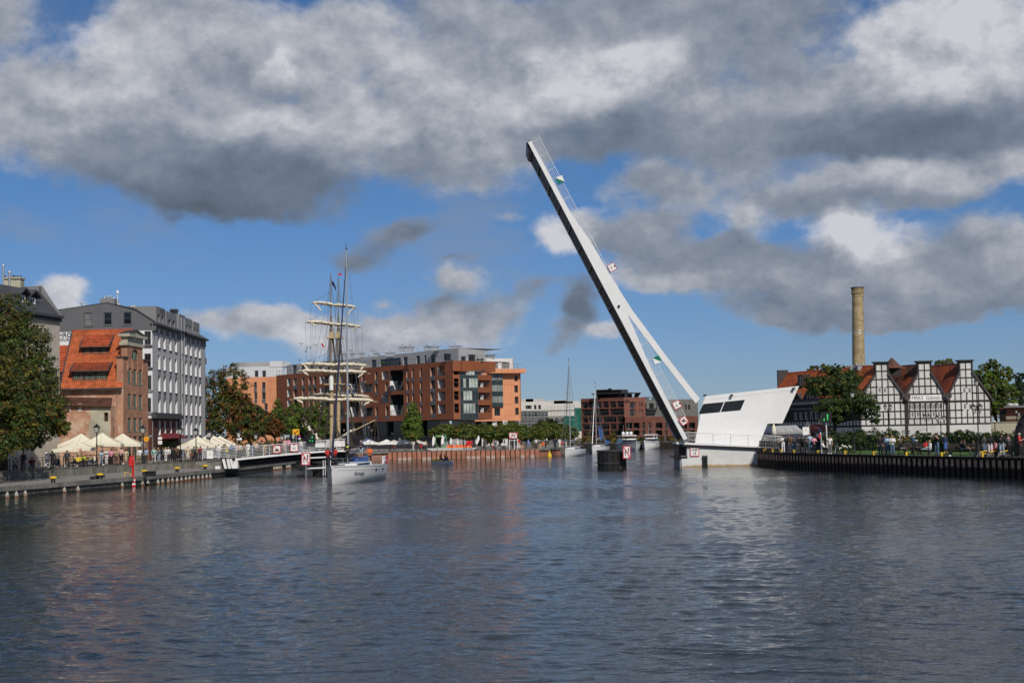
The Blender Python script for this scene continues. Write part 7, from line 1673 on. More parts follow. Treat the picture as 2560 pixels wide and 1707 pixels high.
# ------------------------------------------------------------------ tall ship with furled sails behind the footbridge
DS = 212.
hx = X(838, DS); t = thing('tall_ship', 'two masted square rigged sailing ship with cream furled sails moored behind the footbridge', 'sailing ship', (hx, DS, 0), rz=-math.pi/2+.12)
k = MB(); st = hull(k, 27, 6.4, 2.7, 2.3, 0, 1, rake=1.6, tr=.7); h_ = k.build('hull', [M['black'], M['spar']], t, local=True)
k = MB(); [strip(k, st, .78, .86, s, 0, 0, .98) for s in (1, -1)]; k.build('stripe', M['sail'], h_, local=True)
k = MB(); k.box(-8, -2, -1.4, 1.4, 2.3, 3.4); k.build('deckhouse', M['white'], t, local=True)
t0 = root_loc(t)
inv = (Matrix.Translation(t0) @ Matrix.Rotation(t.rotation_euler.z, 4, 'Z')).inverted()
def ship(name, mb, mm, par=None):
 mb.v = [tuple(inv @ Vector(p)) for p in mb.v]; return mb.build(name, M[mm], par or t, local=True)
DF, DM = 206., 217.
mt_ = {}
for nm, pxb, pxt, yt, D in (('foremast', 829, 827, 682, DF), ('mainmast', 846, 846, 691, DM)):
 b, m1, m2, tp = at(pxb, 1100, D), at((pxb*2+pxt)/3, 905, D), at((pxb+2*pxt)/3, 790, D), at(pxt, yt, D); b.z = 2.2
 k = MB(); k.tube(b, m1, .30, .27, 10); ms = ship(nm, k, 'spar'); mt_[nm] = (b, m1, m2, tp)
 k = MB(); k.tube(m1-Vector((0, .3, 3)), m2, .20, .15, 8); ship('topmast', k, 'rope_pale', ms)
 k = MB(); k.tube(m2-Vector((0, .25, 2)), tp, .11, .06, 8); ship('topgallant_mast', k, 'rope_pale', ms)
 for y in (960, 845):
  q = at(pxb, y, D); k = MB(); k.obox(q, (1.0 if y > 900 else .8, 0, 0), (0, .5, 0), (0, 0, .08)); k.obox(q+Vector((0, 0, .5)), (.35, 0, 0), (0, .35, 0), (0, 0, .4)); ship('fighting_top', k, 'spar', ms)
k = MB(); q = at(828, 950, DF); k.tube(at(828.5, 975, DF-.35), at(828, 940, DF-.35), .31, .30, 8); ship('mast_coat', k, 'white')
yards = [((777, 758), (894, 771), DF, .24, 1), ((763, 806), (906, 819), DF, .26, 2), ((745, 913), (925, 916), DF, .32, 3), ((740, 929), (926, 934), DF, .30, 4), ((724, 999), (944, 1004), DF, .34, 5), ((772, 989), (930, 994), DM, .28, 6)]
for (a, b, D, r, sd_) in yards:
 A_, B_ = at(*a, D-.5), at(*b, D-.5); k = MB(); k.tube(A_.lerp(B_, .5)+(A_-B_)*.02, A_, .13, .06, 8); k.tube(A_.lerp(B_, .5), B_, .13, .06, 8); y_ = ship('yard', k, 'spar')
 for i, (s0, s1) in enumerate(((.05, .5), (.5, .95))):
  k = MB(); lump(k, A_.lerp(B_, s0)+Vector((0, -.15, .16)), A_.lerp(B_, s1)+Vector((0, -.15, .16)), r*.72, sd_*3+i, sag=-.1, seg=20, var=.19); ship('furled_sail', k, 'sail', y_)
 for s in (.08, .92):
  p = A_.lerp(B_, s); k = MB(); lump(k, p+Vector((0, -.1, .1)), p+Vector((.9 if s < .5 else -.9, -.1, -1.0 if sd_ in (1, 3) else -.45)), r*.5, sd_+7, seg=6, var=.19); ship('sail_bunt', k, 'sail', y_)
k = MB(); g_ = MB()
for nm, D in (('foremast', DF), ('mainmast', DM)):
 b, m1, m2, tp = mt_[nm]
 for sg in (-1, 1):
  for i in range(8):
   foot = Vector((b.x+sg*2.7, D+.4+i*.55, 2.4)); k.tube(foot, m1+Vector((sg*.2, .2, -.4)), .022, n=3, cap=False)
   k.tube(m1+Vector((sg*(1.0-.06*i), .3+i*.1, -3.2)), m2+Vector((0, 0, -.2-.25*i)), .018, n=3, cap=False)
  for i in range(1, 22):
   f_ = i/24; p = Vector((b.x+sg*2.7, D+.6, 2.4)).lerp(m1, f_); q = Vector((b.x+sg*2.7, D+3.8, 2.4)).lerp(m1, f_); k.tube(p, q, .012, n=3, cap=False)
  k.tube(m2+Vector((sg*.6, .2, -.1)), tp, .018, n=3, cap=False)
  k.tube(Vector((b.x+sg*2.9, D+5, 2.3)), tp.lerp(m2, .3), .02, n=3, cap=False); k.tube(Vector((b.x+sg*2.8, D+6, 2.3)), m2, .02, n=3, cap=False)
bow = at(800, 1100, 197)
for z in (.25, .55, .9): k.tube(at(757, 1050, 194), mt_['foremast'][3].lerp(mt_['foremast'][1], 1-z), .02, n=3, cap=False)
for (a, b, D, r, sd_) in yards:
 A_, B_ = at(*a, D-.5), at(*b, D-.5)
 for q, e in ((A_, -1), (B_, 1)):
  k.tube(q, mt_['foremast'][3].lerp(mt_['foremast'][0], min(1, max(0, (mt_['foremast'][3].z-q.z)/26-.06))), .016, n=3, cap=False)
  k.tube(q, Vector((hx+e*3.2+random.uniform(-.6, .6), D+4, 2.4)), .016, n=3, cap=False); k.tube(q.lerp(A_.lerp(B_, .5), .25), Vector((hx+e*2.6+random.uniform(-.8, .8), D+2, 2.4)), .014, n=3, cap=False)
ship('rigging', k, 'rope')
k = MB(); a, b = at(812, 1104, 203), at(755, 1048, 193); k.tube(a, b, .22, .12, 8); bs = ship('bowsprit', k, 'black')
for i in range(5): k = MB(); p = a.lerp(b, .25+.16*i); lump(k, p+Vector((-.1, -.1, .1)), p+Vector((.25, 0, -1.3+.2*i)), .22, 40+i, seg=6); ship('furled_jib', k, 'sail' if i % 2 else 'rope_pale', bs)
k = MB(); a, b = at(842, 1098, 215), at(937, 1050, 223); k.tube(a, b, .13, .09, 8); bm = ship('boom', k, 'spar'); k = MB(); lump(k, a+Vector((.5, 0, .25)), a.lerp(b, .45)+Vector((0, 0, .25)), .2, 60); ship('furled_spanker', k, 'sail', bm)
k = MB(); [k.tube(b+Vector((.1*i, 0, 0)), Vector((b.x-1+i*.8, 224, 2.3)), .025, n=3, cap=False) for i in range(3)]; ship('boom_tackle', k, 'rope_pale', bm)
rg = random.Random(3)
for i in range(22):
 p = at(rg.uniform(755, 935), rg.uniform(940, 1090), rg.uniform(205, 216)); k = MB(); k.ball(p, .14, .12, .18, 6); ship('block', k, 'rope_pale')
def flag(label, px, py, D, w_, h_, cols, droop=.5, vert=False):
 c = at(px, py, D); t = thing('flag', label, 'flag', c); n_ = 8
 for j, (m_, f0_, f1_) in enumerate(cols):
  k = MB()
  for i in range(n_):
   s0, s1 = i/n_, (i+1)/n_; P = lambda s, f_: c+Vector((w_*s*(1-droop*.5), .12*w_*math.sin(s*7), -h_*f_-droop*w_*s*s*1.2))
   k.poly([P(s0, f0_), P(s1, f0_), P(s1, f1_), P(s0, f1_)])
  k.build('cloth', M[m_], t)
 return t
flag('blue flag with yellow cross hanging between the yacht mast and the tall ship', 868, 958, 210, 1.6, 1.15, [('blue', 0, .38), ('yellow', .38, .62), ('blue', .62, 1.)], .8)
flag('small white and red flag hanging left of the tall ship masts', 804, 850, 206, .55, .8, [('white', 0, .5), ('red', .5, 1)], .7)
flag('dark blue flag at the head of the taller ship mast', 829, 702, 206, 1.0, .6, [('navy', 0, 1)], .8)
flag('tiny red pennant beside the yacht mast above the tall ship', 845, 683, 130, .4, .16, [('red', 0, 1)], .2)
def bird(px, py, D, a, lb, sit=False):
 c = at(px, py, D); t = thing('gull', lb, 'bird', c, 'birds circling round the tall ship'); s = .85
 k = MB(); k.ball(c, .10*s, .26*s, .09*s, 6); k.build('body', M['dark_steel'], t)
 for sg in (-1, 1):
  k = MB(); e = Vector((math.cos(a), math.sin(a)*.4, 0))*sg; u_ = Vector((0, 0, math.sin(a)*.5+.45)); m_ = c+e*.26*s+u_*.30*s; tip = m_+e*.30*s-u_*(.1+.3*(a % 1))*s
  for p, q, w0, w1 in ((c, m_, .13, .11), (m_, tip, .11, .03)): k.hexa([p+Vector((0, -w0*s, -.012)), q+Vector((0, -w1*s, -.012)), q+Vector((0, w1*s, -.012)), p+Vector((0, w0*s, -.012))], [p+Vector((0, -w0*s, .012)), q+Vector((0, -w1*s, .012)), q+Vector((0, w1*s, .012)), p+Vector((0, w0*s, .012))])
  k.build('wing', M['dark_steel'], t)
for i, (x, y, lb) in enumerate(((670, 588, 'leftmost bird in the flock left of the tall ship'), (757, 597, 'bird just below the small red and white flag'), (708, 613, 'bird left of a close pair beside the tall ship'), (726, 612, 'right bird of a close pair beside the tall ship'), (698, 636, 'lowest bird of the small flock left of the tall ship'), (660, 690, 'bird above the left end of the dark flat roof'), (716, 692, 'bird over the roof edge left of the upper furled yards'), (748, 694, 'bird close to the upper left furled yard'), (968, 628, 'bird just right of the yacht mast above the roof'), (1008, 650, 'dark bird with raised wing above the grey penthouse'), (1106, 629, 'bird highest above the grey penthouse roof'), (1062, 690, 'bird low against the grey penthouse wall'), (1148, 656, 'rightmost bird above the penthouse roof vents'), (905, 705, 'bird between the two upper furled yards'), (1080, 660, 'bird skimming the penthouse roof beside the vents'))):
 bird(480+x/2.45, 620+y/2.45, 196+3*(i % 4), .3+.37*i, lb)
# ------------------------------------------------------------------ railings, lamps, bollards, parasols
def on(line, px, back=0., z=0.):
 """plan point on a quay line seen at photo column px, moved back from the edge"""
 D = edge_at(line, px, 1130)
 if D is None: D = 130
 for a, b in zip(line, line[1:]):
  if min(a[1], b[1])-.01 <= D <= max(a[1], b[1])+.01: break
 f_ = Fac(a, b); p = Vector((X(px, D, 1130), D, z))
 g = ray(px, 1130); return Vector((p.x+g.x/g.y*0-f_.n.x*back, p.y-f_.n.y*back, z))
def behind(line, px, back, z):
 """the point straight behind the quay line along the sight line of column px"""
 D = (edge_at(line, px, 1130) or (line[0][1] if px < 700 and px < 0 else line[-1][1]))+back; return Vector((X(px, D, 1130), D, z))
def railing(name, label, line, z, h, inset, bars, step, m_, balus=None):
 t = thing(name, label, 'railing', (line[0][0], line[0][1], z))
 k = MB(); ps = []
 for a, b in zip(line, line[1:]):
  f_ = Fac(a, b); n_ = max(1, round(f_.L/step))
  for i in range(n_): ps.append(f_.p(f_.L*i/n_, z, -inset))
  last = f_.p(f_.L, z, -inset)
 ps.append(last)
 for hb in bars: k.path([p+Vector((0, 0, hb)) for p in ps], .026 if hb == bars[-1] else .018, n=4)
 k.build('rails', M[m_], t)
 for p in ps: MB().tube(p, p+Vector((0, 0, h)), .042, n=5).build('post', M[m_], t)
 if balus:
  k = MB()
  for a, b in zip(ps, ps[1:]):
   n_ = int((b-a).length/balus)
   for i in range(1, n_): q = a.lerp(b, i/n_); k.tube(q+Vector((0, 0, bars[0])), q+Vector((0, 0, bars[-1])), .012, n=3, cap=False)
  k.build('balusters', M[m_], t)
 return t
railing('iron_railing', 'black iron railing along the left promenade wall', LW, Z_PROM+.05, 1.1, .25, (.15, .5, .85, 1.1), 2.0, 'black_iron')
railing('quay_railing', 'black steel railing along the right sheet pile quay', RQ[1:5][::-1], Z_R+.04, 1.12, .3, (.12, .58, 1.12), 2.3, 'black_iron')
railing('quay_railing', 'closely barred black railing at the corner beside the operator cabin', [(26.3, 157), (26.35, 146.6)], Z_R+.04, 1.12, .4, (.12, 1.12), 1.6, 'black_iron', .16)
railing('quay_railing', 'thin black railing along the central terrace edge', CQ[1:3], Z_C+.02, 1.05, .35, (.15, .5, .8, 1.05), 2.4, 'black_iron')
def lantern(k, kg, c, s=1.):
 sq = lambda r, h: [c+Vector((x*r*s, y*r*s, h*s)) for x, y in ((-1, -1), (1, -1), (1, 1), (-1, 1))]
 kg.hexa(sq(.15, .10), sq(.25, .62)); k.hexa(sq(.10, 0), sq(.16, .1)); k.hexa(sq(.30, .625), sq(.30, .67)); k.hexa(sq(.28, .672), sq(.07, .9)); k.lathe(c+Vector((0, 0, .9*s)), [(.06*s, 0), (.08*s, .06*s), (.03*s, .10*s), (0, .2*s)], 6)
 for x, y in ((-1, -1), (1, -1), (1, 1), (-1, 1)): k.tube(c+Vector((x*.155*s, y*.155*s, .1*s)), c+Vector((x*.255*s, y*.255*s, .63*s)), .022*s, n=4)
def lamp(label, base, ztop, heads=((0, 0),), s=1., group=None, r=.065):
 """cast iron post; heads: sideways offset and drop of each lantern"""
 t = thing('street_lamp', label, 'street lamp', base, group); base = Vector(base); h = ztop-base.z
 k = MB(); k.lathe(base, [(.17, 0), (.17, .25), (.12, .35), (.13, .7), (r, .9), (r*.8, h-1.1*s), (r*1.5, h-1.08*s), (r*.8, h-1.0*s)], 8)
 hh = []
 for dx, dz in heads:
  c = base+Vector((dx, 0, h-1.1*s-dz)); hh.append(c)
  if dx: k.path([base+Vector((0, 0, h-1.5*s-dz*.6)), base+Vector((dx*.6, 0, h-1.45*s-dz)), c+Vector((dx*.1, 0, -.2)), c], .035, n=5)
 k.build('post', M['black_iron'], t)
 for c in hh:
  k, g = MB(), MB(); lantern(k, g, c, s); ln = k.build('lantern', M['black_iron'], t); g.build('glass', M['lamp_glass'], ln)
 return t
for px, yt, lb in ((242, 1060, 'black lantern lamp post before the plaster patch of the ruined annex'), (358, 1063, 'black lantern lamp post carrying a round orange sign at the brick house corner'), (451, 1066.5, 'black lantern lamp post at the end of the dark brick hotel base'), (490, 1069.5, 'black lantern lamp post in front of the right hand parasol cluster apex')):
 b = behind(LW, px, .7, Z_PROM); lamp(lb, b, Z(px, yt, b.y)+.15, s=.95)
for px, yt, D, lb in ((524, 1073, 172, 'black lantern lamp post beside the dark trees right of the hotel'), (597, 1074, 190, 'black lantern lamp post with white ball light before the rusty tree'), (640, 1080, 196, 'black lantern lamp post behind the crossed out boat sign'), (705.5, 1083, 200, 'small black lantern lamp post near the yellow arrow sign')):
 lamp(lb, (X(px, D, 1100), D, Z_PROM), Z(px, yt, D)+.1)
t = thing('hanging_sign', 'round orange sign hanging from the lamp post at the brick house corner', 'sign', at(366, 1097, 158)); p0 = behind(LW, 358, .7, 0); c = at(366, 1097, p0.y)
k = MB(); k.tube(c+Vector((0, -.05, 0)), c+Vector((0, .05, 0)), .27, n=18, sm=False); k.build('disc', M['ochre'], t); k = MB(); k.tube(c+Vector((-.4, 0, .33)), c+Vector((.2, 0, .33)), .02, n=4); k.tube(c+Vector((0, 0, .33)), c+Vector((0, 0, .2)), .015, n=4); k.build('bracket', M['black_iron'], t); k = MB(); put_text(k, 'b', c+Vector((0, -.06, 0)), (1, 0, 0), (0, 0, 1), .34); k.build('symbol', M['red'], t)
t = thing('bracket_sign', 'small white and dark bracket sign at the hotel brick base', 'sign', at(400, 1100, 178)); c = at(400, 1101, 177); k = MB(); k.box(c.x-.25, c.x+.25, 177, 177.08, c.z-.45, c.z+.0); k.box(c.x-.25, c.x+.25, 177, 177.08, c.z+.12, c.z+.45); k.build('panel', M['sign_white'], t); k = MB(); k.tube((c.x+.3, 177.04, c.z+.5), (c.x-.6, 177.04, c.z+.5), .02, n=4); k.build('bracket', M['black_iron'], t)
t = thing('ball_light', 'white double ball lamp beside the parasols at the footbridge', 'lamp', at(600, 1098, 170)); c = at(601, 1098, 170)
k = MB(); k.ball(c, .2, .2, .2, 10); k.ball(c+Vector((-.3, 0, -.02)), .2, .18, .14, 8); k.ball(c+Vector((-.18, 0, .35)), .1, .1, .14, 8); k.build('globe', M['white'], t); k = MB(); k.tube((c.x-.25, 170, Z_PROM), (c.x-.25, 170, c.z), .04, n=5); k.build('post', M['black_iron'], t)
for px, yt, D, hd, s, lb in ((2134.5, 975, 141, ((0, 0),), 1.05, 'tall single lantern lamp post before the left gable of the timbered house'), (2222, 1009, 150, ((-.32, 0), (.32, 0)), .85, 'double lantern lamp post before the middle downpipe of the timbered house'), (2446, 945, 128, ((0, 0), (-.42, 2.2), (.30, 2.2)), .95, 'tallest lamp post with three lanterns before the right gable'), (2318, 1034, 164, ((-.3, 0), (.3, 0)), .8, 'double lantern lamp post under the left half of the MRKS windows'), (2353, 1036, 158, ((-.45, 0), (.45, 0)), .9, 'double lantern lamp post with wide arms before the right end of MRKS windows'), (2087, 1022, 166, ((0, 0),), .9, 'dark lantern lamp post half hidden in the ash tree'), (2030, 1022, 160, ((0, 0),), .9, 'lantern lamp post in front of the shaded left wall'), (2543, 1022, 180, ((0, 0), (.35, .3)), .8, 'black lantern lamp post before the brick annex at the right edge')):
 lamp(lb, (X(px, D, 1090), D, Z_R), Z(px, yt, D)+.03, [(a*.85, b) for a, b in hd], s*.68, r=.06)
t = thing('globe_lamp', 'slim post lamp with small white globe before the cream wall', 'lamp', (X(2487, 160), 160, Z_R)); c = at(2486.5, 1053.5, 160); k = MB(); k.tube((c.x+.06, 160, Z_R), (c.x, 160, c.z), .05, n=6); k.build('post', M['black_iron'], t); k = MB(); k.ball(c, .12, .12, .12); k.build('globe', M['white'], t)
# bollards
for px, D, lb in ((139, 116.5, 'black bollard with yellow cap nearest the chestnut tree'), (258, 124, 'black bollard with yellow cap before the dark tyre'), (361, 133.5, 'black bollard with yellow cap right of the red life ring post'), (443, 143.5, 'black bollard with yellow cap below the hotel brick base'), (513, 152.5, 'black bollard with yellow cap below the blank notice board'), (576, 158, 'black bollard with yellow cap behind the slanting white struts')):
 e = edgeX(LQ, D); p = Vector((max(X(px, D, 1190), e-2.2) if D < 155 else X(px, D, 1170), D, Z_LOW)); p.x = min(p.x, e-.3)
 t = thing('bollard', lb, 'bollard', p, 'bollards on the lower left quay'); k = MB(); k.lathe(p, [(.22, 0), (.19, .05), (.17, .34)], 10); k.build('post', M['black'], t); k = MB(); k.lathe(p, [(.26, .342), (.31, .42), (.28, .50), (.0, .53)], 10); k.build('cap', M['yellow'], t)
names = 'first second third fourth fifth sixth seventh eighth ninth'.split()
for i, px in enumerate((1907, 1928, 1948, 1981, 2041, 2109, 2180, 2262, 2350, 2452)):
 p = on(RQR, px, .16, Z_R+.04); t = thing('mooring_bollard', 'yellow angular bollard, %s from the left on the right quay edge' % (names[i] if i < 9 else 'tenth'), 'bollard', p, 'yellow bollards on the right quay')
 k = MB(); k.box(p.x-.08, p.x+.08, p.y-.08, p.y+.08, p.z, p.z+.22); k.hexa([(p.x-.10, p.y-.10, p.z+.222), (p.x+.26, p.y-.10, p.z+.222), (p.x+.26, p.y+.10, p.z+.222), (p.x-.10, p.y+.10, p.z+.222)], [(p.x-.09, p.y-.09, p.z+.32), (p.x+.23, p.y-.09, p.z+.31), (p.x+.23, p.y+.09, p.z+.31), (p.x-.09, p.y+.09, p.z+.32)]); k.build('body', M['yellow'], t)
# life ring station and mooring post on the lower quay
p = Vector((edge_at(LQ, 334, 1190), 0, 0)); D = p.x; bx = X(333, D, 1190)
t = thing('life_ring_post', 'red life ring on a red post at the left quay edge', 'life ring', (bx, D, Z_LOW))
c = at(329, 1153, D); k = MB(); k.box(bx-.10, bx+.06, D-.06, D+.06, Z_LOW, c.z+.1); k.build('post', M['red'], t)
k = MB(); k.path([c+Vector((math.cos(q)*.16, math.sin(q)*.05, math.sin(q)*.43)) for q in np.linspace(0, 2*math.pi, 17)], .13, n=8); k.ball(c, .17, .12, .42, 10); k.build('ring_case', M['red'], t)
k = MB(); k.tube((bx+.16, D-.02, -.1), (bx+.11, D-.02, c.z+.75), .025, n=5); k.build('pole', M['spar'], t)
t = thing('tide_gauge', 'red and white banded tide gauge on the left quay face below the life ring', 'gauge', (bx+.1, D-.2, 0))
for i in range(5):
 k = MB(); k.box(bx-.1, bx+.28, D-.36, D-.30, .0+.17*i, .165+.17*i); k.build('band', M['red' if i % 2 == 0 else 'sign_white'], t)
t = thing('tyre_fender', 'heap of black tyres on the lower left quay behind a yellow capped bollard', 'tyres', at(276, 1189, 124)); c = at(273, 1188, 124.5); c.x = min(c.x, edgeX(LQ, 124.5)-1.0)
for dx in (0, .35): k = MB(); q0 = Vector((c.x+dx, 124.5+dx, Z_LOW+.13)); k.path([q0+Vector((math.cos(q)*.34, math.sin(q)*.34, dx*.3)) for q in np.linspace(0, 2*math.pi, 13)], .13, n=6); k.build('tyre', M['black'], t)
t = thing('dark_crate', 'dark box standing on the left quay right of the red life ring', 'box', (bx+1.6, D+1.5, Z_LOW)); k = MB(); k.box(bx+.7, bx+1.6, D+1.2, D+1.8, Z_LOW, Z_LOW+.4); k.box(bx+.66, bx+1.64, D+1.17, D+1.83, Z_LOW+.402, Z_LOW+.46); k.build('body', M['black'], t)
t = thing('yellow_frame', 'low yellow tubular frame left of the red life ring post', 'frame', (bx-.8, D+.5, Z_LOW)); k = MB(); k.path([(bx-.9, D+.5, Z_LOW), (bx-.9, D+.5, Z_LOW+.42), (bx-.35, D+.5, Z_LOW+.42), (bx-.35, D+.5, Z_LOW)], .035, n=5); k.build('tube', M['yellow'], t)
t = thing('white_crate', 'small white box on the lower quay before the slanting struts', 'box', at(544, 1168, 154)); c = at(544, 1169, 154); k = MB(); k.box(c.x-.25, c.x+.25, 154, 154.4, Z_LOW, Z_LOW+.3); k.box(c.x-.27, c.x+.27, 153.98, 154.42, Z_LOW+.302, Z_LOW+.34); k.build('body', M['white'], t)
# parasols
def parasol(label, px, yt, ye, D, w_, text=None, tcol='black', group=None, mm='canvas', rz=.15, zb=Z_PROM, n=4, sq=True):
 tp = at(px, yt, D); ze = Z(px, ye, D); t = thing('parasol', label, 'parasol', (tp.x, D, zb), group); h = w_/2; vh = .28
 ca, sa = math.cos(rz), math.sin(rz); rot = lambda x, y: (tp.x+x*ca-y*sa, D+x*sa+y*ca)
 nn = 4 if sq else 8; cr_ = [(h*math.cos(math.pi/4+i*2*math.pi/nn)*1.414 if sq else h*math.cos(i*2*math.pi/nn), h*math.sin(math.pi/4+i*2*math.pi/nn)*1.414 if sq else h*math.sin(i*2*math.pi/nn)) for i in range(nn)]
 k = MB(); P = [Vector((*rot(*c), ze)) for c in cr_]; mids = [Vector((*rot((cr_[i][0]+cr_[(i+1) % nn][0])/2*.985, (cr_[i][1]+cr_[(i+1) % nn][1])/2*.985), ze+.05)) for i in range(nn)]
 sg = 4
 for i in range(nn):
  for a, b in ((P[i], mids[i]), (mids[i], P[(i+1) % nn])):
   for j in range(sg):
    s0, s1 = j/sg, (j+1)/sg; q = lambda v, s: tp.lerp(v, s)+Vector((0, 0, -.10*math.sin(math.pi*s)))
    k.poly([q(a, s0), q(a, s1), q(b, s1), q(b, s0)] if j else [tp, q(a, s1), q(b, s1)], 0, True)
   k.poly([a, b, b+Vector((0, 0, -vh)), a+Vector((0, 0, -vh))])
 cn = k.build('canopy', M[mm], t)
 if text:
  i = 2 if nn == 4 else 5; a, b = (P[2], P[3]) if nn == 4 else (P[5], P[6])
  if a.x > b.x: a, b = b, a
  ex = (b-a).normalized(); k = MB(); put_text(k, text, a.lerp(b, .5)+Vector((0, -.03, -vh*.5)), ex, (0, 0, 1), .30, bold=.008); k.build('lettering', M[tcol], cn)
 k = MB(); k.tube((tp.x, D, zb), tp, .045, n=6); k.lathe((tp.x, D, zb), [(.4, 0), (.4, .1), (.1, .14)], 8); k.build('pole', M['galv'], t)
 k = MB(); [k.tube(tp+Vector((0, 0, -.08)), p+Vector((0, 0, -.03)), .018, n=3) for p in P+mids]; k.build('ribs', M['spar'], t)
GP = 'cream parasols of the promenade cafes'
parasol('cream parasol behind the low front parasol, left in the cafe row', 203, 1083, 1110, 152, 4.2, None, group=GP)
parasol('large cream parasol right behind the lantern post by the annex', 256, 1081, 1110, 151.5, 4.2, 'Bosfor', group=GP)
parasol('cream parasol reaching across the brick house corner', 307, 1083, 1110, 155, 4.2, 'Bosfor', group=GP)
parasol('low cream parasol with red TYSKIE lettering on its valance', 192, 1100, 1120, 147, 3.6, 'TYSKIE', 'red', GP, rz=.3)
parasol('small cream parasol half hidden by the chestnut leaves', 163, 1112, 1123, 146, 2.6, None, group=GP, rz=.3)
for px, yt, ye, D, lb in ((494, 1089.5, 1114, 170, 'cream parasol leftmost in the cluster beside the footbridge'), (518, 1087.5, 1112, 173, 'cream parasol with highest apex in the cluster beside the footbridge'), (535, 1089, 1112, 174, 'cream parasol second from the right in the cluster beside the footbridge'), (550, 1089, 1111, 177, 'cream parasol at the right end of the cluster beside the footbridge'), (481, 1101, 1116, 166, 'low front cream parasol at the lower left of the footbridge cluster')):
 parasol(lb, px, yt, ye, D, 4.3 if D > 168 else 3.4, 'Bosfor' if D in (173, 177) else None, group=GP)
for px, yt, ye, D, w_, lb, mm in ((922, 1098.5, 1107, 241, 3.3, 'white cafe parasol left of its twin behind the yacht stern', 'canvas_white'), (966, 1097.5, 1107, 241, 3.3, 'white cafe parasol right of its twin on the central terrace', 'canvas_white'), (985, 1099, 1106, 250, 2.8, 'greyish parasol just behind the right white cafe parasol', 'lime'), (1012, 1097, 1106, 246, 2.6, 'pale grey parasol left of the fresh green conical tree', 'lime'), (1043, 1098, 1105, 247, 2.2, 'pale grey parasol right of the fresh green conical tree', 'lime'), (919, 1094.5, 1101, 252, 2.2, 'blue canopy behind the two white cafe parasols', 'blue')):
 parasol(lb, px, yt, ye, D, w_, None, mm=mm, zb=Z_C)
def closed(label, px, yt, yb, D, mm, zb, r=.26):
 a, b = at(px, yt, D), at(px, yb, D); t = thing('closed_parasol', label, 'parasol', (b.x, D, zb)); h = a.z-b.z
 k = MB(); k.lathe(b, [(r*.55, 0), (r, .12*h), (r*.8, .5*h), (r*.35, .9*h), (.02, h)], 8); k.build('canopy', M[mm], t); k = MB(); k.tube((b.x, D, zb), b+Vector((0, 0, .2)), .04, n=5); k.build('pole', M['galv'], t)
closed('closed cream parasol beside the operator cabin notch', 1935, 1059, 1087, 152, 'canvas', Z_R, .3); closed('closed cream parasol behind the dark red kiosk canopy', 2051, 1046, 1066, 158, 'canvas', Z_R, .28)
closed('closed cream and green parasol left of the traffic light board', 2020, 1052, 1068, 158, 'canvas', Z_R, .28); closed('closed cream parasol among the orange pedal boats', 1144, 1100, 1113, 243, 'canvas', Z_C)
closed('closed blue parasol under the flat topped trees', 1321, 1098, 1113, 245, 'lilac', Z_C); closed('closed grey parasol left of the no anchoring frame', 1244, 1102, 1112, 246, 'lime', Z_C); closed('closed red parasol beside the moored yachts', 1404, 1101, 1112, 254, 'red', Z_C)
def feather(label, px, yt, yb, D, mm, zb, lean=.5, w_=.48, px0=None):
 a, b = at(px, yt, D), at(px0 or px, yb, D); t = thing('feather_flag', label, 'flag', (b.x, D, zb)); k = MB(); n_ = 8
 L_, R_ = [], []
 for i in range(n_+1): s = i/n_; p = b.lerp(a, s)+Vector((lean*math.sin(s*math.pi)*-.2, 0, 0)); wd = w_*(.45+.55*math.sin(min(1, s*1.1)*math.pi*.75))*(1-max(0, s-.75)*3.2); L_.append(p); R_.append(p+Vector((wd, .05*math.sin(s*5), 0)))
 for i in range(n_): k.poly([L_[i], R_[i], R_[i+1], L_[i+1]])
 k.build('cloth', M[mm], t); k = MB(); k.path([Vector((b.x, D+.02, zb))]+[p+Vector((0, .02, 0)) for p in L_], .025, n=4); k.build('pole', M['galv'], t)
feather('white feather flag left of the green tubular frame', 1083, 1089, 1114, 242, 'canvas_white', Z_C, px0=1081); feather('white feather flag over the green tubular frame', 1106, 1087, 1111, 242.5, 'canvas_white', Z_C, px0=1104)
feather('leaning white feather flag at the right end of the orange boats', 1196, 1088, 1115, 242, 'canvas_white', Z_C, px0=1188); feather('pale narrow feather flag between green frame and closed cream parasol', 1126, 1094, 1112, 243, 'canvas_white', Z_C, w_=.4); feather('red and white feather flag right of the white cafe parasols', 998, 1093, 1112, 243, 'canvas_white', Z_C, px0=997)
feather('long blue sail shaped flag before the brick block', 1496, 1066, 1101, 305, 'blue', Z_FAR, w_=.9, px0=1501); feather('small blue flag on the white yacht behind the dolphin', 1514, 1098, 1110, 262, 'blue', .9, w_=.8, px0=1515)
# things on the central terrace
t = thing('no_anchoring_frame', 'white frame carrying a no anchoring sign on the central quay edge', 'sign', at(1283, 1124, 234.5))
for px in (1273.5, 1285.5, 1293.5): k = MB(); a = at(px, 1097 if px != 1285.5 else 1100, 234.6); k.tube((a.x, 234.6, Z_C), a, .065, n=6); k.build('leg', M['white'], t)
k = MB(); k.tube(at(1273.5, 1100.5, 234.6), at(1293.5, 1100, 234.6), .05, n=5); k.build('crossbar', M['white'], t)
board(1283, 1088.3, 234.4, 1.36, 1.0, ('anchor',), '', parent=t, border='pinkred')
t = thing('climbing_frame', 'green tubular play frame with pale green base on the central terrace', 'frame', at(1102, 1120, 244)); c = at(1102, 1118, 244)
for s in (-1, 1): k = MB(); k.path([Vector((c.x+s*(.25+.7*math.sin(q)), 244, Z_C+.6+1.35*(1-math.cos(q))/1.2)) for q in np.linspace(0, math.pi*.8, 8)], .10, n=6); k.build('arch', mat('frame_mint', (.12, .30, .17), .5), t)
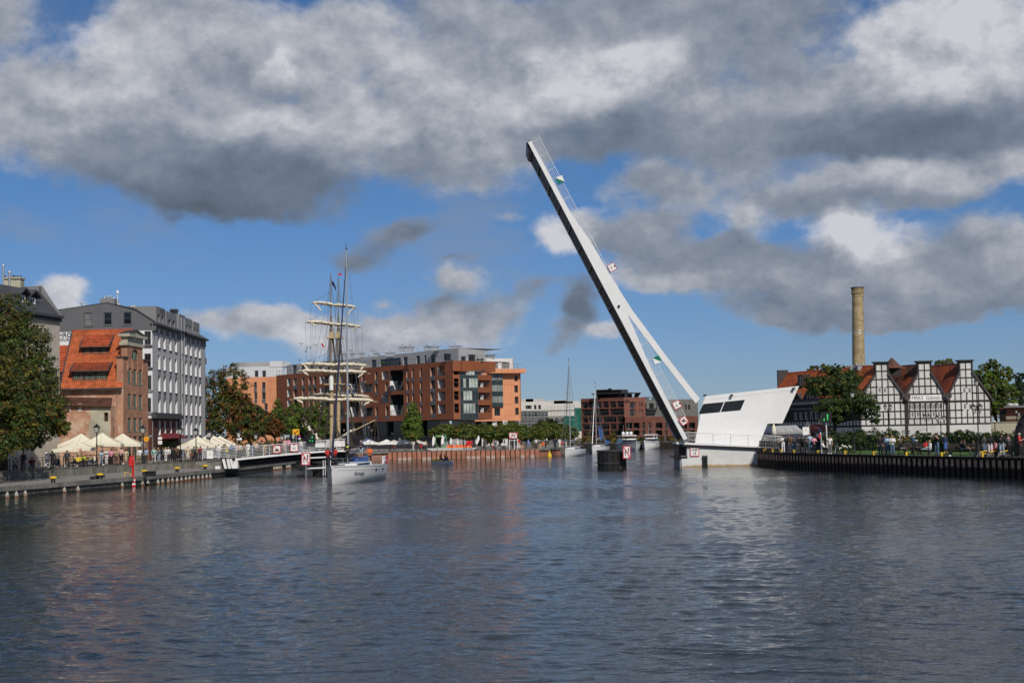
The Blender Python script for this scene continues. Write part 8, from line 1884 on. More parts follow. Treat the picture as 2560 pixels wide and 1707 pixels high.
k = MB(); k.box(c.x-.85, c.x+.85, 243.6, 244.4, Z_C, Z_C+.55); k.box(c.x-.6, c.x+.5, 243.8, 244.2, Z_C+2.25, Z_C+2.5); k.build('base', mat('mint', (.28, .42, .20), .6), t)
for i in range(6):
 c = at(1122+10.5*i, 1117, 239.5); c.z = Z_C+.42; t = thing('pedal_boat', 'orange pedal boat, %s of the row on the white pontoon' % names[i], 'pedal boat', (c.x, 239.5, Z_C+.3), 'orange pedal boats on the pontoon')
 k = MB(); k.hexa([c+Vector((-.32, -.5, 0)), c+Vector((.32, -.5, 0)), c+Vector((.32, .6, 0)), c+Vector((-.32, .6, 0))], [c+Vector((-.24, -.4, .42)), c+Vector((.24, -.4, .42)), c+Vector((.26, .5, .30)), c+Vector((-.26, .5, .30))]); k.ball(c+Vector((0, -.3, .3)), .27, .3, .22, 8); k.build('shell', M['orange_pl'], t); k = MB(); k.box(c.x-.2, c.x+.2, c.y+.1, c.y+.4, c.z+.3, c.z+.5); k.build('seat', M['white'], t)
t = thing('pontoon', 'long white pontoon raft lying on the central quay edge', 'pontoon', at(1130, 1121, 238)); a, b = X(1066, 238.5), X(1195, 238.5); k = MB(); k.hexa([(a+.8, 237.6, Z_C+.02), (b-.8, 237.6, Z_C+.02), (b-.6, 240.4, Z_C+.02), (a+.6, 240.4, Z_C+.02)], [(a, 237.4, Z_C+.40), (b, 237.4, Z_C+.40), (b, 240.6, Z_C+.40), (a, 240.6, Z_C+.40)]); k.build('float', M['canvas_white'], t)
t = thing('red_trike', 'red pedal trike with canopy among the orange pedal boats', 'trike', at(1170, 1116, 237)); c = at(1170, 1118, 237); k = MB(); k.hexa([c+Vector((-.5, 0, .3)), c+Vector((.5, 0, .3)), c+Vector((.5, .5, .3)), c+Vector((-.5, .5, .3))], [c+Vector((-.15, 0, 1.1)), c+Vector((.25, 0, 1.1)), c+Vector((.25, .5, 1.1)), c+Vector((-.15, .5, 1.1))]); k.build('body', M['red'], t)
for dx in (-.55, .55): k = MB(); q0 = c+Vector((dx, 0, .05)); k.path([q0+Vector((math.cos(q)*.26, 0, math.sin(q)*.26)) for q in np.linspace(0, 2*math.pi, 11)], .03, n=4); k.build('wheel', M['black'], t)
for px, lb, mm in ((1352, 'dark red planter box under the flat topped trees', 'rust'), (1336, 'brown clipped shrub box right of the no anchoring frame', 'bark'), (1303, 'brown wooden kiosk right of the no anchoring sign legs', 'rust')):
 p = Vector((X(px, 246), 246, Z_C)); t = thing('planter', lb, 'planter', p); k = MB(); k.box(p.x-.5, p.x+.5, 245.6, 246.4, Z_C, Z_C+.75); k.build('box', M[mm], t); leaves('plant', [(p.x, 246, Z_C+.85, .6, .5, .3)], 160, .14, [('rust', 2), ('dark', 2)], t, int(px))
# marina edge: pale hoarding panels, posts, ring
t = thing('pale_fence', 'row of pale fence panels along the far marina quay', 'fence', at(1640, 1118, 302))
for i in range(26):
 px = 1518+7.2*i; k = MB(); a, b = X(px, 302, 1115), X(px+6.6, 302, 1115); k.box(a, b, 302, 302.12, Z_FAR, Z(px, 1111.5, 302)+random.uniform(-.08, .08)); k.build('panel', M[random.choice(['pale_wall', 'pale_wall', 'lime', 'gr_light'])], t)
for px in (1548, 1634, 1662, 1690): k = MB(); k.tube((X(px, 301), 301, -.3), (X(px, 301), 301, 2.6), .16, n=8); tag(k.build('mooring_post', M['gr_dark']), {1548: 'grey mooring post left of the motor yacht', 1634: 'grey mooring post right of the white launch', 1662: 'grey mooring post before the pale fence', 1690: 'grey mooring post beside the pier machine housing'}[px], 'mooring post')
# traffic signs by the left end of the footbridge
board(740, 1079.5, 200, .95, .82, ('yarrow',), 'yellow square sign with black slanting arrow above the footbridge', face='sign_yellow', border=None, post=Z_PROM, name='traffic_sign')
t = thing('parking_sign', 'round blue and red no parking sign behind the footbridge', 'traffic sign', at(748, 1090, 198)); c = at(748.5, 1090, 198); k = MB(); k.tube(c+Vector((0, -.03, 0)), c, .20, n=16, sm=False); k.build('ring', M['red'], t); k = MB(); k.tube(c+Vector((0, -.045, 0)), c+Vector((0, -.031, 0)), .14, n=16, sm=False); k.build('disc', M['blue'], t); k = MB(); k.box(c.x-.17, c.x+.17, 197.97, 198, c.z-.42, c.z-.24); k.build('plate', M['sign_white'], t); k = MB(); k.tube((c.x, 198.05, Z_PROM), (c.x, 198.05, c.z), .035, n=5); k.build('post', M['galv'], t)
for px, py, lb, sq in ((733.5, 1091, 'grey rectangular sign back beside the yellow arrow sign', 1), (713.5, 1092.5, 'round grey sign back left of the yellow arrow sign', 0)):
 c = at(px, py, 199); t = thing('traffic_sign', lb, 'traffic sign', c); k = MB(); k.box(c.x-.16, c.x+.16, 198.97, 199, c.z-.25, c.z+.25) if sq else k.tube(c+Vector((0, -.03, 0)), c, .18, n=14, sm=False); k.build('plate', M['gr_light'], t); k = MB(); k.tube((c.x, 199.05, Z_PROM), (c.x, 199.05, c.z), .035, n=5); k.build('post', M['galv'], t)
board(2015, 1077, 148.6, .68, .82, ('dots',), 'blank white notice board on a black post beside the red kiosk', border=None, post=Z_R, name='notice_board')
t = thing('solar_panel_post', 'white post with small tilted solar panel before the hedge', 'post', at(2052, 1130, 140)); c = at(2051, 1076, 140); k = MB(); k.tube((c.x+.05, 140, Z_R), (c.x, 140, c.z), .06, n=6); k.build('post', M['white'], t); k = MB(); k.obox(c+Vector((-.05, 0, .05)), (.20, 0, 0), (0, .18, .10), (.02, -.02, .03)); k.build('solar_panel', M['navy'], t); k = MB(); k.box(c.x-.22, c.x-.05, 139.8, 139.9, c.z-.75, c.z-.35); k.build('red_box', M['red'], t)
t = thing('white_mast', 'thin white mast beside the solar panel post', 'mast', at(2066, 1130, 139)); c = at(2065.5, 1066, 139); k = MB(); k.tube((c.x+.04, 139, Z_R), (c.x, 139, c.z), .045, n=6); k.build('pole', M['white'], t); k = MB(); k.ball(c, .07, .07, .1, 6); k.build('tip_light', M['white'], t)
t = thing('tripod', 'camera tripod leaning on the right quay before the hedge', 'tripod', at(2096, 1130, 136)); c = at(2091, 1107, 137)
for e in ((-.25, -.2), (.55, .1), (.2, .4)): k = MB(); k.tube(c, (c.x+e[0]*.8, c.y+e[1], Z_R), .03, n=5); k.build('leg', M['galv'], t)
k = MB(); k.obox(c+Vector((-.15, 0, .05)), (.3, 0, .02), (0, .07, 0), (0, 0, .06)); k.build('camera', M['black'], t)
def bench(label, px, D, w_, z, rz=0.):
 p = Vector((X(px, D), D, z)); t = thing('bench', label, 'bench', p);
 for i in range(4): k = MB(); k.box(p.x-w_/2, p.x+w_/2, D-.3+.16*i, D-.17+.16*i, z+.42, z+.46); k.build('slat', M['timber'], t)
 for i in range(3): k = MB(); k.box(p.x-w_/2, p.x+w_/2, D+.36+.03*i, D+.40+.03*i, z+.55+.14*i, z+.66+.14*i); k.build('slat', M['timber'], t)
 for s in (-.42, .42): k = MB(); k.box(p.x+w_*s-.04, p.x+w_*s+.04, D-.3, D+.36, z, z+.415); k.build('leg', M['black_iron'], t)
 return p
bench('long dark bench on the right quay, the left one', 2292, 129, 2.6, Z_R); bench('long dark bench on the right quay, the middle one', 2408, 121, 2.6, Z_R); bench('long dark bench on the right quay, the right one', 2492, 116, 2.4, Z_R); bench('low dark bench left of the long benches', 2254, 131, 2.2, Z_R)
for i, (px, D) in enumerate(((2455, 111.5), (2480, 111), (2507, 110.5))):
 p = Vector((X(px, D), D, Z_R)); t = thing('bike_stand', 'low black ramp block with yellow edge, %s of three on the right quay' % names[i], 'ramp', p); k = MB(); k.hexa([(p.x-.5, D, Z_R), (p.x+.5, D, Z_R), (p.x+.5, D+.9, Z_R), (p.x-.5, D+.9, Z_R)], [(p.x-.35, D+.1, Z_R+.35), (p.x+.35, D+.1, Z_R+.5), (p.x+.35, D+.8, Z_R+.5), (p.x-.35, D+.8, Z_R+.35)]); k.build('block', M['black'], t); k = MB(); k.obox((p.x+.05, D+.02, Z_R+.45), (.30, 0, .07), (0, .03, 0), (0, 0, .035)); k.build('edge_strip', M['yellow'], t)
def table(label, px, back, z, line=LW):
 p = behind(line, px, back, z); t = thing('cafe_table', label, 'table', p, 'cafe tables under the parasols'); k = MB(); k.lathe(p, [(.22, 0), (.22, .03), (.04, .05), (.04, .70)], 8); k.build('pedestal', M['black_iron'], t); k = MB(); k.lathe(p+Vector((0, 0, .702)), [(.42, 0), (.42, .04), (0, .041)], 12); k.build('top', M['spar'], t)
for px, lb in ((200, 'cafe table before the person in yellow vest'), (222, 'cafe table under the TYSKIE parasol, right one'), (150, 'cafe table in the shade of the chestnut tree')): table(lb, px, 2.2, Z_PROM)
t = thing('beer_banner', 'white board on the promenade railing under the chestnut tree', 'banner', behind(LW, 118, 1.5, Z_PROM)); p = behind(LW, 118, 1.5, Z_PROM); k = MB(); k.box(p.x-.2, p.x+.2, p.y, p.y+.05, Z_PROM+.15, Z_PROM+1.6); k.build('panel', M['canvas_white'], t)
p = on(LW, 99, -.06, Z_PROM+.3); t = thing('poster', 'small red and white poster on the promenade wall railing', 'poster', p); k = MB(); k.box(p.x-.11, p.x+.11, p.y-.2, p.y-.16, Z_PROM+.1, Z_PROM+.7); k.build('sheet', M['pinkred'], t); k = MB(); k.box(p.x-.08, p.x+.08, p.y-.215, p.y-.203, Z_PROM+.15, Z_PROM+.65); k.build('print', M['sign_white'], t)
# ------------------------------------------------------------------ people: one skinned body each, hair and clothes as parts
def skin(name, chains, mats_, root=0, sub=1):
 vs, es, rs = [], [], []; idx = {}
 def vid(k_, p, r):
  if k_ not in idx: idx[k_] = len(vs); vs.append(p); rs.append(r)
  return idx[k_]
 for ch in chains:
  ids = [vid(*c) for c in ch]; es += list(zip(ids, ids[1:]))
 me = bpy.data.meshes.new(name); me.from_pydata(vs, es, []); ob = bpy.data.objects.new(name, me); COL.objects.link(ob)
 ob.modifiers.new('skin', 'SKIN').use_smooth_shade = True
 sv = me.skin_vertices[0].data
 for i, r in enumerate(rs): sv[i].radius = (r, r); sv[i].use_root = (i == root)
 if sub: ob.modifiers.new('sub', 'SUBSURF').levels = sub; ob.modifiers['sub'].render_levels = sub
 dg = bpy.context.evaluated_depsgraph_get(); out = bpy.data.meshes.new_from_object(ob.evaluated_get(dg)); bpy.data.objects.remove(ob); bpy.data.meshes.remove(me); out.name = name
 out.polygons.foreach_set('use_smooth', [True]*len(out.polygons)); return out
def joints(pose):
 j = dict(pel=(0, 0, .95), che=(0, .01, 1.27), nek=(0, .01, 1.47), hed=(0, -.01, 1.585), crn=(0, .0, 1.68))
 for s, n in ((1, 'L'), (-1, 'R')):
  j.update({n+'hip': (s*.095, 0, .90), n+'kne': (s*.105, -.02, .50), n+'ank': (s*.11, .01, .09), n+'toe': (s*.12, -.15, .035), n+'sho': (s*.185, .01, 1.41), n+'elb': (s*.25, .05, 1.14), n+'wri': (s*.24, -.06, .90), n+'han': (s*.235, -.09, .82)})
 def mv(n, **k_):
  for a, p in k_.items(): j[n+a] = p
 if pose == 'lean':
  for s, n in ((1, 'L'), (-1, 'R')): mv(n, elb=(s*.24, -.10, 1.16), wri=(s*.14, -.32, 1.10), han=(s*.10, -.39, 1.09))
  j['che'] = (0, -.05, 1.26); j['nek'] = (0, -.08, 1.45); j['hed'] = (0, -.12, 1.56); j['crn'] = (0, -.12, 1.65)
  for n in 'LR': j[n+'sho'] = (j[n+'sho'][0], -.07, 1.39)
 if pose == 'photo':
  for s, n in ((1, 'L'), (-1, 'R')): mv(n, elb=(s*.26, -.17, 1.30), wri=(s*.10, -.32, 1.50), han=(s*.06, -.36, 1.56))
 if pose == 'phone':
  mv('R', elb=(-.26, -.02, 1.15), wri=(-.12, -.25, 1.22), han=(-.07, -.29, 1.29))
 if pose == 'folded':
  for s, n in ((1, 'L'), (-1, 'R')): mv(n, elb=(s*.24, -.03, 1.15), wri=(s*.02, -.20, 1.16), han=(-s*.07, -.18, 1.18))
 if pose == 'walk':
  mv('L', kne=(.10, -.14, .53), ank=(.11, -.20, .10), toe=(.12, -.36, .06), elb=(.25, .14, 1.16), wri=(.25, .12, .93), han=(.25, .10, .85)); mv('R', kne=(-.10, .05, .50), ank=(-.11, .28, .16), toe=(-.12, .16, .04), elb=(-.25, -.06, 1.15), wri=(-.24, -.2, .95), han=(-.24, -.24, .88))
 if pose in ('sit', 'lounge'):
  d = .47
  for k_, p in list(j.items()): j[k_] = (p[0], p[1], p[2]-d)
  for s, n in ((1, 'L'), (-1, 'R')): mv(n, hip=(s*.10, -.03, .48), kne=(s*.13, -.44, .50), ank=(s*.12, -.44, .09), toe=(s*.13, -.60, .035), elb=(s*.25, -.06, .70), wri=(s*.17, -.27, .63), han=(s*.13, -.33, .60))
  if pose == 'lounge':
   for s, n in ((1, 'L'), (-1, 'R')): mv(n, kne=(s*.10, -.46, .52), ank=(s*.09, -.88, .50), toe=(s*.10, -.93, .62))
 return j
def bodymesh(pose):
 j = joints(pose); P = lambda k_, r: (k_, j[k_], r)
 ch = [[P('pel', .125), P('che', .13), P('nek', .055), P('hed', .088), P('crn', .075)]]
 nose = (j['hed'][0], j['hed'][1]-.10, j['hed'][2]+.005)
 for n in 'LR':
  ch.append([P('pel', .125), P(n+'hip', .085), P(n+'kne', .056), P(n+'ank', .04), P(n+'toe', .036)])
  ch.append([P('che', .13), P(n+'sho', .058), P(n+'elb', .043), P(n+'wri', .030), P(n+'han', .034)])
 me = skin('body_'+pose, ch, None)
 # nose, ears, eyes, mouth and five separate fingers per hand join the same mesh
 k = MB(); h = Vector(j['hed'])
 k.mesh([h+Vector(q) for q in ((-.016, -.082, -.012), (.016, -.082, -.012), (0, -.112, -.012), (0, -.085, .03))], [[0, 1, 2], [0, 2, 3], [2, 1, 3]])
 for s in (-1, 1): k.ball(h+Vector((s*.086, .005, .0)), .014, .022, .032, 6); k.ball(h+Vector((s*.032, -.076, .022)), .013, .012, .009, 6, 1)
 k.obox(h+Vector((0, -.078, -.042)), (.024, 0, 0), (0, .012, 0), (0, 0, .006), 2)
 for n, s in (('L', 1), ('R', -1)):
  w, q = Vector(j[n+'wri']), Vector(j[n+'han']); d = (q-w).normalized(); e = d.orthogonal().normalized(); g = d.cross(e)
  for i, ln in enumerate((.075, .085, .08, .062)):
   o = q+d*.012+e*(.018*(i-1.5)); m_ = o+d*ln*.6; k.tube(o, m_, .0095, .0085, 5); k.tube(m_, m_+d*ln*.35+g*ln*.3*s, .0085, .006, 5)
  o = q-d*.02+e*.03; k.tube(o, o+e*.03+d*.03, .011, .009, 5); k.tube(o+e*.03+d*.03, o+e*.028+d*.07+g*.01*s, .009, .006, 5)
 n0 = len(me.vertices); vs = [v.co[:] for v in me.vertices]+k.v; fs = [list(p.vertices) for p in me.polygons]+[[n0+i for i in f_] for f_ in k.f]; mi = [0]*len(me.polygons)+k.mi
 out = bpy.data.meshes.new('body_'+pose); out.from_pydata(vs, [], fs); out.polygons.foreach_set('material_index', mi); out.polygons.foreach_set('use_smooth', [True]*len(fs)); bpy.data.meshes.remove(me)
 return out
def clothes(pose):
 j = joints(pose); P = lambda k_, r, nm=None, p=None: (nm or k_, p or j[k_], r); lp = lambda a, b, f_: tuple(Vector(j[a]).lerp(Vector(j[b]), f_))
 r = {}
 for nm, f_ in (('long', 1.), ('short', .0)):
  ch = [[('hem', lp('pel', 'che', -.28), .146), P('pel', .152), P('che', .158), ('col', lp('che', 'nek', .72), .085)]]
  for n in 'LR':
   c = [P('che', .158), P(n+'sho', .082), (n+'e1', lp(n+'sho', n+'elb', .75), .068)]
   if f_: c += [P(n+'elb', .062), (n+'w1', lp(n+'elb', n+'wri', .92), .048)]
   ch.append(c)
  r[nm] = skin('top_'+nm+pose, ch, None)
 for nm, f_ in (('trousers', 1), ('shorts', 0)):
  ch = [[('pl', lp('pel', 'che', .55), .136), P('pel', .142)]]
  for n in 'LR':
   c = [P('pel', .142), P(n+'hip', .108)]
   c += [P(n+'kne', .078), (n+'a1', lp(n+'kne', n+'ank', .92), .062)] if f_ else [(n+'k1', lp(n+'hip', n+'kne', .85), .09)]
   ch.append(c)
  r[nm] = skin('leg_'+nm+pose, ch, None)
 if pose not in ('sit', 'lounge', 'walk'):
  k = MB(); k.lathe((0, 0, 0), [(.20, .42), (.175, .75), (.15, .98), (.13, 1.06)], 12); me = bpy.data.meshes.new('skirt'); me.from_pydata(k.v, [], k.f); me.polygons.foreach_set('use_smooth', [True]*len(k.f)); r['skirt'] = me
 h = Vector(j['hed']); k = MB()
 def cap(z0, s, back):
  k = MB(); c = h+Vector((0, .012, .035)); n_ = 10; vs = []
  for i in range(6):
   a = i/5*math.pi*.5
   for q in range(n_): b = q*2*math.pi/n_; zz = math.sin(a); rr = math.cos(a); x, y = math.cos(b)*rr, math.sin(b)*rr; dz = (-z0*(.35 if y < -.3 else 1) if i == 0 else 0); vs.append(c+Vector((x*.101*s, y*.108*s, zz*.088*s+dz)))
  k.mesh(vs, [[i*n_+q, i*n_+(q+1) % n_, (i+1)*n_+(q+1) % n_, (i+1)*n_+q] for i in range(5) for q in range(n_)], 0, True)
  if back: k.ball(h+Vector((0, .075, -.07)), .085, .05, .15, 8)
  return k
 for nm, a in (('hair', (.06, 1., 0)), ('longhair', (.10, 1.03, 1)), ('hat', (.0, 1.10, 0))):
  k = cap(*a)
  if nm == 'hat': k.obox(h+Vector((0, -.13, .05)), (.07, 0, 0), (0, .06, .01), (0, 0, .008))
  me = bpy.data.meshes.new(nm); me.from_pydata(k.v, [], k.f); me.polygons.foreach_set('use_smooth', [True]*len(k.f)); r[nm] = me
 k = MB()
 for n in 'LR':
  a, t_ = Vector(j[n+'ank']), Vector(j[n+'toe']); m_ = a.lerp(t_, .5); d = (t_-a).normalized(); e = Vector((1, 0, 0)); u_ = e.cross(d); k.obox(m_+u_*-.0, d*.135, e*.048, u_*.045)
 me = bpy.data.meshes.new('shoes'); me.from_pydata(k.v, [], k.f); r['shoes'] = me
 return r
BODY, CLO = {}, {}
_cm = {}
def cm(c):
 if c not in _cm: _cm[c] = mat('cloth_'+c, PAL[c], .8, .12, 8)
 return _cm[c]
PAL = dict(white=(.72, .72, .71), black=(.014, .014, .016), navy=(.018, .026, .055), blue=(.05, .12, .36), light_blue=(.32, .46, .60), denim=(.10, .16, .26), pale_denim=(.30, .38, .46), grey=(.18, .18, .19), charcoal=(.05, .05, .055), beige=(.52, .42, .30), tan=(.38, .27, .16), pink=(.62, .26, .34), pale_pink=(.62, .42, .37), red=(.52, .02, .02), maroon=(.16, .02, .03), mint=(.30, .50, .46), green=(.06, .20, .06), neon=(.55, .75, .05), yellow=(.72, .58, .05), orange=(.75, .14, .02), brown=(.12, .07, .04), khaki=(.30, .26, .17), cream=(.66, .62, .52), hair_dark=(.03, .02, .015), hair_brown=(.10, .06, .03), hair_fair=(.42, .30, .14), hair_grey=(.35, .34, .32), skin=(.50, .29, .20))
SK = [mat('skin_a', (.50, .29, .21), .6, .05), mat('skin_b', (.40, .22, .15), .6, .05)]
for s in SK: pass
EYE, LIP = mat('eye', (.03, .025, .02), .3, 0), mat('lip', (.32, .10, .09), .5, 0)
def person(p, rz, pose, top, bot, hair, label, group=None, scale=1., sleeve='long', leg='trousers', hairk='hair', extra=None, shoe='charcoal', par_scale=None):
 if pose not in BODY: BODY[pose] = bodymesh(pose); CLO[pose] = clothes(pose)
 t = thing('person', label, 'person', p, group, rz); t.scale = (scale,)*3
 def part(name, me, mm):
  o = bpy.data.objects.new(name, me); COL.objects.link(o); o.parent = t
  if not me.materials: me.materials.append(mm)
  o.material_slots[0].link = 'OBJECT'; o.material_slots[0].material = mm; return o
 b = part('body', BODY[pose], SK[hash(label) % 2 if False else len(label) % 2])
 if len(BODY[pose].materials) < 3: BODY[pose].materials.append(EYE); BODY[pose].materials.append(LIP)
 c = CLO[pose]; part('top', c[sleeve], cm(top)); lg = leg if leg in c else 'trousers'; part({'skirt': 'skirt', 'shorts': 'shorts'}.get(lg, 'trousers'), c[lg], cm(bot)); part('hat' if hairk == 'hat' else 'hair', c[hairk], cm(hair)); part('shoes', c['shoes'], cm(shoe))
 if extra:
  k = MB()
  if extra[0] == 'vest': return person_extra(t, part, c, pose, extra)
  if extra[0] == 'bag': k.obox((.24, .02, .95), (.05, 0, 0), (0, .12, 0), (0, 0, .15)); k.path([(.2, .02, 1.1), (.05, -.1, 1.42), (-.1, .1, 1.40)], .012, n=4)
  if extra[0] == 'phone': h = Vector(joints(pose)['Rhan']); k.obox(h+Vector((0, -.04, .06)), (.04, 0, 0), (0, .006, 0), (0, 0, .075))
  if extra[0] == 'hood': k.lathe((0, .03, 1.36), [(.12, 0), (.14, .06), (.10, .13)], 10)
  if k.f: k.build({'bag': 'bag', 'phone': 'phone', 'hood': 'hood'}[extra[0]], cm(extra[1]), t, local=True)
 return t
# photo column, metres behind the railing, facing (0 = to the viewer), pose, top, legs, hair, label, options
A0 = 0
L_ = [
 (38, 2.0, .4, 'sit', 'grey', 'charcoal', 'hair_grey', 'person in grey sitting deep in the shade under the chestnut tree', {}),
 (58, 2.4, -.3, 'stand', 'navy', 'charcoal', 'hair_dark', 'person in dark blue standing in the shade under the chestnut tree', {}),
 (80, 1.7, .2, 'sit', 'maroon', 'denim', 'hair_brown', 'person in maroon sitting left of the small poster on the railing', {}),
 (131, 2.6, .3, 'stand', 'grey', 'charcoal', 'hair_brown', 'person in grey standing right of the white board under the chestnut', {}),
 (139, 2.0, -.5, 'sit', 'khaki', 'denim', 'hair_fair', 'person in khaki sitting at the shaded cafe table', {}),
 (168, 2.9, .2, 'stand', 'charcoal', 'black', 'hair_dark', 'tall dark clothed person standing under the small half hidden parasol', {}),
 (181, 2.3, -.6, 'sit', 'tan', 'charcoal', 'hair_fair', 'person in tan sitting left of the yellow clad pair', {}),
 (195, 2.0, .6, 'sit', 'yellow', 'charcoal', 'hair_brown', 'person in orange yellow top sitting at a cafe table', {}),
 (208, 1.6, 3.0, 'sit', 'neon', 'charcoal', 'hair_fair', 'person in bright lime vest sitting with back to the water', {}),
 (215, 2.6, .0, 'sit', 'brown', 'charcoal', 'hair_brown', 'person in brown sitting right of the lime vest', {}),
 (226, 2.0, -.4, 'sit', 'khaki', 'denim', 'hair_brown', 'person in khaki sitting left of the annex lamp post', {}),
 (236, 1.7, .5, 'sit', 'cream', 'denim', 'hair_fair', 'person in cream sitting beside the annex lamp post', {}),
 (253, 1.6, .4, 'stand', 'light_blue', 'pale_denim', 'hair_dark', 'person in pale blue with jeans right of the annex lamp post', dict(sleeve='short', scale=.93)),
 (266, 1.2, -.6, 'photo', 'white', 'white', 'hair_fair', 'person in white raising both hands to take a picture', {}),
 (278, 1.2, .2, 'stand', 'pink', 'black', 'hair_dark', 'person in pink and black with sunglasses beside the photographer in white', dict(extra=('bag', 'black'))),
 (290, 2.4, .8, 'stand', 'tan', 'charcoal', 'hair_brown', 'person in tan behind the pink topped person', {}),
 (303, 1.4, 2.7, 'stand', 'pale_pink', 'black', 'hair_dark', 'broad person in pale pink seen from behind at the railing', dict(scale=1.08)),
 (315, 1.3, -2.6, 'stand', 'beige', 'beige', 'hair_dark', 'person in beige belted dress at the railing left of the life ring', dict(leg='skirt', scale=.95)),
 (349, 1.3, .3, 'stand', 'white', 'khaki', 'hair_dark', 'person in white shirt and khaki trousers just right of the life ring', dict(extra=('bag', 'light_blue'))),
 (365, 1.3, -.3, 'stand', 'light_blue', 'charcoal', 'hair_grey', 'person in pale blue tee right of the orange disc lamp post', dict(sleeve='short')),
 (385, 1.3, .5, 'stand', 'mint', 'white', 'hair_fair', 'person in mint top and white trousers at the promenade railing', {}),
 (397, 1.5, -.5, 'lean', 'grey', 'pale_denim', 'hair_fair', 'person in grey leaning on the railing right of the mint top', {}),
 (407, 2.2, .2, 'stand', 'navy', 'navy', 'hair_brown', 'person in navy standing behind the grey leaning person', {}),
 (414, 1.3, 2.5, 'stand', 'white', 'white', 'hair_fair', 'person all in white with brown bag on the back', dict(extra=('bag', 'tan'))),
 (421, 1.9, -.4, 'stand', 'white', 'charcoal', 'hair_grey', 'person in white jacket and dark trousers beside the all white one', dict(hairk='hat')),
 (431, 1.6, .1, 'stand', 'black', 'black', 'hair_dark', 'person all in black left of the flowered blouse', {}),
 (441, 1.5, -.2, 'phone', 'brown', 'black', 'hair_dark', 'tall person in brown top holding a phone by the hotel lamp post', dict(scale=1.06, extra=('phone', 'pale_pink'))),
 (470, 1.3, .3, 'stand', 'beige', 'cream', 'hair_fair', 'person in long beige coat right of the hotel lamp post', dict(leg='skirt')),
 (479, 2.0, -.2, 'sit', 'brown', 'brown', 'hair_brown', 'person in brown sitting low behind the beige coat', {}),
 (485, 2.6, .4, 'stand', 'grey', 'charcoal', 'hair_dark', 'person in grey standing under the low front parasol', {}),
 (492, 1.5, -.4, 'stand', 'khaki', 'charcoal', 'hair_brown', 'person in khaki carrying a red bag at the railing end', dict(extra=('bag', 'red'))),
 (501, 1.3, .6, 'stand', 'maroon', 'navy', 'hair_dark', 'person in maroon jacket at the foot of the footbridge', {}),
]
for (px, bk, rz, pose, top, bot, hair, lb, kw) in L_:
 p = behind(LW, px, bk, Z_PROM); person(p, rz, pose, top, bot, hair, lb, 'people on the left promenade', **kw)
 if pose == 'sit':
  k = MB(); c, s = math.cos(rz), math.sin(rz); q = Vector(p); ch = thing('cafe_chair', 'dark chair under the '+lb, 'chair', q, 'cafe chairs on the promenade', rz)
  k.box(-.22, .22, -.22, .22, .36, .40); k.build('seat', M['dark_steel'], ch, local=True); k = MB(); k.box(-.22, .22, .20, .24, .40, .85); k.build('backrest', M['dark_steel'], ch, local=True)
  for x in (-.19, .19):
   for y in (-.19, .19): k = MB(); k.tube((x, y, 0), (x, y, .36), .018, n=4); k.build('leg', M['dark_steel'], ch, local=True)
B_ = [(545, 'white', 'pale_denim', 'hair_fair', 'person in white and pale jeans right of the blank notice board', 'stand'), (556, 'grey', 'charcoal', 'hair_grey', 'person in grey left of the yellow bag on the footbridge', 'lean'), (565, 'khaki', 'grey', 'hair_brown', 'person with bright yellow bag on the footbridge', 'stand'), (578, 'blue', 'charcoal', 'hair_fair', 'person in bright blue leaning on the footbridge rail', 'lean'), (588, 'pale_pink', 'charcoal', 'hair_brown', 'person in pale pink beside the bright blue one', 'stand'), (594, 'charcoal', 'denim', 'hair_dark', 'person in dark jacket and jeans over the white end column', 'stand'), (601, 'beige', 'black', 'hair_brown', 'person in beige jacket right of the dark jacket and jeans', 'stand'), (620, 'white', 'white', 'hair_dark', 'person in white alone on the lower footbridge', 'stand'), (629, 'navy', 'denim', 'hair_brown', 'person in navy behind the lone white one on the footbridge', 'stand'), (642, 'beige', 'charcoal', 'hair_fair', 'tall person in beige in the middle of the approach span', 'phone'), (650, 'charcoal', 'black', 'hair_grey', 'person in charcoal right of the tall beige one', 'stand'), (662, 'tan', 'tan', 'hair_dark', 'small person in tan left of the crossed out boat sign', 'stand'), (703, 'black', 'black', 'hair_dark', 'tall person in black right of the crossed out boat sign', 'stand'), (709, 'pale_pink', 'pale_pink', 'hair_fair', 'person in pink dress between the two red footbridge signs', 'stand'), (720, 'pink', 'black', 'hair_brown', 'person in pink and black left of the 0,7 sign', 'stand'), (749, 'white', 'pale_denim', 'hair_fair', 'small person in white right of the 0,7 sign', 'stand')]
for (px, top, bot, hair, lb, pose) in B_:
 i = max(j for j in range(len(A_q)) if proj(A_q[j])[0] <= px) if False else None
 D = 158.2; zz = None
 for a, b in zip(rb, rb[1:]):
  xa, xb2 = proj(a)[0], proj(b)[0]
  if xa <= px <= xb2+.01: zz = a.z+(b.z-a.z)*(px-xa)/(xb2-xa)
 zz = max((zz or Z_PROM)-.12, Z_PROM+.03) if px < 588 else zz-.12
 person((X(px, D, 1120), D+random.uniform(-.8, 1.2), zz), random.uniform(-.6, .6), pose, top, bot, hair, lb, 'people on the left footbridge', scale=.82 if 'small' in lb else 1., extra=('bag', 'yellow') if 'yellow bag' in lb else None, leg='skirt' if 'dress' in lb else 'trousers')
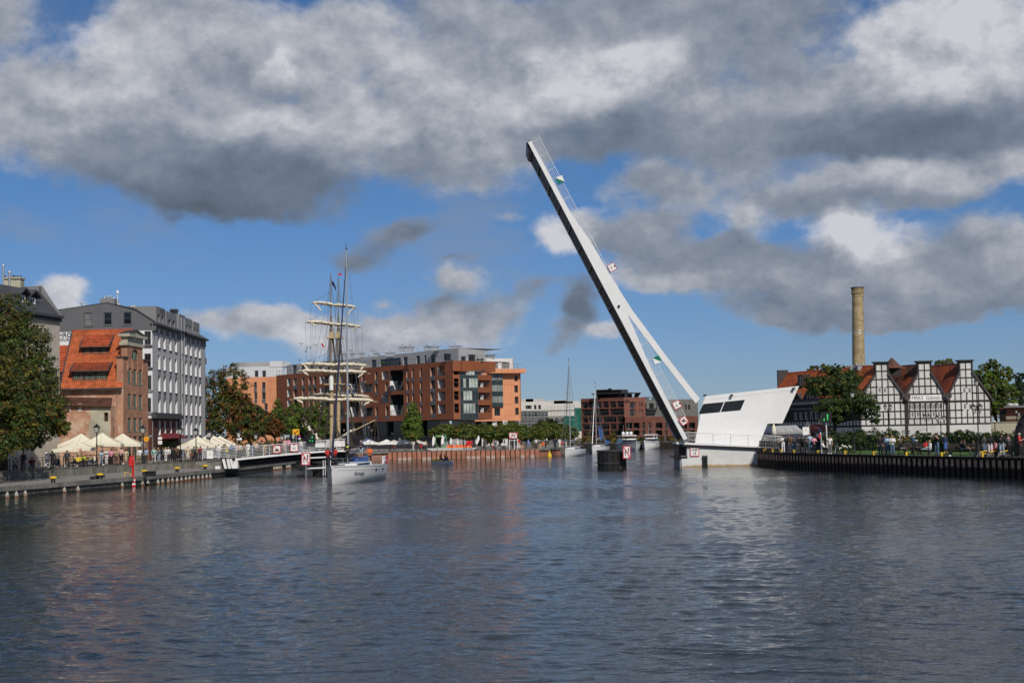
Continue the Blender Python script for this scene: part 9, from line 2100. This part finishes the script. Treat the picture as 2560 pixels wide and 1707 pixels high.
Rr = [
 (1945, 9.0, .3, 'stand', 'khaki', 'black', 'hair_dark', 'person seen over the mesh gate beside the closed parasol', {}),
 (1957, 1.5, -.2, 'folded', 'white', 'white', 'hair_brown', 'person in white suit at the corner railing by the operator cabin', dict(shoe='white')),
 (1967, 2.2, -.4, 'phone', 'black', 'denim', 'hair_brown', 'person in black jacket right of the white suit', {}),
 (1978, 2.8, .2, 'stand', 'brown', 'charcoal', 'hair_dark', 'tall person in dark brown second behind the white suit', dict(scale=1.05)),
 (1984, 1.6, .7, 'lean', 'charcoal', 'denim', 'hair_brown', 'person in charcoal leaning on the railing with blue jeans', {}),
 (1999, 2.2, .4, 'stand', 'black', 'charcoal', 'hair_dark', 'person in black under the blank notice board, the left one', {}),
 (2007, 1.6, 2.6, 'stand', 'black', 'black', 'hair_dark', 'person in black shorts seen from behind under the notice board', dict(leg='shorts')),
 (2018, 1.8, -.2, 'folded', 'charcoal', 'black', 'hair_dark', 'person in grey blazer over white shirt beside the notice board', {}),
 (2025, 3.6, .1, 'stand', 'light_blue', 'denim', 'hair_fair', 'person in pale blue standing higher behind the grey blazer', dict(scale=1.12)),
 (2036, 1.8, .3, 'folded', 'pink', 'black', 'hair_dark', 'person in pink jacket resting chin on hand at the railing', {}),
 (2058, 2.0, 1.2, 'sit', 'white', 'black', 'hair_grey', 'grey haired person in white and black sitting by the solar post', {}),
 (2075, 1.4, -.3, 'phone', 'white', 'grey', 'hair_brown', 'person in white tee and grey trousers beside the tripod', dict(sleeve='short', shoe='white')),
 (2201, 1.5, .1, 'stand', 'black', 'navy', 'hair_brown', 'person in black cardigan over beige top left of the pale pair', dict(hairk='longhair')),
 (2213, 2.6, -.1, 'stand', 'navy', 'charcoal', 'hair_dark', 'person in navy with sunglasses behind the pale pair', dict(scale=1.06)),
 (2220, 1.5, .2, 'stand', 'light_blue', 'denim', 'hair_fair', 'person in pale blue blouse with lime bag at the railing', dict(extra=('bag', 'neon'))),
 (2232, 1.6, -.4, 'folded', 'white', 'denim', 'hair_fair', 'fair haired person in white cardigan and jeans beside the lime bag', {}),
 (2253, 9, 1.3, 'lounge', 'black', 'pale_denim', 'hair_dark', 'person in black cap stretched out on the low dark bench', dict(hairk='hat', leg='shorts')),
 (2283, 11, -1.5, 'stand', 'denim', 'brown', 'hair_brown', 'person in slate blue standing beside a brown bag before the grasses', {}),
 (2292, 9.2, .2, 'sit', 'black', 'black', 'white', 'person in black with white cap sitting on the left long bench', dict(hairk='hat')),
 (2317, 9.2, .0, 'sit', 'red', 'black', 'hair_dark', 'person in dark red sitting behind the table on the right quay', {}),
 (2325, 5.5, -1.4, 'lounge', 'white', 'pale_denim', 'hair_fair', 'person in white lounging low left of the photographer in black', {}),
 (2343, 2.4, -.9, 'photo', 'black', 'denim', 'hair_dark', 'person in black tee raising a phone over the railing', dict(sleeve='short', scale=1.08)),
 (2364, 9, .3, 'stand', 'navy', 'blue', 'hair_dark', 'person in bright blue skirt seen from behind near the hedge', dict(leg='skirt', scale=1.05)),
 (2404, 7.6, 1.4, 'lounge', 'black', 'light_blue', 'hair_dark', 'person stretching bare legs on the middle long bench', dict(leg='shorts')),
 (2412, 7.4, 1.0, 'sit', 'black', 'charcoal', 'hair_brown', 'person in black sitting right of the stretched out legs', {}),
 (2434, 7, .1, 'sit', 'black', 'black', 'hair_brown', 'person in black sitting alone left of the tallest lamp post', {}),
 (2462, 2.5, .5, 'stand', 'charcoal', 'denim', 'hair_dark', 'person in charcoal and jeans right of the tallest lamp post', {}),
 (2476, 3.2, 3.0, 'stand', 'black', 'white', 'hair_dark', 'person in wide white trousers right of the charcoal one', dict(hairk='longhair')),
 (2487, 6, -1.2, 'sit', 'pink', 'red', 'hair_dark', 'person in pink and red sitting on the right long bench', {}),
 (2505, 2.2, -.3, 'phone', 'black', 'pale_denim', 'hair_dark', 'person in black cap and pale jeans with yellow badge at the right', dict(hairk='hat', scale=1.08)),
 (2522, 3, .2, 'phone', 'charcoal', 'black', 'hair_brown', 'person in charcoal with pink scarf near the right edge', dict(extra=('hood', 'pink'))),
 (2550, 2.2, 1.1, 'phone', 'red', 'black', 'hair_grey', 'person in red polo shirt at the right edge', dict(sleeve='short', scale=1.08)),
]
for (px, bk, rz, pose, top, bot, hair, lb, kw) in Rr:
 p = behind(RQ, px, bk, Z_R+.01) if px > 1960 else Vector((X(px, 149+bk, 1110), 149+bk*.9, Z_R+.01))
 person(p, rz, pose, top, bot, hair, lb, 'people on the right quay', **kw)
Cc = [(1033, 'cream', 'white', 'stand', 'person in white trousers under the fresh green conical tree'), (1042, 'black', 'charcoal', 'stand', 'dark clothed person right of the white trousers on the central terrace'), (1053, 'red', 'black', 'sit', 'person in red beside the bicycles on the central terrace'), (1060, 'white', 'black', 'lean', 'person in white standing before the dark plinth wall'), (1065, 'tan', 'charcoal', 'stand', 'person in tan at the right end of the cafe terrace'), (985, 'maroon', 'charcoal', 'sit', 'person in maroon under the right white cafe parasol'), (975, 'navy', 'black', 'stand', 'person in navy under the right white cafe parasol'), (1178, 'red', 'navy', 'stand', 'person in red on the pontoon beside the orange boats'), (1188, 'black', 'black', 'sit', 'person in black at the leaning white feather flag'), (1213, 'charcoal', 'charcoal', 'stand', 'dark person under the trees right of the feather flag'), (1222, 'white', 'grey', 'sit', 'person in white sitting under the flat topped trees, leftmost'), (1231, 'pale_pink', 'maroon', 'sit', 'person in pale pink sitting under the flat topped trees'), (1238, 'grey', 'denim', 'stand', 'person in grey left of the closed grey parasol'), (1256, 'white', 'charcoal', 'sit', 'person in white sitting left of the no anchoring frame, left one'), (1262, 'white', 'denim', 'sit', 'person in white sitting left of the no anchoring frame, right one'), (1297, 'red', 'white', 'stand', 'person in red and white just right of the no anchoring frame'), (1340, 'white', 'charcoal', 'stand', 'person in white between the planters'), (1358, 'orange', 'grey', 'sit', 'person in orange beside the red planter'), (1387, 'navy', 'black', 'stand', 'person in navy left of the closed red parasol'), (1392, 'black', 'denim', 'stand', 'person in black left of the closed red parasol'), (1399, 'white', 'cream', 'stand', 'person in white right beside the closed red parasol'), (1414, 'grey', 'white', 'stand', 'person in grey at the low end of the central quay')]
for i, (px, top, bot, pose, lb) in enumerate(Cc):
 D = 238.5+(i*37 % 5)*.7; person((X(px, D, 1115), D, Z_C), random.uniform(-1, 1), pose, top, bot, random.choice(['hair_dark', 'hair_brown', 'hair_fair']), lb, 'people on the central terrace')
# yacht crew
t_, st_, c_, dr_ = Y1
lat = Vector((-dr_.y, dr_.x, 0))
def aboard(px, s, z, *a, **k_):
 q = c_+dr_*s; p = Vector((X(px, q.y, 1150), q.y, z)); return person(p, *a, **k_)
GC = 'crew of the white yacht'
aboard(820, 5.2, 1.50, .1, 'folded', 'red', 'black', 'hair_dark', 'crew member in red jacket standing at the yacht bow', GC, scale=.98)
aboard(838, 4.2, 1.50, -.6, 'folded', 'red', 'black', 'hair_dark', 'crew member in red and black jacket behind the furled jib', GC, scale=.98)
aboard(869, 2.6, 1.62, .1, 'folded', 'black', 'black', 'hair_dark', 'crew member in black with lime hood beside the yacht mast', GC, extra=('hood', 'neon'), scale=1.08)
aboard(903, -1.9, 1.98, -.1, 'folded', 'navy', 'pale_denim', 'hair_grey', 'crew member in navy jacket and pale shorts on the coachroof', GC, leg='shorts', scale=1.02, shoe='navy')
aboard(924, -4.6, 1.30, .0, 'folded', 'orange', 'black', 'hair_brown', 'crew member in orange red lifejacket at the yacht stern', GC, hairk='hat', scale=1.08)
aboard(888, -3.5, 1.25, .2, 'sit', 'black', 'black', 'hair_dark', 'crew member in black sitting behind the blue spray hood', GC)
for px, top, lb in ((1101, 'orange', 'left pedal boat rider in orange vest'), (1113, 'orange', 'right pedal boat rider in orange vest and navy')):
 person((X(px, 198.2, 1148), 198.2, .18), 1.2 if px < 1105 else 1.0, 'sit', top, 'navy', 'hair_dark', lb, 'pedal boat riders', scale=.95)
